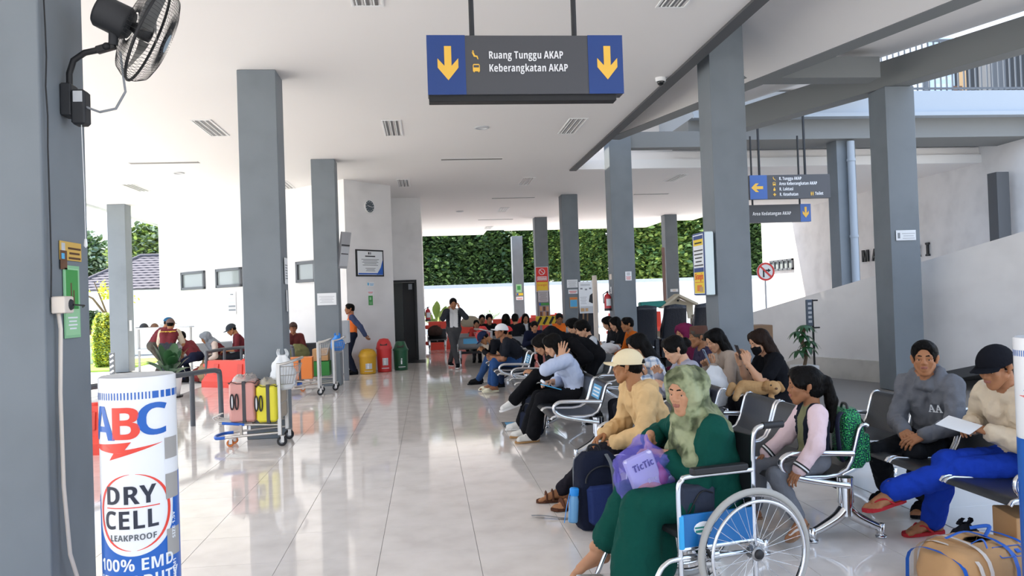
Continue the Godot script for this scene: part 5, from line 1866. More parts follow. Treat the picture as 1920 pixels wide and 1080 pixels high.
func battery(label: String, at: Vector3, r: float, h: float, seed_: int, right: bool) -> void:
	var o := thing("advertising_stand", label, "advert stand", at, 8.0 if not right else -8.0)
	var g := G.new()
	g.lathe([Vector2(r, 0.0), Vector2(r, h - 0.004), Vector2(r - 0.004, h)], Transform3D.IDENTITY, 48)
	part("shell", g, M.glosswhite if M.has("glosswhite") else hexm("glosswhite", "f3f4f5", 0.25), o)
	g = G.new()
	g.lathe([Vector2(r - 0.002, h - 0.004), Vector2(r - 0.01, h + 0.004), Vector2(0, h + 0.01)], Transform3D.IDENTITY, 48)
	part("top_disc", g, M.lightgrey, o)
	var pb := hexm("print_blue", "1c63bd", 0.3)
	var pr := hexm("print_red", "ee4b3c", 0.3)
	var pk := hexm("print_black", "2a2f3e", 0.3)
	# lower blue field, its edge dipping round the white disc
	g = G.new()
	var rows := [[], []]
	for i in 97:
		var a := TAU * i / 96
		var ua := (wrapf(a + PI, 0, TAU) - PI) * r
		var edge := 0.84 + 0.05 * clampf((ua - 0.06) / 0.1, -0.4, 1.0)
		var dd := 0.17 * 0.17 - ua * ua
		if dd > 0.0:
			edge = minf(edge, 0.76 - sqrt(dd))
		rows[0].append(Vector3(sin(a), 0, cos(a)) * (r + 0.0006))
		rows[1].append(Vector3(sin(a) * (r + 0.0006), edge, cos(a) * (r + 0.0006)))
	g.grid(rows)
	part("blue_field", g, pb, o)
	# red ring, open at top and bottom
	g = G.new()
	for s in [-1, 1]:
		rows = [[], []]
		for i in 25:
			var t := lerpf(-1.5, 1.5, i / 24.0)
			var th := 0.014 * cos(t)
			for j in 2:
				var rr := 0.15 - th * j
				var uu: float = s * rr * cos(t)
				rows[j].append(Vector3(sin(uu / r) * (r + 0.001), 0.76 + rr * sin(t), cos(uu / r) * (r + 0.001)))
		g.grid(rows)
	part("red_ring", g, pr, o)
	# row of blue ticks under the rim
	g = G.new()
	var u := -0.4
	var i2 := 0
	while u < 0.45:
		var wd: float = 0.005
		if u > 0.08 and u < 0.19:
			wd = [0.028, 0.026, 0.016][i2 % 3]
		g.lathe([Vector2(r + 0.001, h - 0.085), Vector2(r + 0.001, h - 0.057)], Transform3D.IDENTITY, 2, PI / 2 - (u + wd) / r, PI / 2 - u / r)
		u += wd + (0.008 if wd < 0.01 else 0.009)
		i2 += 1
	part("tick_marks", g, M.stickerblue if seed_ == 0 else pb, o)
	# bolt
	g = G.new()
	g = bend(mesh_data(_prism_mesh(PackedVector2Array([Vector2(-0.2, 0.015), Vector2(0.03, 0.03), Vector2(0.005, 0.0), Vector2(0.15, 0.018), Vector2(-0.06, -0.04), Vector2(-0.04, -0.012), Vector2(-0.12, -0.002)]))), r, 0, Vector2(-0.03, 1.005), Vector2.ONE)
	part("bolt", g, pr, o)
	for e in [["A", -0.13, 1.105, 0.13, pb, 1.0], ["B", -0.025, 1.105, 0.125, pr, 1.05], ["C", 0.08, 1.115, 0.125, pb, 1.1]]:
		part("letter", bend(mesh_data(text_mesh(e[0], e[3])), r, e[1] / r, Vector2(0, e[2]), Vector2(1.15 * e[5], 1.0)), e[4], o)
	for e in [["DRY", -0.015, 0.826, 0.07, pk, 1.1, 0.0], ["CELL", -0.015, 0.73, 0.07, pk, 1.0, 0.0], ["LEAKPROOF", -0.005, 0.662, 0.023, M.frame_grey, 1.0, 0.0], ["100% EMD", 0.0, 0.555, 0.046, M.paper, 1.0, 0.0], ["HEAVY DUTY", 0.0, 0.49, 0.046, M.paper, 0.98, 0.0], ["SIZE 1.5V", 0.165, 0.68, 0.018, M.paper, 1.0, PI / 2], ["RGP IEC/SUM1", 0.165, 0.46, 0.018, M.paper, 1.0, PI / 2], ["6 PCS", 0.1, 0.4, 0.03, M.paper, 1.0, 0.0]]:
		part("lettering", bend(mesh_data(text_mesh(e[0], e[3])), r, 0, Vector2(e[1], e[2]), Vector2(e[5], 1.0), e[6]), e[4], o)
	g = G.new()
	g.lathe([Vector2(r + 0.0012, 0.777), Vector2(r + 0.0012, 0.781)], Transform3D.IDENTITY, 10, PI / 2 - 0.1 / r, PI / 2 + 0.11 / r)
	part("red_line", g, pr, o)
	# cut-away grey patches
	for y in [[0.95, 0.085], [0.79, 0.1], [0.56, 0.11]]:
		g = G.new()
		g.lathe([Vector2(r + 0.0012, y[0]), Vector2(r + 0.0012, y[0] + y[1])], Transform3D.IDENTITY, 6, PI / 2 - 0.21 / r, PI / 2 - 0.128 / r)
		part("worn_patch", g, mat("worn", Color("a9a5a0"), 0.7), o)

func _prism_mesh(poly: PackedVector2Array) -> ArrayMesh:
	var g := G.new()
	g.prism(poly, 0.001)
	return g.mesh()

# ------------------------------------------------------------------ metal waiting benches
const SEAT_PROF := [Vector2(-0.27, 0.385), Vector2(-0.255, 0.405), Vector2(-0.22, 0.415), Vector2(-0.1, 0.405), Vector2(0.05, 0.4), Vector2(0.13, 0.41), Vector2(0.185, 0.44), Vector2(0.215, 0.49), Vector2(0.235, 0.55), Vector2(0.255, 0.62), Vector2(0.272, 0.675), Vector2(0.29, 0.7), Vector2(0.315, 0.705), Vector2(0.33, 0.695)]

const LZ := 0.19

# n seats along x, sitters face -z, origin on the floor under the middle; stickers: seats with a blue label
func bench(label: String, at: Vector3, turn: float, n: int, pitch: float, stickers := [], plate := "seat_holes", arms := [true, true], detail := true) -> Node3D:
	var o := thing("waiting_bench", label, "bench", at, turn, "metal waiting benches")
	var len_ := n * pitch
	var g := G.new()
	g.bx(Vector3(-len_ / 2 + 0.05, 0.3, LZ - 0.035), Vector3(len_ / 2 - 0.05, 0.36, LZ + 0.035), 0.006)
	part("beam", g, M.rubber, o)
	for i in n:
		var x := -len_ / 2 + pitch * (i + 0.5)
		var t := Transform3D(Basis.IDENTITY, Vector3(x, 0, 0))
		g = G.new()
		g.sheet(SEAT_PROF.slice(0, 7), pitch - 0.07, 0.006, t)
		part("seat_panel", g, M[plate], o)
		g = G.new()
		g.sheet(SEAT_PROF.slice(6), pitch - 0.07, 0.006, t)
		var bk := part("backrest", g, M[plate], o)
		for s in [-1, 1]:
			g = G.new()
			var pts := []
			for q in SEAT_PROF:
				pts.append(Vector3(x + s * (pitch / 2 - 0.022), q.y, q.x))
			g.tube(pts, 0.013, 8)
			part("side_frame", g, M.chrome, o)
		if i in stickers:
			for face_ in [-1, 1]:
				g = G.new()
				g.box(Vector3(x, 0.6, 0.248 + face_ * 0.006), Vector3(pitch * 0.55, 0.13, 0.003), Basis(Vector3.RIGHT, 0.3), 0.0)
				var st := part("sticker", g, M.stickerblue, bk)
				g = G.new()
				for k in 3:
					g.box(Vector3(x, 0.565 + 0.033 * k, 0.238 + 0.0103 * k + face_ * 0.008), Vector3(pitch * 0.42, 0.014, 0.002), Basis(Vector3.RIGHT, 0.3), 0.0)
				if face_ < 0:
					part("sticker_print", g, M.paper, bk)
		# bracket below the seat
		g = G.new()
		g.bar(Vector3(x, 0.375, -0.2), Vector3(x, 0.335, LZ), 0.04, 0.02)
		part("bracket", g, M.dullsteel, o)
	var legx := [-len_ / 2 + 0.06, len_ / 2 - 0.06]
	if n >= 5:
		legx.append(0.0)
	for x in legx:
		g = G.new()
		g.tube([Vector3(x, 0.385, LZ), Vector3(x, 0.3, LZ), Vector3(x, 0.2, LZ), Vector3(x, 0.15, LZ)], [0.05, 0.046, 0.04, 0.042], 14)
		g.bx(Vector3(x - 0.02, 0.22, LZ - 0.05), Vector3(x + 0.02, 0.33, LZ + 0.05), 0.01)
		for s in [-1, 1]:
			g.tube(curve([Vector3(x, 0.2, LZ), Vector3(x, 0.14, LZ + s * 0.06), Vector3(x, 0.085, LZ + s * 0.16), Vector3(x, 0.06, LZ + s * 0.22)]), [0.036, 0.036, 0.036, 0.036, 0.035, 0.034, 0.033, 0.032, 0.031, 0.03, 0.029, 0.028, 0.027, 0.026, 0.025, 0.024, 0.023, 0.022, 0.022], 12)
		var leg := part("leg", g, M.chrome, o)
		for s in [-1, 1]:
			g = G.new()
			g.lathe([Vector2(0, 0.085), Vector2(0.024, 0.085), Vector2(0.024, 0.03), Vector2(0.016, 0.028), Vector2(0.016, 0.014), Vector2(0.034, 0.012), Vector2(0.034, 0.0), Vector2(0, 0)], Transform3D(Basis.IDENTITY, Vector3(x, 0, LZ + s * 0.22)), 14)
			part("foot", g, M.chrome, leg)
	for k in 2:
		if not arms[k]:
			continue
		var x: float = [-len_ / 2 + 0.012, len_ / 2 - 0.012][k]
		g = G.new()
		g.tube(curve([Vector3(x, 0.535, 0.225), Vector3(x, 0.545, 0.05), Vector3(x, 0.55, -0.12), Vector3(x, 0.545, -0.19), Vector3(x, 0.51, -0.235), Vector3(x, 0.455, -0.225), Vector3(x, 0.41, -0.15), Vector3(x, 0.375, 0.0), Vector3(x, 0.34, LZ)]), 0.019, 12)
		part("armrest", g, M.chrome, o)
	return o

func build_seating() -> void:
	# sitters face -x: local -z turned by +90 degrees
	bench("nearest metal bench, under the girl with the sequin bag", Vector3(2.32, 0, -5.53), 90, 3, 0.6)
	bench("metal bench along the hall edge under the man in the grey hoodie", Vector3(3.25, 0, -5.0), 89, 4, 0.58)
	bench("metal bench behind the wheelchair under the man in the beige cap", Vector3(1.52, 0, -5.32), 89, 3, 0.56)
	bench("metal bench under the woman holding her head, with blue stickers", Vector3(1.4, 0, -9.45), 90, 6, 0.64, [0, 3, 4, 5])
	bench("metal bench under the man in the white cap", Vector3(1.3, 0, -13.45), 90, 4, 0.62, [0])
	bench("metal bench under the woman in the plaid shirt", Vector3(2.25, 0, -7.6), 88, 3, 0.58)
	bench("metal bench under the masked woman with the plush dog", Vector3(3.2, 0, -8.95), 90, 5, 0.6)
	bench("metal bench under the young man in the black and white jacket", Vector3(2.3, 0, -11.35), 90, 5, 0.6)
	bench("metal bench under the man in orange", Vector3(3.25, 0, -13.7), 90, 4, 0.6)
	bench("grey metal bench of the far row with its back to the camera", Vector3(1.9, 0, -19.0), 0, 4, 0.62, [0], "seat_grey")
	bench("grey metal bench of the far row under the man in the orange vest", Vector3(2.6, 0, -17.6), 180, 3, 0.62, [1], "seat_grey")
	bench("grey metal bench of the far row under the people facing the camera", Vector3(1.85, 0, -20.35), 180, 4, 0.62, [], "seat_grey")
	bench("single dark seat at the far end of the corridor", Vector3(0.26, 0, -24.6), 180, 1, 0.6)
	bench("grey waiting bench against the left wall behind the porters", Vector3(-5.3, 0, -20.9), 225, 4, 0.6, [], "seat_grey")
	bench("dark waiting bench under the porter with the bundle of leaves", Vector3(-3.2, 0, -18.2), 200, 3, 0.6)

# ------------------------------------------------------------------ wheelchair, bags, boxes, massage chairs, plants
func wheelchair() -> void:
	# local: sitter faces -z, x to the sitter's right; turned to face -x and a little towards the camera
	var o := thing("wheelchair", "chrome wheelchair with blue side panels under the woman in green", "wheelchair", Vector3(1.275, 0, -3.94), 101.5)
	var w := 0.265
	for s in [-1, 1]:
		var g := G.new()
		# rear upright with handle, armrest loop, lower rails, front down tube
		g.tube(curve([Vector3(s * w, 0.1, 0.2), Vector3(s * w, 0.5, 0.2), Vector3(s * w, 0.8, 0.21), Vector3(s * w, 0.87, 0.225), Vector3(s * w, 0.89, 0.27), Vector3(s * w, 0.89, 0.31)]), 0.0125, 10)
		g.tube(curve([Vector3(s * w, 0.685, 0.2), Vector3(s * w, 0.685, -0.13), Vector3(s * w, 0.67, -0.18), Vector3(s * w, 0.62, -0.2), Vector3(s * w, 0.4, -0.2), Vector3(s * w, 0.12, -0.2)]), 0.0125, 10)
		g.tube([Vector3(s * w, 0.35, 0.2), Vector3(s * w, 0.35, -0.2)], 0.0115, 8)
		g.tube([Vector3(s * w, 0.3, 0.2), Vector3(s * w, 0.3, -0.2)], 0.011, 8)
		g.tube(curve([Vector3(s * w, 0.31, 0.0), Vector3(s * w, 0.31, -0.22), Vector3(s * w, 0.295, -0.28), Vector3(s * w, 0.25, -0.32), Vector3(s * w, 0.1, -0.4)]), 0.0125, 10)
		part("side_frame", g, M.chrome, o)
		g = G.new()
		g.tube([Vector3(s * w, 0.89, 0.27), Vector3(s * w, 0.89, 0.38)], 0.018, 12)
		part("push_grip", g, M.black, o)
		g = G.new()
		g.box(Vector3(s * w, 0.706, 0.02), Vector3(0.05, 0.035, 0.3), Basis.IDENTITY, 0.012)
		part("arm_pad", g, M.black, o)
		g = G.new()
		g.box(Vector3(s * w, 0.43, -0.0), Vector3(0.014, 0.16, 0.4), Basis.IDENTITY, 0.004)
		part("side_panel", g, hexm("wc_blue", "1668a8", 0.35), o, "blue side panel")
		g = G.new()
		g.box(Vector3(s * w, 0.43, -0.195), Vector3(0.03, 0.162, 0.03), Basis.IDENTITY, 0.008)
		part("panel_cuff", g, hexm("wc_lightblue", "35a5e0", 0.35), o)
		if s < 0:
			g = G.new()
			g.ball(Vector3(s * (w + 0.008), 0.44, -0.08), Vector3(0.003, 0.032, 0.05), Basis.IDENTITY, 20, 8)
			var bd := part("badge", g, M.paper, o)
			g = G.new()
			g.box(Vector3(s * (w + 0.0115), 0.428, -0.08), Vector3(0.001, 0.012, 0.085), Basis.IDENTITY, 0.0)
			g.box(Vector3(s * (w + 0.0115), 0.445, -0.08), Vector3(0.001, 0.008, 0.092), Basis.IDENTITY, 0.0)
			part("badge_print", g, M.teal, bd)
		# big wheel
		var c := Vector3(s * (w + 0.045), 0.305, 0.17)
		var wt := Transform3D(Basis(Vector3(0, 0, 1), PI / 2), c)
		g = G.new()
		var prof := []
		for k in 11:
			var a := TAU * k / 10
			prof.append(Vector2(0.288 + 0.017 * cos(a), 0.015 * sin(a)))
		g.lathe(prof, wt, 56)
		part("tyre", g, M.tyre_grey, o)
		g = G.new()
		g.lathe([Vector2(0.273, -0.012), Vector2(0.262, 0.0), Vector2(0.273, 0.012)], wt, 56)
		var rim := part("rim", g, M.chrome, o)
		g = G.new()
		var hp := []
		for k in 57:
			var a := TAU * k / 56
			hp.append(c + Vector3(s * 0.035, 0.25 * sin(a), 0.25 * cos(a)))
		g.tube(hp, 0.0085, 8, false)
		part("hand_rim", g, M.chrome, o)
		for k in 32:
			g = G.new()
			var a := TAU * k / 32
			var b := a + (0.5 if k % 2 else -0.5)
			g.tube([c + Vector3(s * 0.02 * (1 if k % 4 < 2 else -1), 0.03 * sin(b), 0.03 * cos(b)), c + Vector3(0, 0.267 * sin(a), 0.267 * cos(a))], 0.0012, 4, false)
			part("spoke", g, M.chrome, rim)
		g = G.new()
		g.lathe([Vector2(0, -0.03), Vector2(0.034, -0.026), Vector2(0.022, -0.01), Vector2(0.022, 0.01), Vector2(0.034, 0.026), Vector2(0.0, 0.03)], wt, 16)
		part("hub", g, M.dullsteel, o)
		g = G.new()
		g.lathe([Vector2(0.0, 0.045), Vector2(0.02, 0.044), Vector2(0.024, 0.03)], Transform3D(Basis(Vector3(0, 0, 1), -s * PI / 2), c), 16)
		part("hub_cap", g, M.black, o)
		# brake lever
		g = G.new()
		g.tube([Vector3(s * (w + 0.03), 0.3, -0.05), Vector3(s * (w + 0.035), 0.39, -0.11)], 0.011, 8)
		part("brake_grip", g, M.black, o)
		g = G.new()
		g.bar(Vector3(s * (w + 0.02), 0.31, -0.06), Vector3(s * (w + 0.02), 0.22, 0.0), 0.012, 0.02)
		g.bar(Vector3(s * (w + 0.02), 0.24, -0.02), Vector3(s * (w + 0.02), 0.19, -0.1), 0.01, 0.018)
		g.bar(Vector3(s * (w + 0.02), 0.28, -0.12), Vector3(s * (w + 0.02), 0.27, -0.0), 0.01, 0.018)
		part("brake_link", g, M.steel, o)
		# front caster
		g = G.new()
		g.lathe([Vector2(0.04, -0.014), Vector2(0.08, -0.014), Vector2(0.08, 0.014), Vector2(0.04, 0.014)], Transform3D(Basis(Vector3(0, 0, 1), PI / 2), Vector3(s * w, 0.08, -0.24)), 20)
		part("caster", g, M.rubber, o)
		g = G.new()
		for e in [-1, 1]:
			g.bar(Vector3(s * w + e * 0.022, 0.08, -0.24), Vector3(s * w + e * 0.02, 0.18, -0.21), 0.004, 0.025)
		part("caster_fork", g, M.steel, o)
		# footplate
		g = G.new()
		g.box(Vector3(s * 0.14, 0.11, -0.46), Vector3(0.17, 0.02, 0.15), Basis(Vector3.RIGHT, 0.12), 0.008)
		part("footplate", g, M.lightgrey, o)
		g = G.new()
		for k in 9:
			g.box(Vector3(s * 0.14 - 0.07 + 0.0175 * k, 0.122, -0.46), Vector3(0.006, 0.004, 0.12), Basis(Vector3.RIGHT, 0.12), 0.001)
		part("footplate_ribs", g, M.tyre_grey, o)
	var g := G.new()
	g.bar(Vector3(-w, 0.3, 0.1), Vector3(w, 0.12, 0.0), 0.02, 0.02)
	g.bar(Vector3(w, 0.3, 0.1), Vector3(-w, 0.12, 0.0), 0.02, 0.02)
	part("cross_brace", g, M.chrome, o)
	g = G.new()
	g.box(Vector3(0, 0.41, 0.0), Vector3(w * 2 - 0.02, 0.035, 0.4), Basis.IDENTITY, 0.012)
	part("seat_sling", g, M.black, o)
	g = G.new()
	g.box(Vector3(0, 0.65, 0.215), Vector3(w * 2, 0.4, 0.02), Basis.IDENTITY, 0.008)
	part("back_sling", g, M.black, o)

func backpack(label: String, at: Vector3, turn: float, size: Vector3, m: Material, m2: Material, strap: Material, lean := 0.0) -> Node3D:
	var o := thing("backpack", label, "backpack", at, turn)
	var b := Basis(Vector3.RIGHT, lean)
	var g := G.new()
	var rows := []
	for j in 11:
		var f := j / 10.0
		var k := 1.0 - 0.25 * pow(f, 3) if f < 0.95 else 0.55
		if j == 0:
			k = 0.85
		var row := []
		for i in 24:
			var a := TAU * i / 24
			var q := Vector3(signf(cos(a)) * pow(absf(cos(a)), 0.55) * size.x / 2 * k, size.y * f, signf(sin(a)) * pow(absf(sin(a)), 0.55) * size.z / 2 * k)
			q += Vector3(cos(a), 0, sin(a)) * 0.012 * fold_noise.get_noise_3dv(q * 9.0 + at)
			row.append(b * q)
		rows.append(row)
	rows.append([])
	for i in 24:
		rows[11].append(b * Vector3(0, size.y * 1.0, 0))
	g.grid(rows, true)
	part("pack_body", g, m, o)
	g = G.new()
	g.box(b * Vector3(0, size.y * 0.33, size.z * 0.5), Vector3(size.x * 0.72, size.y * 0.5, size.z * 0.42), b, 0.05)
	part("front_pocket", g, m2, o)
	g = G.new()
	var zp := []
	for i in 13:
		var a := PI * i / 12
		zp.append(b * Vector3(size.x * 0.38 * cos(a), size.y * 0.62 + size.y * 0.2 * sin(a), size.z * 0.49))
	g.tube(zp, 0.006, 6)
	part("zip", g, M.black, o)
	for s in [-1, 1]:
		g = G.new()
		g.tube(curve([b * Vector3(s * size.x * 0.25, size.y * 0.95, -size.z * 0.4), b * Vector3(s * size.x * 0.3, size.y * 0.8, -size.z * 0.62), b * Vector3(s * size.x * 0.33, size.y * 0.3, -size.z * 0.58), b * Vector3(s * size.x * 0.36, size.y * 0.06, -size.z * 0.4)]), 0.02, 8, true, 0.35)
		part("shoulder_strap", g, strap, o)
	g = G.new()
	g.tube(curve([b * Vector3(-0.05, size.y * 0.97, -size.z * 0.1), b * Vector3(-0.03, size.y * 1.07, -size.z * 0.1), b * Vector3(0.03, size.y * 1.07, -size.z * 0.1), b * Vector3(0.05, size.y * 0.97, -size.z * 0.1)]), 0.009, 6)
	part("grab_handle", g, M.black, o)
	return o

func massage_chair(label: String, at: Vector3, turn: float) -> void:
	var o := thing("massage_chair", label, "chair", at, turn, "black massage chairs")
	var g := G.new()
	var rows := []
	for j in 10:
		var f := j / 9.0
		var w := lerpf(0.27, 0.23, f)
		var y := 0.42 + 0.9 * f
		var z := 0.08 + 0.3 * f
		var row := []
		for i in 20:
			var a := TAU * i / 20
			row.append(Vector3(signf(cos(a)) * pow(absf(cos(a)), 0.5) * w, y + (0.0 if j < 9 else -0.02), z + signf(sin(a)) * pow(absf(sin(a)), 0.6) * 0.1))
		rows.append(row)
	rows.append([])
	for i in 20:
		rows[10].append(Vector3(0, 1.335, 0.38))
	g.grid(rows, true)
	part("backrest", g, M.leatherette, o)
	g = G.new()
	g.ball(Vector3(0, 1.19, 0.25), Vector3(0.2, 0.12, 0.08), Basis(Vector3.RIGHT, -0.3), 18, 10)
	part("head_pillow", g, M.leatherette, o)
	for s in [-1, 1]:
		g = G.new()
		g.tube([Vector3(s * 0.17, 0.55, 0.0), Vector3(s * 0.18, 0.8, 0.12), Vector3(s * 0.16, 1.06, 0.22)], [0.09, 0.1, 0.07], 12)
		part("side_cushion", g, M.leatherette, o)
		g = G.new()
		g.box(Vector3(s * 0.245, 0.42, -0.1), Vector3(0.1, 0.42, 0.7), Basis.IDENTITY, 0.06)
		part("arm", g, M.leatherette, o)
		g = G.new()
		g.box(Vector3(s * 0.245, 0.56, -0.44), Vector3(0.07, 0.2, 0.03), Basis.IDENTITY, 0.012)
		part("arm_trim", g, M.grey, o)
	g = G.new()
	g.box(Vector3(0, 0.36, -0.15), Vector3(0.42, 0.2, 0.6), Basis.IDENTITY, 0.07)
	part("seat", g, M.leatherette, o)
	g = G.new()
	g.box(Vector3(0, 0.24, -0.5), Vector3(0.4, 0.4, 0.16), Basis(Vector3.RIGHT, 0.25), 0.05)
	part("leg_rest", g, M.leatherette, o)
	g = G.new()
	g.box(Vector3(0, 0.1, 0.0), Vector3(0.5, 0.2, 0.7), Basis.IDENTITY, 0.03)
	part("base", g, M.black, o)

func build_right_things() -> void:
	wheelchair()
	# navy backpack with the bottle in its side pocket and the loose strap on the floor
	var bp := backpack("big navy and black backpack on the floor beside the wheelchair", Vector3(1.1, 0, -5.3), 12, Vector3(0.33, 0.5, 0.22), cloth("1d2233"), cloth("2c3a6b"), M.grey, -0.08)
	var g := G.new()
	g.tube(curve([Vector3(0.04, 0.49, 0.05), Vector3(0.045, 0.4, 0.135), Vector3(0.05, 0.1, 0.17)]), 0.014, 6, true, 0.3)
	part("compression_strap", g, M.frame_grey, bp)
	g = G.new()
	g.box(Vector3(0.06, 0.24, 0.205), Vector3(0.06, 0.022, 0.004), Basis.IDENTITY, 0.002)
	part("leather_tab", g, M.brown, bp)
	var bt := thing("water_bottle", "blue capped water bottle in the side pocket of the navy backpack", "bottle", Vector3(0.9, 0.07, -5.2))
	bt.rotation.z = -0.08
	g = G.new()
	g.lathe([Vector2(0, 0), Vector2(0.03, 0), Vector2(0.033, 0.01), Vector2(0.033, 0.14), Vector2(0.026, 0.17), Vector2(0.026, 0.18)], Transform3D.IDENTITY, 18)
	part("bottle_body", g, hexm("bottle_blue", "6fa9d6", 0.15), bt)
	g = G.new()
	g.lathe([Vector2(0.03, 0.175), Vector2(0.031, 0.215), Vector2(0.026, 0.223), Vector2(0, 0.224)], Transform3D.IDENTITY, 18)
	part("cap", g, M.blue if false else hexm("capblue", "2494e8", 0.4), bt)
	g = G.new()
	g.tube(curve([Vector3(-0.03, 0.19, 0.0), Vector3(-0.05, 0.1, 0.02), Vector3(-0.06, 0.0, 0.02)]), 0.008, 6, true, 0.3)
	part("lanyard", g, M.capblue, bt)
	g = G.new()
	var rows := []
	for k in 12:
		var f := k / 11.0
		var c := Vector3(0.68 + 0.32 * f, 0.012 + 0.006 * sin(f * 6), -5.63 + 0.12 * f * f + 0.05 * sin(f * 3))
		rows.append([c + Vector3(0, 0, -0.02), c + Vector3(0, 0.002, 0.02)])
	g.grid(rows)
	tag(part("loose_strap", g, M.grey, self), "grey webbing strap lying on the tiles by the sandals", "strap")
	# purple shopping bag on the woman's lap
	var pm := hexm("purple_bag", "8d86e6", 0.3)
	pm.transparency = BaseMaterial3D.TRANSPARENCY_ALPHA
	pm.albedo_color = Color(0.52, 0.48, 0.93, 0.33)
	var pb := sack("translucent purple shopping bag held on the lap of the woman in green", Vector3(1.06, 0.49, -3.97), 0.27, 0.36, pm, 33, "shopping_bag", 0.66, 0.0, 0.1, 1.6)
	var n2 := hexm("bread", "e2a074", 0.7)
	g = G.new()
	g.box(Vector3(-0.01, 0.16, 0.022), Vector3(0.16, 0.19, 0.04), Basis.from_euler(Vector3(0, 0.1, 0.35)), 0.02)
	part("snack_pack", g, hexm("packlilac", "d8d4f4", 0.4), pb)
	g = G.new()
	g.ball(Vector3(0.02, 0.07, 0.03), Vector3(0.08, 0.045, 0.045), Basis.IDENTITY, 16, 10)
	part("bread_roll", g, n2, pb)
	g = G.new()
	g.ball(Vector3(0.09, 0.14, 0.0), Vector3(0.035, 0.07, 0.05), Basis.IDENTITY, 14, 8)
	part("red_packet", g, hexm("packred", "b0405a", 0.5), pb)
	letters("TicTic", 0.034, Transform3D(Basis.from_euler(Vector3(0, 0.1, 0.35)), Vector3(-0.015, 0.2, 0.047)), M.navy, pb, 0.9)
	letters("Bite", 0.022, Transform3D(Basis.from_euler(Vector3(0, 0.1, 0.35)), Vector3(0.03, 0.13, 0.048)), M.paper, pb, 0.9)
	# carton and tied bundle at the lower right
	var c := carton("brown printed carton at the right edge, behind the tied bundle", Vector3(3.27, 0, -4.02), -14, Vector3(0.4, 0.3, 0.28), "carton", "carton", "carton")
	for e in [["2", 0.055, -0.155, 0.24], ["Liter", 0.022, -0.105, 0.252], ["Refill", 0.022, -0.105, 0.228], ["FALING", 0.028, -0.12, 0.035]]:
		letters(e[0], e[1], Transform3D(Basis.IDENTITY, Vector3(e[2], e[3], 0.142)), M.carton_print, c, 0.7)
	g = G.new()
	for k in 2:
		g.box(Vector3(-0.05 + 0.05 * k, 0.24, 0.141), Vector3(0.036, 0.045, 0.002), Basis.IDENTITY, 0.004)
	for k in 4:
		g.box(Vector3(0.06, 0.2 - 0.016 * k, 0.141), Vector3(0.14 - 0.02 * (k % 2), 0.005, 0.002), Basis.IDENTITY, 0.0)
	for k in 14:
		g.box(Vector3(-0.16 + 0.022 * k, 0.135 - 0.002 * k, 0.141), Vector3(0.012, 0.003, 0.002), Basis.IDENTITY, 0.0)
	part("print", g, M.carton_print, c)
	g = G.new()
	g.box(Vector3(0.08, 0.085, 0.142), Vector3(0.2, 0.055, 0.003), Basis.IDENTITY, 0.012)
	part("brand_panel", g, M.red, c)
	letters("SunCo", 0.034, Transform3D(Basis.IDENTITY, Vector3(0.06, 0.085, 0.145)), M.paper, c, 0.85)
	g = G.new()
	g.box(Vector3(0.1, 0.31, 0.07), Vector3(0.3, 0.006, 0.14), Basis.from_euler(Vector3(0.12, 0, 0)), 0.002)
	part("flap", g, M.carton, c)
	var bn := thing("tied_bundle", "brown cardboard bundle tied with blue tape at the lower right", "bundle", Vector3(2.76, 0, -3.86), 6)
	g = G.new()
	rows = []
	for j in 9:
		var f := j / 8.0
		var row := []
		for i in 32:
			var a := TAU * i / 32
			var k: float = [0.86, 1.0, 1.02, 1.0, 0.96, 0.9, 0.78, 0.5, 0.0][j]
			var q := Vector3(signf(cos(a)) * pow(absf(cos(a)), 0.6) * 0.27 * k, 0.23 * [0.0, 0.1, 0.3, 0.5, 0.68, 0.82, 0.93, 1.0, 1.0][j], signf(sin(a)) * pow(absf(sin(a)), 0.6) * 0.19 * k)
			q += Vector3(cos(a), 0.6, sin(a)) * 0.022 * fold_noise.get_noise_3dv(q * 6.0)
			row.append(q)
		rows.append(row)
	g.grid(rows, true)
	part("wrapping", g, M.carton, bn)
	for e in [[-0.17, 0.9, "cream"], [-0.12, 1.0, "cream"], [0.03, 1.02, "blue"], [0.15, 1.0, "blue"], [-0.24, 0.8, "blue"]]:
		g = G.new()
		rows = []
		for k in 13:
			var a := PI * k / 12
			var y: float = 0.245 * e[1] * pow(absf(sin(a)), 0.45)
			var z := 0.2 * signf(cos(a)) * pow(absf(cos(a)), 0.7) * (1.03 if e[1] > 0.85 else 0.9)
			rows.append([Vector3(e[0] - 0.011 + 0.03 * cos(a), y, z), Vector3(e[0] + 0.011 + 0.03 * cos(a), y, z)])
		g.grid(rows)
		part("tape", g, M[e[2]], bn)
	g = G.new()
	for e in [[Vector3(0.04, 0.25, 0.02), Vector3(-0.1, 0.29, 0.04), Vector3(-0.22, 0.27, 0.05)], [Vector3(0.04, 0.25, 0.02), Vector3(0.08, 0.29, 0.0), Vector3(0.02, 0.27, -0.06)], [Vector3(-0.1, 0.24, 0.08), Vector3(-0.07, 0.27, 0.12), Vector3(-0.06, 0.23, 0.14)]]:
		g.tube(curve(e), 0.011, 6, true, 0.25)
	part("tape_ends", g, M.blue, bn)
	g = G.new()
	for k in 3:
		var x := 0.02 + 0.085 * k
		for e in [[0, 0.035, 0.07, 0.004], [0, -0.035, 0.07, 0.004], [-0.035, 0, 0.004, 0.07], [0.035, 0, 0.004, 0.07], [0, 0, 0.025, 0.025]]:
			g.box(Vector3(x + e[0], 0.215 - 0.9 * (0.155 - 0.16) + e[1] * 0.45 - 0.012, 0.152 - e[1] * 0.9), Vector3(e[2], 0.003, e[3]), Basis(Vector3.RIGHT, 0.5), 0.0)
	part("print", g, M.blue, bn)
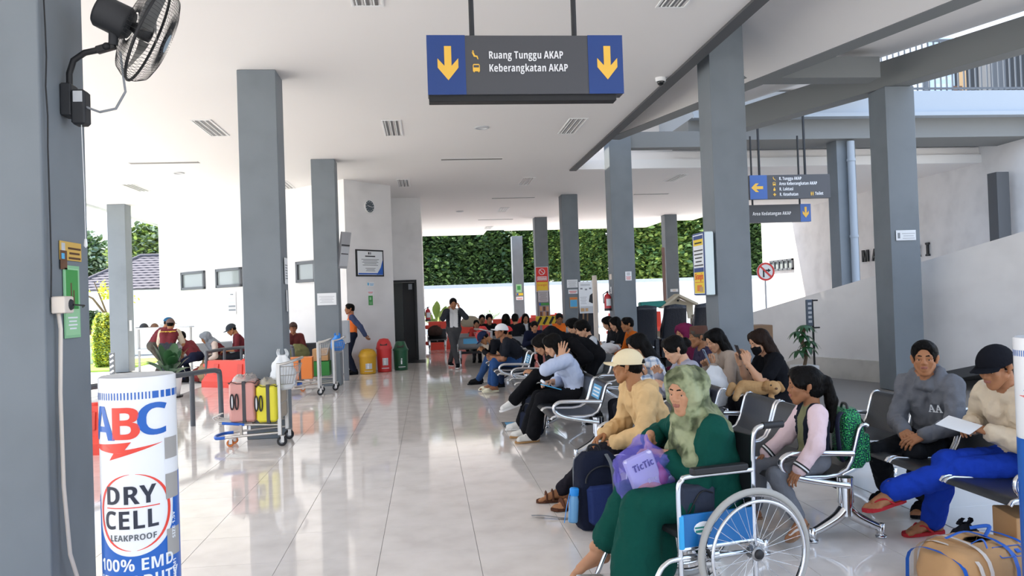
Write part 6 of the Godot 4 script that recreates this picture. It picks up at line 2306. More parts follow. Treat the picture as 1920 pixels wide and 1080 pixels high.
	var db := sack("small dark bag between the tied bundle and the carton", Vector3(2.98, 0.0, -4.25), 0.16, 0.2, cloth("23252c"), 51, "small_bag")
	# dark shoulder bag on the bench, beside the woman's lap
	var sb := thing("handbag", "dark grey handbag beside the woman in green in the wheelchair", "bag", Vector3(1.27, 0.43, -3.82), 101.5)
	g = G.new()
	g.box(Vector3(0, 0.09, 0), Vector3(0.1, 0.18, 0.2), Basis.IDENTITY, 0.03)
	part("bag_body", g, cloth("3b4150"), sb)
	g = G.new()
	g.tube(curve([Vector3(-0.052, 0.14, 0.07), Vector3(-0.056, 0.15, 0.0), Vector3(-0.055, 0.05, -0.07)]), 0.004, 6)
	part("zip", g, M.black, sb)
	sack("white cloth tote on the lap of the woman in the taupe cardigan", Vector3(2.78, 0.42, -7.62), 0.26, 0.42, M.paper, 83, "tote_bag", 0.5, 0.0)
	# massage chairs and playhouse
	massage_chair("black massage chair nearest the extinguisher column", Vector3(4.5, 0, -16.5), -6)
	massage_chair("black massage chair in the middle of the three, in front of the playhouse", Vector3(5.12, 0, -16.5), -4)
	massage_chair("black massage chair nearest the big light box column", Vector3(5.78, 0, -16.5), -4)
	massage_chair("black massage chair half hidden behind the easel board", Vector3(3.9, 0, -19.6), -2)
	var ph := thing("playhouse", "beige plastic playhouse with arched windows and a teal roof part", "playhouse", Vector3(6.35, 0, -20.0), -8)
	var bg := hexm("playbeige", "c9bda4", 0.6)
	g = G.new()
	g.prism(PackedVector2Array([Vector2(-0.3, 0.9), Vector2(-0.3, 1.22), Vector2(0, 1.45), Vector2(0.42, 1.25), Vector2(0.42, 0.9), Vector2(0.3, 0.9), Vector2(0.28, 1.08), Vector2(0.2, 1.16), Vector2(0.12, 1.08), Vector2(0.1, 0.9)]), 0.12)
	part("gable", g, bg, ph)
	g = G.new()
	g.bar(Vector3(-0.42, 1.2, 0.0), Vector3(0.02, 1.52, 0.0), 0.6, 0.06, 0.01, Vector3(0.6, 1, 0).normalized())
	g.bar(Vector3(0.0, 1.52, 0.0), Vector3(0.5, 1.26, 0.0), 0.6, 0.06, 0.01, Vector3(-0.5, 1, 0).normalized())
	part("roof", g, bg, ph)
	g = G.new()
	g.lathe([Vector2(0, 0.012), Vector2(0.03, 0.01)], facing_up(Vector3(0.04, 1.37, 0.01)), 12)
	part("vent_hole", g, M.dark, ph)
	g = G.new()
	for x in [-0.3, 0.1, 0.36]:
		g.bx(Vector3(x, 0, -0.12), Vector3(x + 0.1, 1.0, 0.0), 0.01)
	g.bx(Vector3(-0.3, 0, -0.12), Vector3(0.46, 0.72, -0.02), 0.01)
	part("wall_panel", g, hexm("playbrown", "8d7d69", 0.7), ph)
	g = G.new()
	g.bar(Vector3(-0.95, 1.28, 0), Vector3(-0.3, 1.3, 0), 0.5, 0.16, 0.03)
	part("teal_roof", g, M.teal, ph)
	g = G.new()
	g.bx(Vector3(-0.92, 0, -0.1), Vector3(-0.8, 1.2, 0.0), 0.01)
	g.bx(Vector3(-0.85, 0, -0.08), Vector3(-0.3, 0.6, -0.02), 0.01)
	part("side_post", g, M.playbrown, ph)
	g = G.new()
	g.bx(Vector3(7.3, 0, -24.3), Vector3(7.38, 3.0, -24.22))
	tag(part("red_white_post", g, hexm("postbrown", "9a7a70", 0.7), self), "thin brownish post with a red foot behind the playhouse", "post")
	# far end barriers, plants and boards
	for e in [["red plastic barrier at the far end of the corridor, left of the walking man", Vector3(0.98, 0, -26.2), 3], ["red plastic barrier at the far end, behind the walking man", Vector3(3.1, 0, -26.4), 0], ["red plastic barrier behind the far grey seats, beyond the slim columns", Vector3(4.9, 0, -30.5), 0], ["red plastic barrier in the far wing behind the massage chairs", Vector3(7.6, 0, -29.0), 4]]:
		var wbn := water_barrier(e[0], e[1], e[2], 1.95)
		wbn.scale = Vector3(1, 1.75, 1)
	var hzb := thing("hazard_board", "yellow board with black slanting stripes behind the man in the orange vest", "board", Vector3(3.75, 0.9, -23.0))
	sheet_sign(hzb, Transform3D.IDENTITY, 1.3, 0.26, M.yellow, [], 0.03)
	for k in 7:
		g = G.new()
		g.box(Vector3(-0.55 + 0.18 * k, 0, 0.018), Vector3(0.07, 0.24, 0.004), Basis(Vector3(0, 0, 1), -0.5), 0.0)
		part("stripe", g, M.dark, hzb)
	g = G.new()
	for x in [-0.5, 0.5]:
		g.bx(Vector3(x - 0.03, -0.9, -0.03), Vector3(x + 0.03, 0.1, -0.01))
	part("board_leg", g, M.grey, hzb)
	var pl := broad_plant("spiky green plant by the boundary wall behind the walking man's left", Vector3(0.35, 0, -33.0), 14, 1.0, 0.9, 31, M.leaf_light, "concrete")
	pl.scale = Vector3(1.2, 1.2, 1.2)
	var fp := thing("fern_bush", "feathery green bush against the white boundary wall beyond the far seats", "bush", Vector3(2.75, 0, -35.0))
	g = G.new()
	g.tube([Vector3.ZERO, Vector3(0, 0.7, 0)], [0.05, 0.03], 6)
	part("stem", g, M.bark, fp)
	for i in 26:
		g = G.new()
		var a := rng.randf() * TAU
		var d := Vector3(cos(a), 0, sin(a) * 0.6)
		var l := rng.randf_range(0.5, 1.0)
		rows = []
		for j in 10:
			var f := j / 9.0
			var cc := Vector3(0, 0.6, 0) + d * l * f + Vector3(0, rng.randf_range(0.45, 0.55) * sin(f * 2.2) * l, 0)
			var wd := 0.05 * sin(PI * clampf(f, 0.05, 1.0)) * (1.0 if j % 2 else 0.35)
			rows.append([cc - d.cross(Vector3.UP) * wd, cc + d.cross(Vector3.UP) * wd])
		g.grid(rows)
		part("frond", g, M.leaf, fp)
	# tall thin stand, potted money tree and wooden kiosk by the ramp
	var ts := thing("sanitizer_stand", "tall thin black stand with a blue grey bottle holder by the ramp wall", "stand", Vector3(6.45, -0.08, -12.9))
	g = G.new()
	g.tube([Vector3(0, 0.04, 0), Vector3(0, 1.45, 0)], 0.018, 8)
	part("pole", g, M.black, ts)
	for k in 3:
		g = G.new()
		var a := TAU * k / 3 + 0.4
		g.tube([Vector3(0, 0.22, 0), Vector3(0.22 * cos(a), 0.01, 0.22 * sin(a))], 0.012, 6)
		part("tripod_leg", g, M.black, ts)
	g = G.new()
	g.bx(Vector3(-0.11, 1.0, -0.03), Vector3(-0.01, 1.45, 0.03), 0.01)
	part("holder", g, hexm("holder", "5a6675", 0.5), ts)
	g = G.new()
	for k in 5:
		g.bx(Vector3(-0.09, 1.06 + 0.075 * k, 0.03), Vector3(-0.03, 1.1 + 0.075 * k, 0.034), 0.0)
	part("holder_print", g, M.lightgrey, ts)
	g = G.new()
	g.bx(Vector3(-0.01, 1.42, -0.01), Vector3(0.1, 1.445, 0.01))
	g.bx(Vector3(-0.01, 0.96, -0.01), Vector3(0.12, 0.985, 0.01))
	part("bracket", g, M.black, ts)
	var mt := thing("potted_money_tree", "potted green plant in tiers in a white square pot by the ramp wall", "potted plant", Vector3(6.22, -0.08, -12.8))
	g = G.new()
	g.bx(Vector3(-0.18, 0, -0.18), Vector3(0.18, 0.36, 0.18), 0.015)
	part("pot", g, M.white, mt)
	g = G.new()
	g.tube(curve([Vector3(0, 0.33, 0), Vector3(0.04, 0.55, 0), Vector3(-0.02, 0.75, 0), Vector3(0.03, 0.98, 0)]), 0.03, 8)
	g.tube([Vector3(0.0, 0.5, 0), Vector3(-0.12, 0.62, 0.03)], 0.012, 6)
	part("trunk", g, M.bark, mt)
	for e in [[Vector3(-0.1, 0.6, 0.05), 8], [Vector3(0.03, 0.66, 0.06), 8], [Vector3(0.0, 0.85, 0.03), 8], [Vector3(0.04, 1.02, 0.0), 10], [Vector3(0.1, 0.75, 0.0), 7], [Vector3(-0.08, 0.92, 0.0), 7]]:
		for k in e[1]:
			g = G.new()
			var a: float = TAU * k / e[1] + e[0].x * 30
			var d := Vector3(cos(a), 0, sin(a))
			rows = []
			for j in 6:
				var f := j / 5.0
				var cc: Vector3 = e[0] + d * 0.19 * f + Vector3(0, 0.07 * f - 0.2 * f * f, 0)
				var wd := 0.038 * sin(PI * clampf(f * 0.95 + 0.05, 0.03, 1.0))
				rows.append([cc - d.cross(Vector3.UP) * wd, cc + Vector3(0, 0.004, 0), cc + d.cross(Vector3.UP) * wd])
			g.grid(rows)
			part("leaf", g, M.leaf_pot, mt)
	var kb := thing("wooden_cabinet", "brown wooden cabinet behind the masked woman at the big column", "cabinet", Vector3(5.0, -0.08, -11.9))
	g = G.new()
	g.box(Vector3(0, 0.55, 0), Vector3(0.42, 1.1, 0.4), Basis.IDENTITY, 0.008)
	part("carcass", g, M.wood, kb)
	g = G.new()
	g.box(Vector3(-0.12, 0.6, 0.203), Vector3(0.16, 0.9, 0.008), Basis.IDENTITY, 0.003)
	part("door", g, M.brown, kb)
	# navy duffel, cartons and trolley beyond the man in the white cap
	trolley("steel luggage trolley with a carton beyond the man in the white cap", Vector3(1.2, 0, -16.6), 200, true)
	var vc := carton("brown carton with white lettering on the far trolley", Vector3(1.5, 0.29, -16.45), 20, Vector3(0.34, 0.3, 0.3), "carton", "brown")
	letters("Shodjo", 0.06, Transform3D(Basis.IDENTITY, Vector3(0, 0.16, 0.153)), M.paper, vc, 0.8)
	sack("dark green suitcase like bundle beside the far trolley", Vector3(1.3, 0, -23.3), 0.5, 0.75, cloth("2c3530"), 61, "bundle", 0.8, 0.0)
	sack("beige bag lying on top of the dark green bundle", Vector3(1.22, 0.78, -23.3), 0.5, 0.34, cloth("b9ad97"), 62, "bundle", 0.8, 0.0)
	sack("red bag hanging on the far trolley in front of the three seated people", Vector3(1.12, 0.68, -16.65), 0.26, 0.34, hexm("bagred", "c8322f", 0.5), 63, "plastic_bag", 0.75, 0.0)
	sack("brown pack on the single far seat at the end of the corridor", Vector3(0.2, 0.5, -24.75), 0.4, 0.34, cloth("4a3a35"), 64, "bundle", 0.8, 0.0)
	var fs := thing("floor_label", "dark edged floor sticker with blue print on the tiles left of the black trousers", "sticker", Vector3(1.02, 0.003, -9.85))
	g = G.new()
	g.box(Vector3.ZERO, Vector3(0.3, 0.004, 0.4), Basis.IDENTITY, 0.001)
	part("panel", g, M.frame_grey, fs)
	g = G.new()
	g.box(Vector3(0, 0.003, 0), Vector3(0.22, 0.002, 0.3), Basis.IDENTITY, 0.0)
	part("print", g, M.stickerblue, fs)

# ------------------------------------------------------------------ surface nets over smooth-joined tapered capsules
# prim: [a, b, radius at a, radius at b, group, op]  (op 1 cuts away)
func nets(prims: Array, cell: float, k: float, amp := {}, nf := 8.0) -> Dictionary:
	var lo := Vector3.INF
	var hi := -Vector3.INF
	for p in prims:
		if p.size() > 5 and p[5] == 1:
			continue
		var r: float = maxf(p[2], p[3]) + cell * 3.0
		lo = lo.min(p[0] - Vector3(r, r, r)).min(p[1] - Vector3(r, r, r))
		hi = hi.max(p[0] + Vector3(r, r, r)).max(p[1] + Vector3(r, r, r))
	var nx := int((hi.x - lo.x) / cell) + 2
	var ny := int((hi.y - lo.y) / cell) + 2
	var nz := int((hi.z - lo.z) / cell) + 2
	var sy := nx
	var sz := nx * ny
	var val := PackedFloat32Array()
	val.resize(nx * ny * nz)
	val.fill(1.0)
	var grp := PackedByteArray()
	grp.resize(nx * ny * nz)
	var flag := PackedByteArray()
	flag.resize(nx * ny * nz)
	var near := PackedInt32Array()
	var band := cell * 2.2 + k * 0.3
	for p in prims:
		var a: Vector3 = p[0]
		var b: Vector3 = p[1]
		var ra: float = p[2]
		var rb: float = p[3]
		var g: int = p[4]
		var cut: bool = p.size() > 5 and p[5] == 1
		var ba := b - a
		var inv := 1.0 / maxf(ba.length_squared(), 1e-9)
		var m := maxf(k, band) + cell
		var pl := (a.min(b) - Vector3.ONE * (maxf(ra, rb) + m) - lo) / cell
		var ph := (a.max(b) + Vector3.ONE * (maxf(ra, rb) + m) - lo) / cell
		var x0 := clampi(int(pl.x), 0, nx - 1)
		var x1 := clampi(int(ph.x) + 1, 0, nx - 1)
		var y0 := clampi(int(pl.y), 0, ny - 1)
		var y1 := clampi(int(ph.y) + 1, 0, ny - 1)
		var z0 := clampi(int(pl.z), 0, nz - 1)
		var z1 := clampi(int(ph.z) + 1, 0, nz - 1)
		var dr := rb - ra
		for z in range(z0, z1 + 1):
			for y in range(y0, y1 + 1):
				var q := Vector3(lo.x + x0 * cell, lo.y + y * cell, lo.z + z * cell) - a
				var i := x0 + y * sy + z * sz
				for x in range(x0, x1 + 1):
					var t := clampf(q.dot(ba) * inv, 0.0, 1.0)
					var d := (q - ba * t).length() - ra - dr * t
					q.x += cell
					if d < m:
						var o := val[i]
						if cut:
							if -d > o:
								val[i] = -d
						else:
							if d < o:
								grp[i] = g
							var h := k - absf(o - d)
							if h > 0.0:
								val[i] = minf(o, d) - h * h / (4.0 * k)
							elif d < o:
								val[i] = d
						if flag[i] == 0 and absf(d) < band:
							flag[i] = 1
							near.append(i)
					i += 1
	var vid := PackedInt32Array()
	vid.resize(nx * ny * nz)
	vid.fill(-1)
	var vs := PackedVector3Array()
	var ns := PackedVector3Array()
	var vg := PackedByteArray()
	var lim := nx * ny * nz - sz - sy - 1
	for i in near:
		if i >= lim:
			continue
		var a0 := val[i]
		var a1 := val[i + 1]
		var a2 := val[i + sy]
		var a3 := val[i + sy + 1]
		var a4 := val[i + sz]
		var a5 := val[i + sz + 1]
		var a6 := val[i + sz + sy]
		var a7 := val[i + sz + sy + 1]
		var neg := int(a0 < 0) + int(a1 < 0) + int(a2 < 0) + int(a3 < 0) + int(a4 < 0) + int(a5 < 0) + int(a6 < 0) + int(a7 < 0)
		if neg == 0 or neg == 8:
			continue
		var s := Vector3.ZERO
		var c := 0
		if (a0 < 0) != (a1 < 0):
			s += Vector3(a0 / (a0 - a1), 0, 0); c += 1
		if (a2 < 0) != (a3 < 0):
			s += Vector3(a2 / (a2 - a3), 1, 0); c += 1
		if (a4 < 0) != (a5 < 0):
			s += Vector3(a4 / (a4 - a5), 0, 1); c += 1
		if (a6 < 0) != (a7 < 0):
			s += Vector3(a6 / (a6 - a7), 1, 1); c += 1
		if (a0 < 0) != (a2 < 0):
			s += Vector3(0, a0 / (a0 - a2), 0); c += 1
		if (a1 < 0) != (a3 < 0):
			s += Vector3(1, a1 / (a1 - a3), 0); c += 1
		if (a4 < 0) != (a6 < 0):
			s += Vector3(0, a4 / (a4 - a6), 1); c += 1
		if (a5 < 0) != (a7 < 0):
			s += Vector3(1, a5 / (a5 - a7), 1); c += 1
		if (a0 < 0) != (a4 < 0):
			s += Vector3(0, 0, a0 / (a0 - a4)); c += 1
		if (a1 < 0) != (a5 < 0):
			s += Vector3(1, 0, a1 / (a1 - a5)); c += 1
		if (a2 < 0) != (a6 < 0):
			s += Vector3(0, 1, a2 / (a2 - a6)); c += 1
		if (a3 < 0) != (a7 < 0):
			s += Vector3(1, 1, a3 / (a3 - a7)); c += 1
		vid[i] = vs.size()
		var iz: int = i / sz
		var iy: int = (i - iz * sz) / sy
		var ixx := i - iz * sz - iy * sy
		var nn := Vector3(a1 + a3 + a5 + a7 - a0 - a2 - a4 - a6, a2 + a3 + a6 + a7 - a0 - a1 - a4 - a5, a4 + a5 + a6 + a7 - a0 - a1 - a2 - a3).normalized()
		vs.append(lo + (Vector3(ixx, iy, iz) + s / c) * cell)
		ns.append(nn)
		vg.append(grp[i])
	if amp.size():
		for j in vs.size():
			if amp.has(vg[j]):
				var p := vs[j]
				var f := 1.0 - 2.0 * absf(fold_noise.get_noise_3d(p.x * nf, p.y * nf * 0.7, p.z * nf))
				vs[j] = p + ns[j] * f * amp[vg[j]]
	var tri := {}
	for i in near:
		if i >= lim or i < sz + sy + 1:
			continue
		var ins := val[i] < 0.0
		for ax in 3:
			var st: int = [1, sy, sz][ax]
			if ins == (val[i + st] < 0.0):
				continue
			var u: int = [sy, sz, 1][ax]
			var w: int = [sz, 1, sy][ax]
			var c0 := vid[i]
			var c1 := vid[i - u]
			var c2 := vid[i - u - w]
			var c3 := vid[i - w]
			if c0 < 0 or c1 < 0 or c2 < 0 or c3 < 0:
				continue
			var g: int = grp[i] if ins else grp[i + st]
			if not tri.has(g):
				tri[g] = PackedInt32Array()
			if ins:
				tri[g].append_array([c0, c2, c1, c0, c3, c2])
			else:
				tri[g].append_array([c0, c1, c2, c0, c2, c3])
	if amp.size():
		ns.fill(Vector3.ZERO)
		for g in tri:
			var t: PackedInt32Array = tri[g]
			var j := 0
			while j < t.size():
				var n := (vs[t[j + 2]] - vs[t[j]]).cross(vs[t[j + 1]] - vs[t[j]])
				ns[t[j]] += n
				ns[t[j + 1]] += n
				ns[t[j + 2]] += n
				j += 3
		for j in ns.size():
			ns[j] = ns[j].normalized()
	return {"v": vs, "n": ns, "tri": tri}

# one group of a net as plain mesh data
func net_part(d: Dictionary, g: int) -> Dictionary:
	var r := {"v": PackedVector3Array(), "n": PackedVector3Array(), "ix": PackedInt32Array()}
	if not d.tri.has(g):
		return r
	var map := PackedInt32Array()
	map.resize(d.v.size())
	map.fill(-1)
	var v := PackedVector3Array()
	var n := PackedVector3Array()
	var o := PackedInt32Array()
	var dv: PackedVector3Array = d.v
	var dn: PackedVector3Array = d.n
	for i in d.tri[g]:
		if map[i] < 0:
			map[i] = v.size()
			v.append(dv[i])
			n.append(dn[i])
		o.append(map[i])
	r.v = v
	r.n = n
	r.ix = o
	return r

# ------------------------------------------------------------------ prototypes: head, hands, feet, hair (right side; faces -z)
func V(x: float, y: float, z: float) -> Vector3:
	return Vector3(x, y, z)

func both(l: Array, a: Vector3, b: Vector3, ra: float, rb: float, g: int, op := 0) -> void:
	for s in [1, -1]:
		l.append([a * V(s, 1, 1), b * V(s, 1, 1), ra, rb, g, op])

func proto_head(kind: String) -> Dictionary:
	var key := "head_" + kind
	if PROTO.has(key):
		return PROTO[key]
	var m := kind == "man" or kind == "old"
	var l := []
	l.append([V(0, 0.042, 0.03), V(0, 0.05, -0.022), 0.074, 0.072, 0])
	l.append([V(0, 0.01, -0.03), V(0, -0.05, -0.045), 0.058, 0.046, 0])
	both(l, V(0.036, -0.04, -0.012), V(0.014, -0.085, -0.058), 0.034, 0.024, 0)
	l.append([V(0, -0.092, -0.064), V(0, -0.094, -0.06), 0.021 if m else 0.018, 0.02, 0])
	both(l, V(0.036, -0.014, -0.062), V(0.03, -0.03, -0.062), 0.024, 0.022, 0)
	l.append([V(-0.036, 0.03, -0.076), V(0.036, 0.03, -0.076), 0.016, 0.016, 0])
	l.append([V(0, 0.02, -0.088), V(0, -0.014, -0.103), 0.008, 0.0115 if m else 0.010, 0])
	both(l, V(0.011, -0.02, -0.094), V(0.012, -0.02, -0.092), 0.0085, 0.0085, 0)
	l.append([V(0, -0.038, -0.083), V(0, -0.062, -0.08), 0.018, 0.017, 0])
	both(l, V(0.046, 0.017, -0.071), V(0.018, 0.019, -0.079), 0.0085, 0.0085, 0)
	both(l, V(0.044, -0.006, -0.071), V(0.02, -0.005, -0.078), 0.0065, 0.007, 0)
	both(l, V(0.078, 0.016, 0.012), V(0.074, -0.022, 0.004), 0.013, 0.009, 0)
	both(l, V(0.083, 0.024, 0.02), V(0.085, 0.0, 0.02), 0.007, 0.007, 0)
	l.append([V(0, -0.02, 0.03), V(0, -0.14, 0.04), 0.056, 0.05, 0])
	var d := nets(l, 0.0042, 0.012)
	var fx := []
	both(fx, V(0.032, 0.0065, -0.0735), V(0.033, 0.0065, -0.073), 0.0115, 0.0115, 0)
	var e := nets(fx, 0.0035, 0.001)
	fx = []
	both(fx, V(0.032, 0.0065, -0.0815), V(0.032, 0.0065, -0.0815), 0.0062, 0.0062, 0)
	var ir := nets(fx, 0.0028, 0.001)
	fx = [[V(-0.019, -0.043, -0.094), V(0.0, -0.0415, -0.0985), 0.0045, 0.0062, 0], [V(0.019, -0.043, -0.094), V(0.0, -0.0415, -0.0985), 0.0045, 0.0062, 0], [V(-0.015, -0.0505, -0.0945), V(0.015, -0.0505, -0.0945), 0.006, 0.006, 0], [V(0, -0.051, -0.0965), V(0, -0.051, -0.0965), 0.007, 0.007, 0]]
	var lp := nets(fx, 0.0035, 0.005)
	fx = []
	both(fx, V(0.048, 0.03, -0.084), V(0.03, 0.036, -0.0915), 0.0032, 0.0044 if m else 0.0034, 0)
	both(fx, V(0.03, 0.036, -0.0915), V(0.014, 0.033, -0.0935), 0.0044 if m else 0.0034, 0.004, 0)
	var br := nets(fx, 0.003, 0.004)
	var r := {"skin": net_part(d, 0), "eye": net_part(e, 0), "iris": net_part(ir, 0), "lip": net_part(lp, 0), "brow": net_part(br, 0)}
	PROTO[key] = r
	return r

# right hand, wrist at the origin, fingers to -z, palm down, thumb to -x
func proto_hand(pose: String) -> Dictionary:
	var key := "hand_" + pose
	if PROTO.has(key):
		return PROTO[key]
	var curl: Array = {"relax": [0.3, 0.45, 0.35], "grip": [0.75, 1.0, 0.7], "flat": [0.06, 0.12, 0.1], "fist": [1.2, 1.4, 0.9]}[pose]
	var l := []
	var xs := [-0.03, -0.0105, 0.0095, 0.028]
	var ln := [0.95, 1.05, 1.0, 0.8]
	for i in 4:
		var kn := V(xs[i], 0.004 - 0.003 * absf(i - 1.2), -0.088 + 0.004 * absf(i - 1.2))
		l.append([V(xs[i] * 0.65, 0, 0.0), kn, 0.017, 0.0125, 0])
		var p := kn
		var ang := 0.0
		var spread: float = (i - 1.4) * (0.09 if pose != "flat" else 0.16)
		for j in 3:
			ang += curl[j] * (1.0 + 0.1 * i)
			var q: Vector3 = p + V(sin(spread) * cos(ang), -sin(ang), -cos(ang)) * [0.043, 0.027, 0.021][j] * ln[i]
			l.append([p, q, [0.0098, 0.0088, 0.0082][j], [0.0088, 0.0082, 0.007][j], 0])
			p = q
	var tb := V(-0.024, -0.004, -0.025)
	var t1 := V(-0.047, -0.016, -0.052) if pose != "flat" else V(-0.055, -0.006, -0.05)
	var t2 := V(-0.05, -0.032, -0.083) if pose != "flat" else V(-0.072, -0.01, -0.078)
	var t3 := V(-0.042, -0.042, -0.106) if pose != "flat" else V(-0.08, -0.012, -0.104)
	l.append([tb, t1, 0.017, 0.0125, 0])
	l.append([t1, t2, 0.0118, 0.0105, 0])
	l.append([t2, t3, 0.0105, 0.0085, 0])
	l.append([V(0, 0, 0.03), V(0, 0, 0.0), 0.026, 0.023, 0])
	PROTO[key] = net_part(nets(l, 0.0042, 0.006), 0)
	return PROTO[key]

# foot: ankle joint at the origin, sole at y = -0.078, toes to -z
func proto_foot() -> Dictionary:
	if PROTO.has("foot"):
		return PROTO.foot
	var l := []
	l.append([V(0, 0.03, 0.005), V(0, -0.04, 0.035), 0.036, 0.034, 0])
	l.append([V(0, -0.01, 0.0), V(-0.012, -0.048, -0.12), 0.038, 0.028, 0])
	l.append([V(0.012, -0.02, 0.0), V(0.022, -0.054, -0.11), 0.034, 0.023, 0])
	l.append([V(0, -0.05, 0.03), V(0.012, -0.055, -0.1), 0.027, 0.022, 0])
	for i in 5:
		var x: float = [-0.03, -0.008, 0.009, 0.025, 0.039][i]
		var ln: float = [0.185, 0.18, 0.172, 0.16, 0.145][i]
		var r: float = [0.0145, 0.0098, 0.009, 0.0088, 0.0085][i]
		l.append([V(x * 0.85, -0.052, -0.115), V(x, -0.06, -ln + 0.02), r * 1.15, r, 0])
		l.append([V(x, -0.06, -ln + 0.02), V(x, -0.066, -ln), r, r * 0.9, 0])
	PROTO.foot = net_part(nets(l, 0.005, 0.012), 0)
	return PROTO.foot

func proto_shoe() -> Dictionary:
	if PROTO.has("shoe"):
		return PROTO.shoe
	var l := []
	l.append([V(0, 0.02, 0.012), V(0, -0.035, 0.03), 0.046, 0.044, 0])
	l.append([V(0, -0.01, -0.01), V(-0.004, -0.042, -0.13), 0.045, 0.036, 0])
	l.append([V(0.0, -0.04, 0.02), V(0.006, -0.046, -0.15), 0.04, 0.034, 0])
	l.append([V(-0.012, -0.044, -0.12), V(0.014, -0.046, -0.165), 0.034, 0.03, 0])
	l.append([V(0, 0.11, 0.01), V(0, 0.06, 0.01), 0.04, 0.036, 0, 1])
	PROTO.shoe = net_part(nets(l, 0.006, 0.012), 0)
	return PROTO.shoe

func foot_outline(w: float, grow: float) -> PackedVector2Array:
	var pl := PackedVector2Array()
	for e in [[0.0, 0.075], [0.024, 0.065], [0.034, 0.03], [0.034, -0.03], [0.045, -0.1], [0.046, -0.14], [0.036, -0.178], [0.012, -0.2], [-0.018, -0.208], [-0.036, -0.19], [-0.043, -0.14], [-0.036, -0.06], [-0.032, 0.02], [-0.024, 0.062]]:
		pl.append(Vector2(e[0] * w + signf(e[0]) * grow, e[1] + signf(e[1] + 0.06) * grow))
	return pl

func proto_hair(style: String) -> Dictionary:
	var key := "hair_" + style
	if PROTO.has(key):
		return PROTO[key]
	var l := []
	var cutf := true
	match style:
		"short":
			l.append([V(0, 0.048, 0.028), V(0, 0.06, -0.022), 0.086, 0.08, 0])
			l.append([V(0, 0.0, 0.045), V(0, 0.04, 0.04), 0.07, 0.075, 0])
			l.append([V(-0.045, 0.085, -0.07), V(0.05, 0.09, -0.06), 0.022, 0.024, 0])
		"crop":
			l.append([V(0, 0.046, 0.028), V(0, 0.057, -0.022), 0.081, 0.077, 0])
			l.append([V(0, 0.005, 0.045), V(0, 0.04, 0.04), 0.066, 0.072, 0])
		"fluffy":
			l.append([V(0, 0.055, 0.028), V(0, 0.07, -0.025), 0.098, 0.092, 0])
			l.append([V(0, 0.0, 0.055), V(0, 0.04, 0.04), 0.08, 0.085, 0])
			both(l, V(0.05, 0.08, -0.06), V(0.06, 0.04, -0.055), 0.036, 0.026, 0)
			l.append([V(-0.04, 0.1, -0.075), V(0.045, 0.1, -0.075), 0.03, 0.03, 0])
			l.append([V(-0.03, 0.065, -0.1), V(0.03, 0.06, -0.1), 0.014, 0.014, 1])
		"bob", "long", "pony", "bun":
			l.append([V(0, 0.05, 0.03), V(0, 0.058, -0.024), 0.09, 0.083, 0])
			l.append([V(0, -0.01, 0.05), V(0, 0.04, 0.04), 0.074, 0.08, 0])
			both(l, V(0.03, 0.1, -0.06), V(0.075, 0.03, -0.035), 0.026, 0.022, 0)
			if style == "bob" or style == "long":
				both(l, V(0.07, 0.04, 0.0), V(0.078, -0.09, 0.01), 0.032, 0.03, 0)
				both(l, V(0.04, 0.0, 0.06), V(0.05, -0.12, 0.07), 0.055, 0.05, 0)
			if style == "long":
				both(l, V(0.075, -0.06, 0.03), V(0.1, -0.28, 0.07), 0.034, 0.03, 0)
				both(l, V(0.04, -0.1, 0.07), V(0.06, -0.42, 0.12), 0.055, 0.045, 0)
				l.append([V(0, -0.1, 0.08), V(0, -0.46, 0.14), 0.06, 0.04, 0])
			if style == "pony":
				l.append([V(0, 0.06, 0.1), V(0, 0.03, 0.14), 0.03, 0.032, 0])
				l.append([V(0, 0.03, 0.14), V(0.01, -0.1, 0.165), 0.034, 0.04, 0])
				l.append([V(0.01, -0.1, 0.165), V(0.015, -0.3, 0.15), 0.04, 0.014, 0])
			if style == "bun":
				l.append([V(0, 0.02, 0.13), V(0, 0.0, 0.14), 0.045, 0.042, 0])
	# open the face and free the ears
	l.append([V(0, -0.01, -0.125), V(0, -0.09, -0.115), 0.078, 0.085, 0, 1])
	l.append([V(0, 0.03, -0.135), V(0, 0.0, -0.13), 0.07, 0.08, 0, 1])
	if style in ["short", "crop", "fluffy"]:
		both(l, V(0.09, -0.01, -0.025), V(0.09, -0.06, 0.0), 0.036, 0.045, 0, 1)
		l.append([V(0, -0.13, 0.05), V(0, -0.15, 0.06), 0.085, 0.08, 0, 1])
	for q in l:
		if q.size() == 5:
			q[4] = 0
	PROTO[key] = net_part(nets(l, 0.007, 0.014, {0: 0.003}, 26.0), 0)
	return PROTO[key]

# ------------------------------------------------------------------ a person
func ik(a: Vector3, c: Vector3, l1: float, l2: float, hint: Vector3) -> Array:
	var d := c - a
	var n := d.length()
	if n > (l1 + l2) * 0.998:
		c = a + d.normalized() * (l1 + l2) * 0.998
		d = c - a
		n = d.length()
	var u := d / n
	var x := clampf((l1 * l1 - l2 * l2 + n * n) / (2.0 * n), -l1, l1)
	var h := sqrt(maxf(l1 * l1 - x * x, 0.0))
	var w := (hint - u * hint.dot(u)).normalized()
	return [a + u * x + w * h, c]

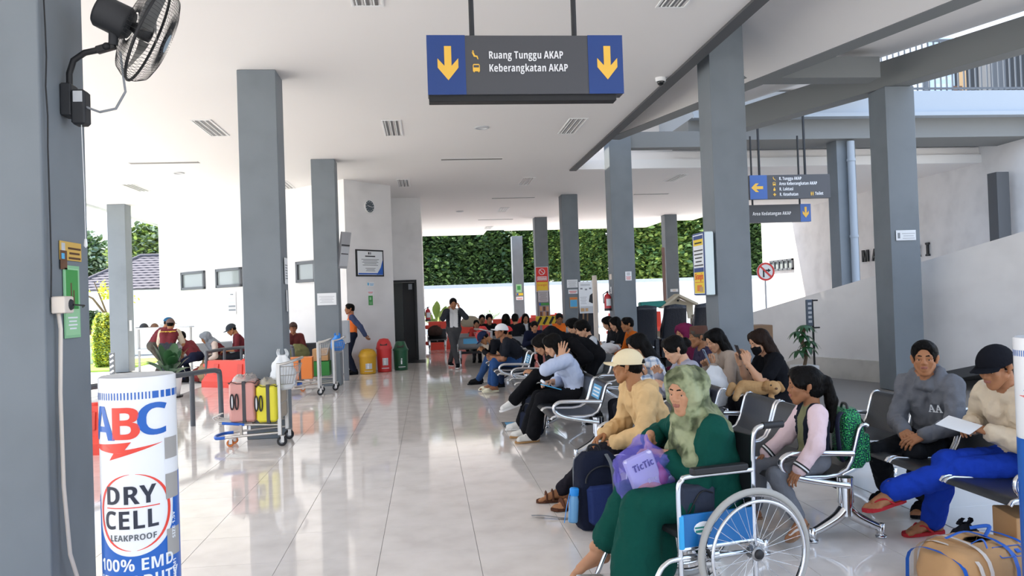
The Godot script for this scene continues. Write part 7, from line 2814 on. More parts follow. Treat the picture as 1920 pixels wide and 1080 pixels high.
func person(s: Dictionary) -> Node3D:
	var hip: Vector3 = s.p
	var H: float = s.get("h", 1.64) / 1.68
	var gth: float = s.get("g", 1.0)
	var cell: float = s.get("c", 0.018)
	var fem: bool = s.get("f", false)
	var o := thing(s.get("called", "person"), s.l, "person", V(hip.x, 0, hip.z))
	var inv := -V(hip.x, 0, hip.z)
	var FB := yb(s.y)
	var F := -FB.z
	var R := FB.x
	var lean: float = deg_to_rad(s.get("lean", 6.0))
	var side: float = deg_to_rad(s.get("side", 0.0))
	var up := (V(0, 1, 0) * cos(lean) + F * sin(lean)).rotated(F, side)
	var P := hip + inv
	var mid := P + up * 0.185 * H
	# the back rounds forward a little above the waist
	var up2 := up.rotated(R, -deg_to_rad(s.get("round", 8.0)))
	var neck := mid + up2 * 0.28 * H
	var SR := R.rotated(up2, deg_to_rad(s.get("tw", 0.0)))
	var SF := up2.cross(SR).normalized() * -1.0
	SF = SR.cross(up2).normalized() * -1.0
	if SF.dot(F) < 0:
		SF = -SF
	var sw: float = (0.155 if fem else 0.172) * H * (0.7 + 0.3 * gth)
	var l := []
	var TG: int = 4 if s.has("vest") else 1
	var hw := 0.075 * H
	# pelvis, belly, chest, shoulders
	l.append([P - R * hw, P + R * hw, 0.108 * H * gth, 0.108 * H * gth, 2])
	for k: int in [-1, 1]:
		l.append([P + up * 0.07 * H + R * hw * 0.75 * k, mid + up2 * 0.02 + SR * hw * 0.8 * k, 0.104 * H * gth, 0.1 * H * gth, TG])
		l.append([mid + SR * hw * 0.85 * k, mid + up2 * 0.135 * H + SR * 0.085 * H * k, 0.1 * H * gth, 0.1 * H * gth, TG])
		l.append([mid + up2 * 0.135 * H + SR * 0.085 * H * k, neck - up2 * 0.06 * H + SR * sw * 0.78 * k, 0.1 * H * gth, 0.062 * H, TG])
		if fem and not s.has("vest"):
			l.append([mid + up2 * 0.13 * H + SR * 0.07 * H * k + SF * 0.06 * H, mid + up2 * 0.12 * H + SR * 0.072 * H * k + SF * 0.075 * H, 0.062 * H, 0.058 * H, TG])
	if gth > 1.1:
		l.append([mid - up * 0.06 + F * 0.05 * gth, mid + up2 * 0.02 + F * 0.045 * gth, 0.11 * H * gth, 0.1 * H, TG])
	l.append([neck - up2 * 0.055 * H - SR * sw * 0.8, neck - up2 * 0.055 * H + SR * sw * 0.8, 0.058 * H, 0.058 * H, TG])
	l.append([neck - up2 * 0.05 * H - SR * 0.05, neck - up2 * 0.02 * H + SR * 0.03, 0.055 * H, 0.05 * H, TG])
	# head
	var hd: Array = s.get("hd", [0, 0, 0])
	var HB := FB * Basis.from_euler(V(-deg_to_rad(hd[1]), deg_to_rad(hd[0]), deg_to_rad(hd[2])))
	var hs: float = s.get("hs", 1.0) * (0.95 if fem else 1.0) * (0.5 + 0.5 * H)
	var hc := neck + up2 * 0.03 * H + HB.y * 0.095 * hs + F * 0.02 + HB * V(0, 0, -0.012)
	l.append([neck - up2 * 0.02, hc + HB * V(0, -0.05, 0.03) * hs, 0.054 * H, 0.05 * hs, 0])
	# arms
	var sl: float = s.get("sl", 2.0)
	var ends := {}
	for k: int in [1, -1]:
		var sh := neck - up2 * 0.06 * H + SR * sw * k
		var tgt: Vector3 = s.get("hr" if k > 0 else "hl", hip + F * 0.35 + R * 0.1 * k + V(0, 0.12, 0)) + inv
		var eh: Vector3 = s.get("er" if k > 0 else "el", -F * 0.4 + R * k * 0.7 - V(0, 1, 0))
		var q: Array = ik(sh, tgt, 0.285 * H, 0.25 * H, eh)
		var el: Vector3 = q[0]
		var wr: Vector3 = q[1]
		var fat: float = 0.012 * s.get("loose", 1.0)
		if sl >= 0.99:
			l.append([sh, el, 0.05 * H + fat, 0.04 * H + fat, 1])
		elif sl > 0.0:
			var c := sh.lerp(el, sl)
			l.append([sh, c, 0.05 * H + fat * 1.2, 0.047 * H + fat * 1.4, 1])
			l.append([c, el, 0.043 * H, 0.038 * H, 0])
		else:
			l.append([sh, el, 0.046 * H, 0.036 * H, 0])
		if sl >= 1.99:
			l.append([el, el.lerp(wr, 0.96), 0.04 * H + fat, 0.03 * H + fat, 1])
			l.append([el.lerp(wr, 0.9), wr, 0.026 * H, 0.025 * H, 0])
		elif sl > 1.01:
			var c := el.lerp(wr, sl - 1.0)
			l.append([el, c, 0.04 * H + fat, 0.036 * H + fat, 1])
			l.append([c, wr, 0.034 * H, 0.025 * H, 0])
		else:
			l.append([el, el.lerp(wr, 0.35), 0.038 * H, 0.038 * H, 0])
			l.append([el.lerp(wr, 0.35), wr, 0.038 * H, 0.025 * H, 0])
		ends[k] = [el, wr]
	# legs
	var pl: float = s.get("pl", 2.0)
	var flare: float = s.get("flare", 1.0)
	var feet := {}
	for k: int in [1, -1]:
		var hj := P + R * hw * 1.1 * k - V(0, 0.02, 0)
		var an: Vector3 = s.get("fr" if k > 0 else "fl", hip + F * 0.42 + R * 0.1 * k - V(0, hip.y - 0.08, 0)) + inv
		var kh: Vector3 = s.get("kr" if k > 0 else "kl", F + V(0, 0.8, 0))
		var q: Array = ik(hj, an, 0.43 * H, 0.41 * H, kh)
		var kn: Vector3 = q[0]
		an = q[1]
		l.append([hj, kn, 0.088 * H * (0.6 + 0.4 * gth), 0.064 * H, 2])
		if pl >= 1.9:
			l.append([kn, kn.lerp(an, 0.45), 0.063 * H, 0.06 * H * lerpf(1.0, flare, 0.5), 2])
			l.append([kn.lerp(an, 0.45), kn.lerp(an, pl - 1.02), 0.06 * H * lerpf(1.0, flare, 0.5), 0.054 * H * flare, 2])
			l.append([kn.lerp(an, 0.8), an, 0.038 * H, 0.036 * H, 0])
		else:
			l.append([kn, kn.lerp(an, clampf(pl - 1.0, 0.05, 1.0)), 0.066 * H, 0.062 * H * flare, 2])
			l.append([kn, kn.lerp(an, 0.4), 0.052 * H, 0.052 * H, 0])
			l.append([kn.lerp(an, 0.4), an, 0.052 * H, 0.034 * H, 0])
		feet[k] = [kn, an]
	if s.has("hood"):
		for k: int in [1, -1]:
			l.append([neck - SF * 0.07, neck + SR * 0.075 * k - SF * 0.02 + up2 * 0.01, 0.052, 0.036, 1])
			l.append([neck + SR * 0.075 * k - SF * 0.02 + up2 * 0.01, neck + SR * 0.03 * k + SF * 0.06 - up2 * 0.05, 0.034, 0.026, 1])
	for e in s.get("extra", []):
		l.append([e[0] + inv, e[1] + inv, e[2], e[3], e[4]])
	var am: float = s.get("fold", 0.006)
	var d := nets(l, cell, 0.028, {1: am, 2: am * 0.8, 4: am * 0.8, 5: am}, s.get("nf", 9.0))
	# jackets worn open: faces of the chest between the edges show the garment beneath
	if s.has("inner"):
		var t: PackedInt32Array = d.tri.get(TG, PackedInt32Array())
		var keep := PackedInt32Array()
		var inn := PackedInt32Array()
		var wd: float = s.get("innerw", 0.055)
		var j := 0
		while j < t.size():
			var c: Vector3 = (d.v[t[j]] + d.v[t[j + 1]] + d.v[t[j + 2]]) / 3.0 - mid
			var n: Vector3 = d.n[t[j]]
			if absf(c.dot(SR)) < wd and n.dot(SF) > 0.0 and c.dot(SF) > 0.02:
				inn.append_array([t[j], t[j + 1], t[j + 2]])
			else:
				keep.append_array([t[j], t[j + 1], t[j + 2]])
			j += 3
		d.tri[TG] = keep
		d.tri[6] = inn
	# skin: body, head, hands and bare feet in one mesh
	var sk := G.new()
	# the whole figure, a few millimetres in under the clothes
	var bare := PackedByteArray()
	bare.resize(d.v.size())
	for i in d.tri.get(0, PackedInt32Array()):
		bare[i] = 1
	var bi := PackedInt32Array()
	for q in d.tri:
		bi.append_array(d.tri[q])
	var bv: PackedVector3Array = d.v.duplicate()
	for i in bv.size():
		if bare[i] == 0:
			bv[i] -= d.n[i] * 0.006
	sk.put({"v": bv, "n": d.n, "ix": bi}, Transform3D.IDENTITY)
	var HT := Transform3D(HB.scaled_local(Vector3.ONE * hs), hc)
	var hp := proto_head(s.get("face", "woman" if fem else "man"))
	sk.put(hp.skin, HT)
	for k: int in [1, -1]:
		var pose: String = s.get("pr" if k > 0 else "pl_", "relax")
		var dirv: Vector3 = s.get("dr" if k > 0 else "dl", (ends[k][1] - ends[k][0]).normalized())
		var palm: Vector3 = s.get("nr" if k > 0 else "nl", V(0, -1, 0) - R * k * 0.5)
		var z := -dirv.normalized()
		var y := (-palm - z * (-palm).dot(z)).normalized()
		var hb := Basis(y.cross(z), y, z)
		sk.put(proto_hand(pose), Transform3D(hb.scaled_local(V(k, 1, 1) * H * s.get("hands", 1.0)), ends[k][1]))
	var shoe: String = s.get("shoe", "shoe")
	var ft := {}
	for k: int in [1, -1]:
		var fdir: Vector3 = s.get("gr" if k > 0 else "gl", F + R * k * 0.15)
		var z := -fdir.normalized()
		var x := V(0, 1, 0).cross(z).normalized()
		ft[k] = Transform3D(Basis(x, z.cross(x), z).scaled_local(V(k, 1, 1) * H), feet[k][1])
		if shoe != "shoe" and shoe != "none":
			sk.put(proto_foot(), ft[k])
	var am2 := sk.mesh(null, skin(s.get("skin", "b98563")))
	var ez := G.new()
	ez.put(hp.eye, HT)
	am2 = ez.mesh(am2, M.eyewhite)
	ez = G.new()
	ez.put(hp.iris, HT)
	am2 = ez.mesh(am2, M.iris)
	ez = G.new()
	ez.put(hp.lip, HT)
	var lm := skin(s.get("lips", "9d6455"))
	am2 = ez.mesh(am2, lm)
	ez = G.new()
	ez.put(hp.brow, HT)
	am2 = ez.mesh(am2, M.hair_black if s.get("hairm", "hair_black") != "hair_grey" else M.hair_grey)
	inst("body", am2, null, o)
	# clothes
	for e in [[1, s.get("topn", "shirt"), s.get("top", "333333")], [4, "vest", s.get("vest", "333333")], [6, "undershirt", s.get("inner", "eeeeee")], [2, s.get("botn", "trousers"), s.get("bot", "22242a")], [5, s.get("wrapn", "scarf"), s.get("wrap", "777777")]]:
		var nd := net_part(d, e[0])
		if nd.v.is_empty():
			continue
		var g := G.new()
		g.put(nd, Transform3D.IDENTITY)
		part(e[1], g, e[2] if e[2] is Material else cloth(e[2]), o)
	if shoe != "none" and shoe != "bare":
		for k: int in [1, -1]:
			var g := G.new()
			if shoe == "shoe":
				g.put(proto_shoe(), ft[k])
			elif shoe == "slide":
				g.lathe([Vector2(0.0, 0.036), Vector2(0.03, 0.032), Vector2(0.052, 0.01), Vector2(0.054, -0.024)], ft[k] * Transform3D(Basis(V(0.95, 0, 0), V(0, 1.0, 0), V(0, 0, 1.6)), V(0.004, -0.05, -0.11)), 20)
			elif shoe == "flip":
				for e in [-1, 1]:
					g.tube(curve([ft[k] * V(-0.012, -0.055, -0.155), ft[k] * V(e * 0.03, -0.022, -0.09), ft[k] * V(e * 0.044, -0.062, -0.03)]), 0.0075, 6)
			else:
				for zz in [-0.13, -0.08]:
					g.tube(curve([ft[k] * V(-0.048, -0.066, zz), ft[k] * V(-0.03, -0.02 + (zz + 0.13) * 0.2, zz), ft[k] * V(0.02, -0.02 + (zz + 0.13) * 0.2, zz), ft[k] * V(0.05, -0.066, zz)]), 0.02, 6, true, 0.35)
			var sh := part(s.get("shoen", "shoe" if shoe == "shoe" else "sandal"), g, s.shoem if s.has("shoem") else cloth(s.get("shoec", "1c1c1e")), o)
			g = G.new()
			var tk := 0.02 if shoe != "slide" else 0.03
			g.prism(foot_outline(1.0, 0.003 if shoe != "shoe" else 0.001), tk, ft[k] * Transform3D(Basis(V(1, 0, 0), V(0, 0, 1), V(0, 1, 0)), V(0, -0.083 + tk, 0)))
			part("sole", g, cloth(s.get("solec", s.get("shoec", "1c1c1e"))), sh)
	# hair and headwear
	var hm: String = s.get("hairm", "hair_black")
	if s.get("hair", "short") != "none":
		var g := G.new()
		g.put(proto_hair(s.get("hair", "short")), HT if not s.has("cap") else Transform3D(HT.basis.scaled_local(V(0.95, 0.93, 0.95)), HT.origin))
		part("hair", g, M[hm], o)
	if s.has("cuff"):
		for k: int in [1, -1]:
			for j in 3:
				var g := G.new()
				var a: Vector3 = ends[k][0].lerp(ends[k][1], 0.82 + 0.055 * j)
				g.tube([a, ends[k][0].lerp(ends[k][1], 0.872 + 0.055 * j)], 0.036 * H + 0.025, 12)
				part("cuff", g, [M.black, M.paper, M.black][j], o)
	if s.has("cap"):
		var g := G.new()
		g.ball(HT * V(0, 0.036, 0.006), V(0.094, 0.106, 0.118) * hs, HB, 24, 8, 0.0, 0.52)
		var cp := part("cap", g, s.cap if s.cap is Material else cloth(s.cap), o)
		if s.has("caphole"):
			g = G.new()
			g.ball(HT * V(0, 0.035, 0.11) , V(0.038, 0.034, 0.02) * hs, HB, 14, 8, 0.0, 0.5)
			part("strap_opening", g, M.hair_black, cp)
		g = G.new()
		var rows := []
		for j in 6:
			var row := []
			for i in 11:
				var a := lerpf(-1.15, 1.15, i / 10.0)
				var ex: float = 0.075 * (j / 5.0) * pow(cos(a), 0.7)
				row.append(HT * V(sin(a) * 0.088, 0.038 + 0.006 * cos(a) - 0.3 * ex * ex - 0.018 * absf(a) * (j / 5.0), 0.006 - cos(a) * 0.112 - ex))
			rows.append(row)
		var back := []
		for row in rows:
			var r2 := []
			for q in row:
				r2.append(q - HB.y * 0.003)
			back.append(r2)
		g.grid(rows)
		g.grid(back)
		part("brim", g, s.cap if s.cap is Material else cloth(s.cap), cp)
	if s.has("peci"):
		var g := G.new()
		g.lathe([Vector2(0.0, 0.135), Vector2(0.07, 0.132), Vector2(0.083, 0.12), Vector2(0.09, 0.045)], HT * Transform3D(Basis(V(1, 0, 0), V(0, 1, 0), V(0, 0, 1.18)), V(0, 0, 0.006)), 24)
		part("peci", g, cloth(s.peci), o)
	if s.has("mask"):
		var g := G.new()
		var mk := []
		mk.append([V(0, -0.02, -0.09), V(0, -0.07, -0.08), 0.03, 0.036, 0])
		both(mk, V(0.03, -0.03, -0.065), V(0.03, -0.06, -0.06), 0.034, 0.03, 0)
		mk.append([V(0, 0.04, -0.06), V(0, 0.04, -0.12), 0.05, 0.05, 0, 1])
		g.put(net_part(nets(mk, 0.006, 0.02), 0), HT)
		part("face_mask", g, cloth(s.mask), o)
	if s.has("scarf"):
		var sp := []
		for q in [[V(0, 0.045, 0.03), V(0, 0.06, -0.024), 0.09, 0.084], [V(0, -0.03, 0.045), V(0, 0.04, 0.04), 0.078, 0.084], [V(0, -0.11, 0.0), V(0, -0.09, 0.03), 0.062, 0.07]]:
			sp.append([HT * q[0], HT * q[1], q[2] * hs, q[3] * hs, 0])
		for k: int in [1, -1]:
			sp.append([HT * V(0.04 * k, 0.085, -0.055), HT * V(0.072 * k, -0.01, -0.025), 0.024, 0.024, 0])
			sp.append([HT * V(0.072 * k, -0.01, -0.025), HT * V(0.028 * k, -0.115, -0.04), 0.024, 0.026, 0])
			sp.append([neck + up2 * 0.02, neck - up2 * 0.07 + SR * 0.13 * k, 0.07, 0.062, 0])
			sp.append([neck + SF * 0.05, mid + up2 * 0.1 + SF * 0.1 + SR * 0.075 * k, 0.058, 0.06 * gth, 0])
			sp.append([neck - SF * 0.05, mid + up2 * 0.16 - SF * 0.05 + SR * 0.07 * k, 0.06, 0.065 * gth, 0])
		sp.append([neck + SF * 0.06, mid - up2 * 0.02 + SF * 0.14, 0.055, 0.04, 0])
		sp.append([HT * V(0, 0.02, -0.165), HT * V(0, -0.06, -0.16), 0.094 * hs, 0.09 * hs, 0, 1])
		sp.append([HT * V(0, 0.012, -0.1), HT * V(0, -0.055, -0.095), 0.06 * hs, 0.056 * hs, 0, 1])
		var g := G.new()
		g.put(net_part(nets(sp, 0.0085 if cell < 0.016 else 0.014, 0.03, {0: 0.012}, 10.0), 0), Transform3D.IDENTITY)
		part("headscarf", g, s.scarf if s.scarf is Material else cloth(s.scarf), o)
	s.at = {"head": Transform3D(HT.basis, HT.origin - inv), "wr": ends[1][1] - inv, "wl": ends[-1][1] - inv, "chest": mid + up2 * 0.12 * H - inv, "SR": SR, "SF": SF, "up": up2}
	return o

# a phone held near a point, its screen towards dirv
func phone(label: String, at: Vector3, screen: Vector3, up: Vector3, col := "1c1d22") -> void:
	var o := thing("phone", label, "phone", at)
	var z := screen.normalized()
	var x := up.cross(z).normalized()
	var b := Basis(x, z.cross(x), z)
	var g := G.new()
	g.box(Vector3.ZERO, V(0.075, 0.155, 0.009), b, 0.004)
	part("case", g, hexm("case" + col, col, 0.3), o)
	g = G.new()
	g.box(b * V(0, 0, 0.005), V(0.068, 0.146, 0.001), b, 0.0)
	part("screen", g, M.darkglass, o)
	g = G.new()
	g.box(b * V(-0.018, 0.05, -0.006), V(0.024, 0.04, 0.003), b, 0.001)
	part("camera_bump", g, M.dark, o)

# ------------------------------------------------------------------ the people
func build_people() -> void:
	var green := hexm("hijab_green", "ffffff", 0.75, 0.0, 0.3)
	green.albedo_texture = noise_tex(0.009, 77, 256, false, 1.0, ramp([[0.0, Color("23281c")], [0.4, Color("4a5138")], [0.5, Color("7d8563")], [0.62, Color("9aa07d")], [1.0, Color("a9ad8c")]]))
	bumpy(green, fabric_bump, V(2.6, 2.6, 2.6), 0.4)
	var plaid := Image.create(64, 64, true, Image.FORMAT_RGB8)
	for y in 64:
		for x in 64:
			var k := 0
			if x % 32 < 9: k += 1
			if y % 32 < 9: k += 1
			plaid.set_pixel(x, y, [Color("eceef2"), Color("9fb2cc"), Color("47658f")][k])
	plaid.generate_mipmaps()
	var pm := hexm("plaid", "ffffff", 0.9)
	pm.albedo_texture = ImageTexture.create_from_image(plaid)
	pm.uv1_triplanar = true
	pm.uv1_scale = V(7, 7, 7)
	var s: Dictionary

	# woman in the wheelchair
	var dress := "10493f"
	s = {"l": "woman in a green dress and tie dyed green headscarf sitting in the wheelchair", "p": V(1.42, 0.5, -3.97), "y": 101, "h": 1.56, "g": 1.2, "f": true, "c": 0.011, "lean": 5, "round": 12, "hd": [22, 4, 0], "hs": 1.05, "hair": "none", "scarf": green, "top": dress, "topn": "dress_top", "bot": dress, "botn": "skirt", "sl": 1.72, "loose": 1.5, "hr": V(1.14, 0.78, -4.14), "hl": V(1.16, 0.735, -3.98), "er": V(0.1, -0.3, -1), "el": V(0.7, -0.6, 0.6), "dr": V(-0.35, -0.75, 0.4), "nr": V(0.7, -0.3, 0.4), "dl": V(-0.6, 0.1, -0.7), "nl": V(-0.2, -1, 0.1), "fr": V(0.84, 0.2, -4.16), "fl": V(1.02, 0.14, -3.86), "gl": V(-0.9, -0.35, 0.15), "gr": V(-0.9, -0.3, 0.0), "shoe": "bare", "pl": 1.75, "skin": "c08d6c", "fold": 0.013, "nf": 6.0,
		"extra": [[V(1.0, 0.5, -3.88), V(0.98, 0.2, -3.87), 0.08, 0.13, 2], [V(1.0, 0.5, -4.08), V(0.93, 0.3, -4.12), 0.08, 0.09, 2], [V(1.1, 0.46, -3.95), V(1.08, 0.2, -3.95), 0.09, 0.12, 2], [V(1.2, 0.5, -3.86), V(1.1, 0.5, -3.87), 0.1, 0.09, 2]]}
	person(s)
	s = {"l": "man in a tan jacket and beige cap on the bench behind the wheelchair", "p": V(1.62, 0.48, -5.68), "y": 98, "c": 0.012, "lean": 11, "round": 16, "hd": [-36, 0, 0], "hair": "crop", "caphole": true, "cap": "ead9b4", "top": "dcb885", "topn": "jacket", "bot": "1f1d24", "loose": 1.6, "hr": V(1.26, 0.53, -5.8), "hl": V(1.3, 0.5, -5.62), "fr": V(0.97, 0.085, -6.02), "fl": V(1.04, 0.085, -5.8), "shoe": "sandal", "shoec": "5b3a2c", "skin": "a8754f", "fold": 0.013,
		"extra": [[V(1.6, 0.86, -5.72), V(1.56, 0.88, -5.62), 0.055, 0.05, 1]]}
	person(s)
	# girl with the sequin bag
	s = {"l": "young girl with a long ponytail, pink sleeved jacket and grey trousers on the nearest bench", "p": V(2.36, 0.49, -4.78), "y": 84, "h": 1.2, "f": true, "c": 0.011, "lean": -2, "round": 4, "hs": 1.16, "hd": [-8, 2, 0], "face": "woman", "hair": "pony", "vest": "1b1e2b", "top": "e6cdd2", "topn": "jacket_sleeve", "cuff": true, "inner": "7f8060", "innerw": 0.05, "bot": "6d7077", "loose": 1.5, "hr": V(2.13, 0.5, -4.96), "hl": V(2.17, 0.47, -4.58), "el": V(0.5, -0.2, 0.8), "fr": V(2.05, 0.13, -5.0), "fl": V(2.17, 0.16, -4.6), "shoe": "flip", "shoec": "d9d2cf", "solec": "8b6f5a", "skin": "9c6b4b", "gl": V(-0.8, -0.35, 0.4), "pl": 1.85}
	person(s)
	var seq := hexm("sequin", "ffffff", 0.25, 0.45)
	seq.albedo_texture = noise_tex(0.12, 91, 256, false, 1.0, ramp([[0.0, Color("0c1f4a")], [0.4, Color("14504a")], [0.5, Color("26b050")], [1.0, Color("8dffb0")]]), FastNoiseLite.TYPE_CELLULAR, 1)
	bumpy(seq, noise_tex(0.12, 92, 256, true, 8.0, null, FastNoiseLite.TYPE_CELLULAR, 1), V(4, 4, 4), 1.0)
	backpack("small sequin backpack in shimmering green and blue on the girl's back", V(2.6, 0.43, -4.8), 84, V(0.25, 0.36, 0.15), seq, seq, M.navy)
	# man in the grey hoodie
	s = {"l": "man in a grey hooded sweatshirt and dark trousers looking at the camera", "p": V(3.5, 0.49, -5.25), "y": 122, "h": 1.6, "c": 0.012, "lean": 6, "round": 14, "hd": [22, 2, 0], "g": 0.92, "hair": "short", "face": "man", "hood": true, "top": "6c6e74", "topn": "hoodie", "bot": "1e2025", "pl": 1.8, "loose": 1.3, "hr": V(3.17, 0.56, -5.12), "hl": V(3.22, 0.55, -4.98), "fr": V(3.22, 0.085, -5.42), "fl": V(3.3, 0.085, -5.12), "shoe": "sandal", "shoec": "17171a", "skin": "a87350", "fold": 0.013}
	var h4 := person(s)
	letters("AA", 0.055, facing(s.at.chest - V(3.5, 0, -5.25) + s.at.SF * 0.135 - s.at.SR * 0.075 - V(0, 0.02, 0), s.at.SF), M.paper, h4, 0.8, false, "chest_letters", "Droid Serif")
	# man in blue trousers
	s = {"l": "man in a cream sweatshirt, blue trousers and black cap reading a paper, legs crossed", "p": V(3.52, 0.49, -4.42), "y": 100, "h": 1.68, "c": 0.012, "lean": 10, "round": 14, "hd": [4, 18, 0], "hair": "crop", "cap": "15161c", "top": "d8c7ae", "topn": "sweatshirt", "bot": "1d3fae", "loose": 1.9, "hr": V(3.27, 0.68, -4.58), "hl": V(3.28, 0.66, -4.4), "fr": V(3.07, 0.085, -4.69), "fl": V(2.77, 0.3, -4.62), "kl": V(-0.6, 1, 0.2), "flare": 1.2, "gl": V(-0.9, -0.15, 0.1), "gr": V(-1, 0, 0.05), "shoe": "flip", "shoec": "b8323a", "skin": "a87350", "fold": 0.013}
	person(s)
	var g := G.new()
	g.box(Vector3.ZERO, V(0.15, 0.003, 0.2), Basis.from_euler(V(0.2, 0.5, 0.25)), 0.0)
	var pp := part("paper_sheet", g, M.paper, self)
	pp.position = V(3.14, 0.7, -4.5)
	tag(pp, "white printed paper held by the man in blue trousers", "paper")
	# masked woman with the plush dog, and her neighbours
	s = {"l": "woman in a black mask and black T-shirt with long brown hair and a phone", "p": V(3.36, 0.5, -7.45), "y": 92, "f": true, "c": 0.013, "lean": 8, "round": 10, "hd": [6, 22, 0], "hair": "long", "hairm": "hair_brown", "mask": "17181b", "top": "15161b", "sl": 0.62, "bot": "1c1c20", "hr": V(2.98, 0.87, -7.48), "hl": V(3.0, 0.86, -7.34), "er": V(0, -1, -0.2), "el": V(0, -1, 0.3), "pr": "grip", "pl_": "grip", "dr": V(-0.2, 1, 0.1), "dl": V(-0.2, 1, -0.1), "nr": V(0.2, 0, 1), "nl": V(0.2, 0, -1), "skin": "cf9f7f"}
	person(s)
	phone("dark phone held upright by the masked woman", V(2.95, 0.96, -7.41), V(1, 0.35, 0), V(-0.3, 1, 0))
	plush_dog()
	s = {"l": "long haired woman in a taupe cardigan holding a blue phone", "p": V(3.12, 0.5, -7.98), "y": 92, "f": true, "c": 0.014, "lean": 8, "round": 12, "hd": [14, 22, 0], "hair": "long", "top": "b3a497", "topn": "cardigan", "bot": "dedfe3", "hr": V(2.84, 0.78, -8.02), "hl": V(2.84, 0.8, -7.84), "pl_": "grip", "pr": "relax", "dl": V(-0.4, 0.8, 0), "nl": V(0.6, 0.3, -0.7), "skin": "c99a7a"}
	person(s)
	phone("light blue phone held by the woman in the taupe cardigan", V(2.78, 0.9, -7.84), V(1, 0.4, 0.1), V(-0.3, 1, 0), "8fa5c0")
	s = {"l": "woman with tied back black hair in a pale grey shirt looking down, behind the headscarf", "p": V(2.4, 0.5, -7.02), "y": 92, "f": true, "c": 0.014, "lean": 9, "round": 12, "hd": [2, 26, 0], "hair": "bun", "top": "a0a0ae", "bot": "2a2b30", "hr": V(2.06, 0.82, -7.1), "hl": V(2.08, 0.72, -6.95), "skin": "d3a586"}
	person(s)
	s = {"l": "woman with straight black hair in a blue and white plaid shirt holding a dark phone", "p": V(2.2, 0.5, -7.58), "y": 92, "f": true, "c": 0.014, "lean": 7, "round": 12, "hd": [8, 24, 0], "hair": "long", "top": pm, "topn": "plaid_shirt", "bot": "23242b", "hr": V(1.95, 0.72, -7.65), "hl": V(2.02, 0.76, -7.4), "pl_": "grip", "dl": V(-0.5, 0.7, 0), "nl": V(0.6, 0.3, -0.7), "skin": "c99a7a"}
	person(s)
	phone("dark phone in the hand of the woman in the plaid shirt", V(1.97, 0.86, -7.4), V(1, 0.5, 0.1), V(-0.35, 1, 0))
	s = {"l": "older man in a brimless brown cap and dark purple shirt before the big column", "p": V(3.12, 0.49, -8.6), "y": 88, "c": 0.016, "lean": 5, "round": 14, "hd": [-4, 2, 0], "hair": "crop", "hairm": "hair_grey", "peci": "5b4037", "top": "39344a", "bot": "24242a", "skin": "9a6b4a"}
	person(s)
	s = {"l": "woman in a maroon headscarf seated beside the older man in the brown cap", "p": V(3.2, 0.49, -9.4), "y": 95, "f": true, "c": 0.016, "lean": 6, "hd": [15, 10, 0], "hair": "none", "scarf": "6c2043", "top": "5d1c3a", "bot": "2a2026", "skin": "b98563"}
	person(s)
	# woman holding her head and her neighbour in black
	s = {"l": "woman in a pale blue shirt and black trousers with her hand on her head", "p": V(1.6, 0.5, -8.68), "y": 93, "f": true, "c": 0.012, "lean": 13, "round": 14, "hd": [-6, 26, 0], "hair": "long", "top": "c5cfe6", "topn": "blouse", "loose": 1.9, "sl": 1.45, "bot": "17171a", "flare": 1.5, "hl": V(1.41, 0.9, -8.53), "el": V(-0.9, -0.7, 0.6), "pl_": "flat", "dl": V(0.18, 1, -0.08), "nl": V(0.25, 0.1, -1), "hr": V(1.3, 0.62, -8.72), "fl": V(1.08, 0.085, -8.56), "fr": V(1.06, 0.085, -8.86), "shoec": "e4e2dc", "solec": "b08a5e", "skin": "cf9f7f"}
	var w17 := person(s)
	for k in 3:
		g = G.new()
		g.box(V(1.08 - 1.6 - 0.045 - 0.022 * k, 0.05 + 0.006 * k, -8.56 + 8.68 + 0.043), V(0.009, 0.045, 0.004), Basis(V(0, 0, 1), -0.35), 0.0)
		part("shoe_stripe", g, M.black, w17)
	g = G.new()
	var wr: Vector3 = s.at.wl
	g.lathe([Vector2(0.028, -0.004), Vector2(0.032, 0.0), Vector2(0.028, 0.004)], Transform3D(Basis(V(0, 0, 1), -0.2), wr - V(1.6, -0.0, -8.68)), 16)
	part("bracelet", g, M.black, w17)
	var tis := thing("tissue_pack", "white crumpled paper in the hand of the woman holding her head", "paper", V(1.24, 0.6, -8.64))
	g = G.new()
	g.box(V(0, 0.02, 0), V(0.1, 0.03, 0.07), Basis.from_euler(V(0.3, 0.4, -0.6)), 0.01)
	part("paper", g, M.paper, tis)
	g = G.new()
	g.box(V(0, 0, 0), V(0.2, 0.012, 0.14), Basis.from_euler(V(0, 0.2, -0.3)), 0.003)
	var nb := part("notebook", g, M.lightblue, self)
	nb.position = V(1.3, 0.58, -8.6)
	tag(nb, "light blue notebook on the lap of the woman holding her head", "notebook")
	backpack("dark blue backpack on the floor at the feet of the woman holding her head", V(1.14, 0, -9.08), -70, V(0.3, 0.42, 0.18), cloth("1c2130"), cloth("20273a"), M.black, -0.12)
	s = {"l": "person in a black hooded top leaning over the seats behind the woman holding her head", "p": V(2.03, 0.82, -9.75), "y": 100, "h": 1.6, "c": 0.014, "lean": 52, "round": 22, "hd": [0, 62, 0], "hs": 1.08, "hair": "none", "scarf": "131316", "top": "131316", "topn": "hoodie", "loose": 2.2, "g": 1.1, "bot": "17171a", "hr": V(1.52, 0.74, -10.05), "er": V(-0.3, 0.5, -0.8), "hl": V(1.7, 0.72, -9.5), "fl": V(2.02, 0.085, -9.6), "fr": V(2.05, 0.085, -9.9), "kl": V(-1, 0, 0), "kr": V(-1, 0, 0), "skin": "c08d6c"}
	person(s)
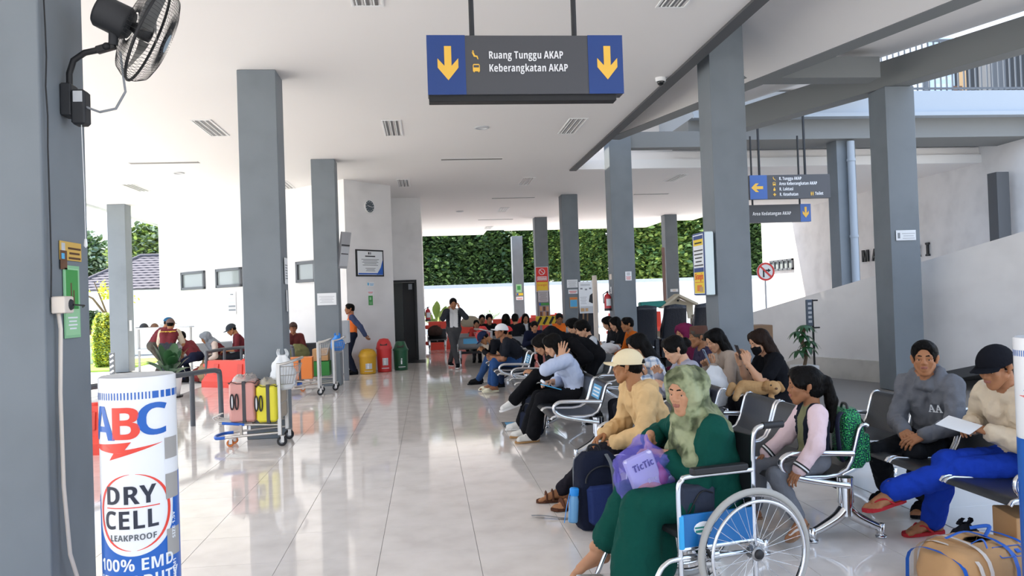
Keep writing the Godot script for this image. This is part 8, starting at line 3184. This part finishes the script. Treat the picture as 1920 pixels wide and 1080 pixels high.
	s = {"l": "person in black with crossed legs and white shoes sitting beyond the woman holding her head", "p": V(1.62, 0.5, -9.4), "y": 95, "f": true, "c": 0.014, "lean": 14, "round": 20, "hd": [0, 36, 0], "hair": "long", "top": "131316", "topn": "hoodie", "bot": "17171a", "flare": 1.4, "hr": V(1.3, 0.66, -9.5), "hl": V(1.22, 0.66, -9.4), "fl": V(0.97, 0.36, -9.35), "fr": V(1.06, 0.085, -9.4), "kl": V(-0.4, 1, 0), "gl": V(-0.9, -0.25, 0.1), "shoec": "ecebe6", "solec": "f2f1ee", "skin": "c08d6c"}
	person(s)
	phone("pale pink phone held by the person in black", V(1.33, 0.72, -9.62), V(1, 0.6, 0), V(-0.6, 1, 0), "e6d3d3")
	# young man in black and white, friends behind
	s = {"l": "young man with fluffy black hair in a black and white jacket looking down", "p": V(2.55, 0.5, -12.1), "y": 95, "c": 0.017, "lean": 8, "round": 12, "hd": [2, 24, 0], "hair": "fluffy", "vest": "22242a", "top": "c9cdd2", "topn": "jacket_sleeve", "bot": "1e1e22", "hr": V(2.2, 0.6, -12.2), "hl": V(2.22, 0.6, -11.95), "skin": "d0a182"}
	person(s)
	s = {"l": "dark haired young man half hidden behind the one in the black and white jacket", "p": V(2.52, 0.5, -12.85), "y": 95, "c": 0.02, "lean": 8, "hd": [0, 20, 0], "hair": "fluffy", "top": "1c1d22", "bot": "1e1e22", "skin": "c99a7a"}
	person(s)
	var cw := hexm("clearbag", "dfe3e6", 0.3)
	cw.transparency = BaseMaterial3D.TRANSPARENCY_ALPHA
	cw.albedo_color = Color(0.88, 0.9, 0.92, 0.6)
	sack("clear white plastic bag on the seat beside the man in the black and white jacket", V(2.35, 0.41, -11.45), 0.3, 0.32, cw, 71)
	s = {"l": "man in an orange jacket with short black hair seen from the side", "p": V(3.45, 0.5, -13.0), "y": 90, "c": 0.017, "lean": 8, "round": 12, "hd": [0, 6, 0], "hair": "crop", "top": "c2631f", "topn": "jacket", "bot": "2b2724", "loose": 1.5, "hr": V(3.08, 0.56, -13.0), "hl": V(3.08, 0.55, -12.82), "skin": "a8754f"}
	person(s)
	s = {"l": "woman in a black T-shirt with bobbed black hair beside the man in orange", "p": V(3.42, 0.5, -13.68), "y": 90, "f": true, "c": 0.018, "lean": 10, "hd": [8, 18, 0], "hair": "bob", "top": "17181b", "sl": 0.6, "bot": "1e1e22", "hr": V(3.0, 0.72, -13.7), "hl": V(2.98, 0.7, -13.5), "skin": "cf9f7f"}
	person(s)
	sack("white shoulder bag on the lap of the woman beside the man in orange", V(3.02, 0.56, -13.35), 0.4, 0.2, M.paper, 81, "handbag")
	s = {"l": "dark haired woman farthest along the seats of the man in orange", "p": V(3.45, 0.5, -14.35), "y": 90, "f": true, "c": 0.02, "lean": 10, "hd": [0, 22, 0], "hair": "bob", "top": "1d1d22", "bot": "1e1e22", "skin": "c99a7a"}
	person(s)
	# man in the white cap and the two behind him
	s = {"l": "man in a white cap, dark polo shirt, jeans and cream slippers leaning on his knees", "p": V(1.52, 0.5, -13.4), "y": 92, "h": 1.7, "g": 1.08, "c": 0.015, "lean": 26, "round": 14, "hd": [4, -4, 0], "hair": "crop", "cap": "eeeef0", "top": "23252c", "topn": "polo_shirt", "sl": 0.7, "bot": "315183", "pl": 1.85, "hr": V(1.04, 0.6, -13.48), "hl": V(1.05, 0.58, -13.36), "er": V(0.2, -1, -0.5), "el": V(0.2, -1, 0.6), "dr": V(-0.8, 0, 0.5), "dl": V(-0.8, -0.2, -0.5), "pr": "grip", "pl_": "grip", "nr": V(0, 0, 1), "nl": V(0, 0, -1), "fr": V(1.02, 0.1, -13.58), "fl": V(1.06, 0.1, -13.3), "shoe": "slide", "shoec": "e6e0c6", "shoen": "slipper", "skin": "9c6a4c"}
	person(s)
	s = {"l": "person in a red cap and black shirt behind the man in the white cap", "p": V(1.66, 0.46, -14.2), "y": 92, "h": 1.56, "c": 0.02, "lean": 22, "round": 14, "hd": [0, 10, 0], "hair": "crop", "cap": "d83a3a", "top": "1c1d22", "bot": "26324d", "skin": "a8754f"}
	person(s)
	s = {"l": "person in jeans and a navy cap bowed low beyond the man in the white cap", "p": V(1.5, 0.5, -14.9), "y": 92, "c": 0.02, "lean": 40, "round": 20, "hd": [0, 50, 0], "hair": "crop", "cap": "252c48", "top": "1a1b20", "bot": "34507c", "hr": V(1.02, 0.62, -15.0), "hl": V(1.0, 0.6, -14.8), "fr": V(0.92, 0.085, -14.95), "fl": V(0.88, 0.085, -14.75), "skin": "a8754f"}
	person(s)
	# far rows
	s = {"l": "boy in navy bent over a silver flask, facing the camera in the far row", "p": V(2.26, 0.5, -17.35), "y": 180, "h": 1.5, "c": 0.02, "lean": 24, "round": 18, "hd": [0, 22, 0], "hair": "short", "top": "1b2036", "bot": "17181c", "hr": V(2.2, 0.62, -17.0), "hl": V(2.3, 0.62, -17.0), "skin": "b98563"}
	person(s)
	var fk := thing("flask", "silver and black drinking flask held by the boy in navy", "flask", V(2.25, 0.38, -16.93))
	g = G.new()
	g.lathe([Vector2(0, 0), Vector2(0.04, 0), Vector2(0.042, 0.02), Vector2(0.042, 0.16), Vector2(0.03, 0.18)], Transform3D.IDENTITY, 16)
	part("flask_body", g, M.steel, fk)
	g = G.new()
	g.lathe([Vector2(0.034, 0.175), Vector2(0.036, 0.24), Vector2(0, 0.245)], Transform3D.IDENTITY, 16)
	part("lid", g, M.black, fk)
	s = {"l": "man in an orange reflective vest looking down in the far row", "p": V(2.86, 0.52, -17.5), "y": 180, "c": 0.02, "lean": 4, "hd": [0, 22, 0], "hair": "crop", "vest": "f0792f", "top": "9a9da3", "bot": "22242a", "skin": "8f6243", "hr": V(2.75, 0.6, -17.15), "hl": V(2.95, 0.6, -17.15)}
	person(s)
	for e in [
		["child in red, leftmost of the three people facing the camera in the far row", 1.2, "b8403c", "short", false, 1.25, -20.2],
		["man in a dark red shirt right behind the child in red, far row", 1.36, "6b2a2e", "short", false, 1.6, -20.4],
		["woman in black with full curly hair, right of three in the far row", 1.52, "17181b", "fluffy", true, 1.62, -20.1],
		["long haired woman in a dark jacket with a white collar in the far row", 2.42, "1b1c21", "long", true, 1.6, -20.0]]:
		s = {"l": e[0], "p": V(e[1], 0.5, e[6]), "y": 180, "h": e[5], "f": e[4], "c": 0.022, "lean": 4, "hd": [0, 8, 0], "hair": e[3], "top": e[2], "bot": "22242a", "skin": "b98563"}
		if e[3] == "long":
			s.inner = "e8e8ea"
		person(s)
	for e in [["black haired person seen from behind, left of two in the far row", 1.83, -18.95, "bob"], ["black haired person seen from behind, right of two in the far row", 2.03, -18.75, "short"]]:
		s = {"l": e[0], "p": V(e[1], 0.5, e[2]), "y": -10, "c": 0.022, "lean": 4, "hair": e[3], "top": "18191d", "bot": "22242a", "skin": "b98563"}
		person(s)
	# walking man
	s = {"l": "man in a white T-shirt and open dark jacket walking with hands at his ears", "p": V(0.58, 0.905, -18.6), "y": 184, "h": 1.68, "c": 0.015, "lean": 1, "round": 4, "hd": [0, 16, 0], "hair": "short", "top": "34363c", "topn": "jacket", "inner": "e9e9ea", "innerw": 0.095, "bot": "4a4a4c", "pl": 1.95, "loose": 1.4, "hr": V(0.47, 1.35, -18.42), "hl": V(0.72, 1.36, -18.44), "er": V(-0.45, -0.7, 0.7), "el": V(0.5, -0.65, 0.7), "dr": V(0.35, 0.9, 0.1), "dl": V(-0.1, 1, -0.1), "nr": V(1, 0, -0.2), "nl": V(-1, 0, -0.2), "pr": "grip", "flare": 0.9, "fr": V(0.64, 0.085, -18.32), "fl": V(0.48, 0.12, -18.85), "kr": V(0, 0, 1), "kl": V(0, 0, 1), "shoec": "1b1b1e", "solec": "eceae6", "skin": "b07c5a"}
	person(s)
	# officer
	s = {"l": "man in an orange vest and navy trousers standing with his hands behind his back", "p": V(-1.68, 0.875, -18.02), "y": 98, "h": 1.62, "c": 0.015, "lean": 0, "round": 2, "hd": [6, 0, 0], "hair": "crop", "vest": "f07a38", "top": "46506f", "topn": "sleeve", "bot": "1d2230", "loose": 1.3, "hr": V(-1.41, 0.87, -18.08), "hl": V(-1.4, 0.86, -17.98), "er": V(0.6, 0, -1), "el": V(0.6, 0, 0.8), "nr": V(1, 0, 0), "nl": V(1, 0, 0), "fr": V(-1.71, 0.085, -18.14), "fl": V(-1.64, 0.085, -17.94), "kr": V(-1, 0, 0), "kl": V(-1, 0, 0), "shoec": "141416", "skin": "9c6a4c"}
	person(s)
	# porters in maroon at the left
	var mr := "6d2d33"
	s = {"l": "porter in a blue cap and maroon shirt bending over, leftmost of the porters", "p": V(-5.95, 0.8, -18.1), "y": -50, "c": 0.02, "lean": 32, "hd": [-10, 15, 0], "hair": "crop", "cap": "2d5f86", "top": mr, "bot": "4a4640", "hr": V(-5.5, 0.6, -18.2), "hl": V(-5.6, 0.6, -18.4), "fr": V(-5.95, 0.085, -18.0), "fl": V(-6.0, 0.085, -18.25), "kr": V(0.7, 0, -0.5), "kl": V(0.7, 0, -0.5), "skin": "a8754f"}
	person(s)
	s = {"l": "porter seen from behind in a brown cap and maroon vest with a yellow mark", "p": V(-5.5, 0.78, -17.6), "y": 5, "c": 0.02, "lean": 34, "hd": [0, 10, 0], "hair": "crop", "cap": "6f5d58", "vest": mr, "top": "c3b7a3", "topn": "sleeve", "sl": 0.8, "bot": "3a3d44", "hr": V(-5.3, 0.62, -17.95), "hl": V(-5.65, 0.62, -17.95), "fr": V(-5.4, 0.085, -17.6), "fl": V(-5.62, 0.085, -17.6), "kr": V(0, 0, -1), "kl": V(0, 0, -1), "skin": "a8754f"}
	var pb := person(s)
	letters("Sirangin", 0.07, facing(s.at.chest - V(-5.5, 0, -17.6) - s.at.SF * 0.14, -s.at.SF) * Transform3D(Basis(V(1, 0, 0), -0.6), Vector3.ZERO), M.yellow, pb, 0.85, false, "back_lettering")
	s = {"l": "porter in a maroon vest with grey sleeves crouching between the others", "p": V(-5.0, 0.55, -17.9), "y": 60, "c": 0.02, "lean": 42, "hd": [0, 20, 0], "hair": "short", "vest": mr, "top": "b9b6bd", "topn": "sleeve", "bot": "20253a", "hr": V(-5.35, 0.5, -18.1), "hl": V(-5.35, 0.5, -17.9), "fr": V(-5.2, 0.085, -18.1), "fl": V(-5.2, 0.085, -17.8), "skin": "a8754f"}
	person(s)
	s = {"l": "porter in a pale grey hood and maroon vest bending over a sack", "p": V(-4.45, 0.5, -18.2), "y": 115, "c": 0.02, "lean": 38, "hd": [0, 30, 0], "hair": "none", "scarf": "8e959c", "vest": mr, "top": "d8c7bb", "topn": "sleeve", "bot": "4d4843", "hr": V(-4.85, 0.42, -18.1), "hl": V(-4.8, 0.42, -17.85), "skin": "a8754f"}
	person(s)
	sack("open tan sack between the knees of the bending porter", V(-4.75, 0.0, -17.75), 0.36, 0.42, cloth("a48d6d"), 91, "sack")
	s = {"l": "porter in a dark cap and maroon shirt sitting nearest the suitcase column", "p": V(-4.05, 0.56, -18.15), "y": 110, "c": 0.02, "lean": 16, "hd": [0, 28, 0], "hair": "crop", "cap": "3d4248", "top": mr, "sl": 1.0, "bot": "26282f", "hr": V(-4.4, 0.66, -18.1), "hl": V(-4.38, 0.64, -17.95), "skin": "a8754f"}
	person(s)
	s = {"l": "seated man in a brown shirt and brown cap right of the suitcase column", "p": V(-2.98, 0.5, -18.1), "y": 195, "c": 0.02, "lean": 2, "hd": [-10, -4, 0], "hair": "crop", "cap": "4d3d38", "top": "61302e", "bot": "1d1e23", "skin": "9c6a4c"}
	person(s)

func plush_dog() -> void:
	var o := thing("plush_dog", "light brown plush dog lying on the lap of the masked woman", "soft toy", V(3.05, 0.58, -7.25))
	var l := []
	l.append([V(-0.1, 0.06, -0.06), V(0.06, 0.05, 0.02), 0.065, 0.06, 0])
	l.append([V(-0.16, 0.04, -0.04), V(-0.22, -0.03, 0.02), 0.035, 0.028, 0])
	l.append([V(-0.2, 0.07, -0.1), V(-0.24, 0.0, -0.1), 0.035, 0.028, 0])
	l.append([V(0.13, 0.06, 0.06), V(0.13, 0.05, 0.08), 0.06, 0.058, 0])
	l.append([V(0.12, 0.045, 0.12), V(0.115, 0.04, 0.14), 0.034, 0.03, 0])
	l.append([V(0.07, 0.1, 0.06), V(0.05, 0.06, 0.08), 0.026, 0.03, 1])
	l.append([V(0.19, 0.09, 0.05), V(0.215, 0.04, 0.06), 0.024, 0.03, 1])
	l.append([V(0.1, -0.02, 0.08), V(0.1, -0.07, 0.1), 0.025, 0.026, 0])
	var d := nets(l, 0.008, 0.02, {0: 0.003, 1: 0.003}, 30.0)
	for k in 2:
		var g := G.new()
		g.put(net_part(d, k), Transform3D.IDENTITY)
		part(["body", "ears"][k], g, cloth(["c09a6c", "a57f55"][k]), o)
	var g := G.new()
	g.ball(V(0.113, 0.06, 0.172), V(0.014, 0.011, 0.01))
	part("nose", g, M.brown, o)
	g = G.new()
	g.ball(V(0.09, 0.085, 0.11), V(0.008, 0.008, 0.008))
	g.ball(V(0.15, 0.085, 0.11), V(0.008, 0.008, 0.008))
	part("eyes", g, M.black, o)
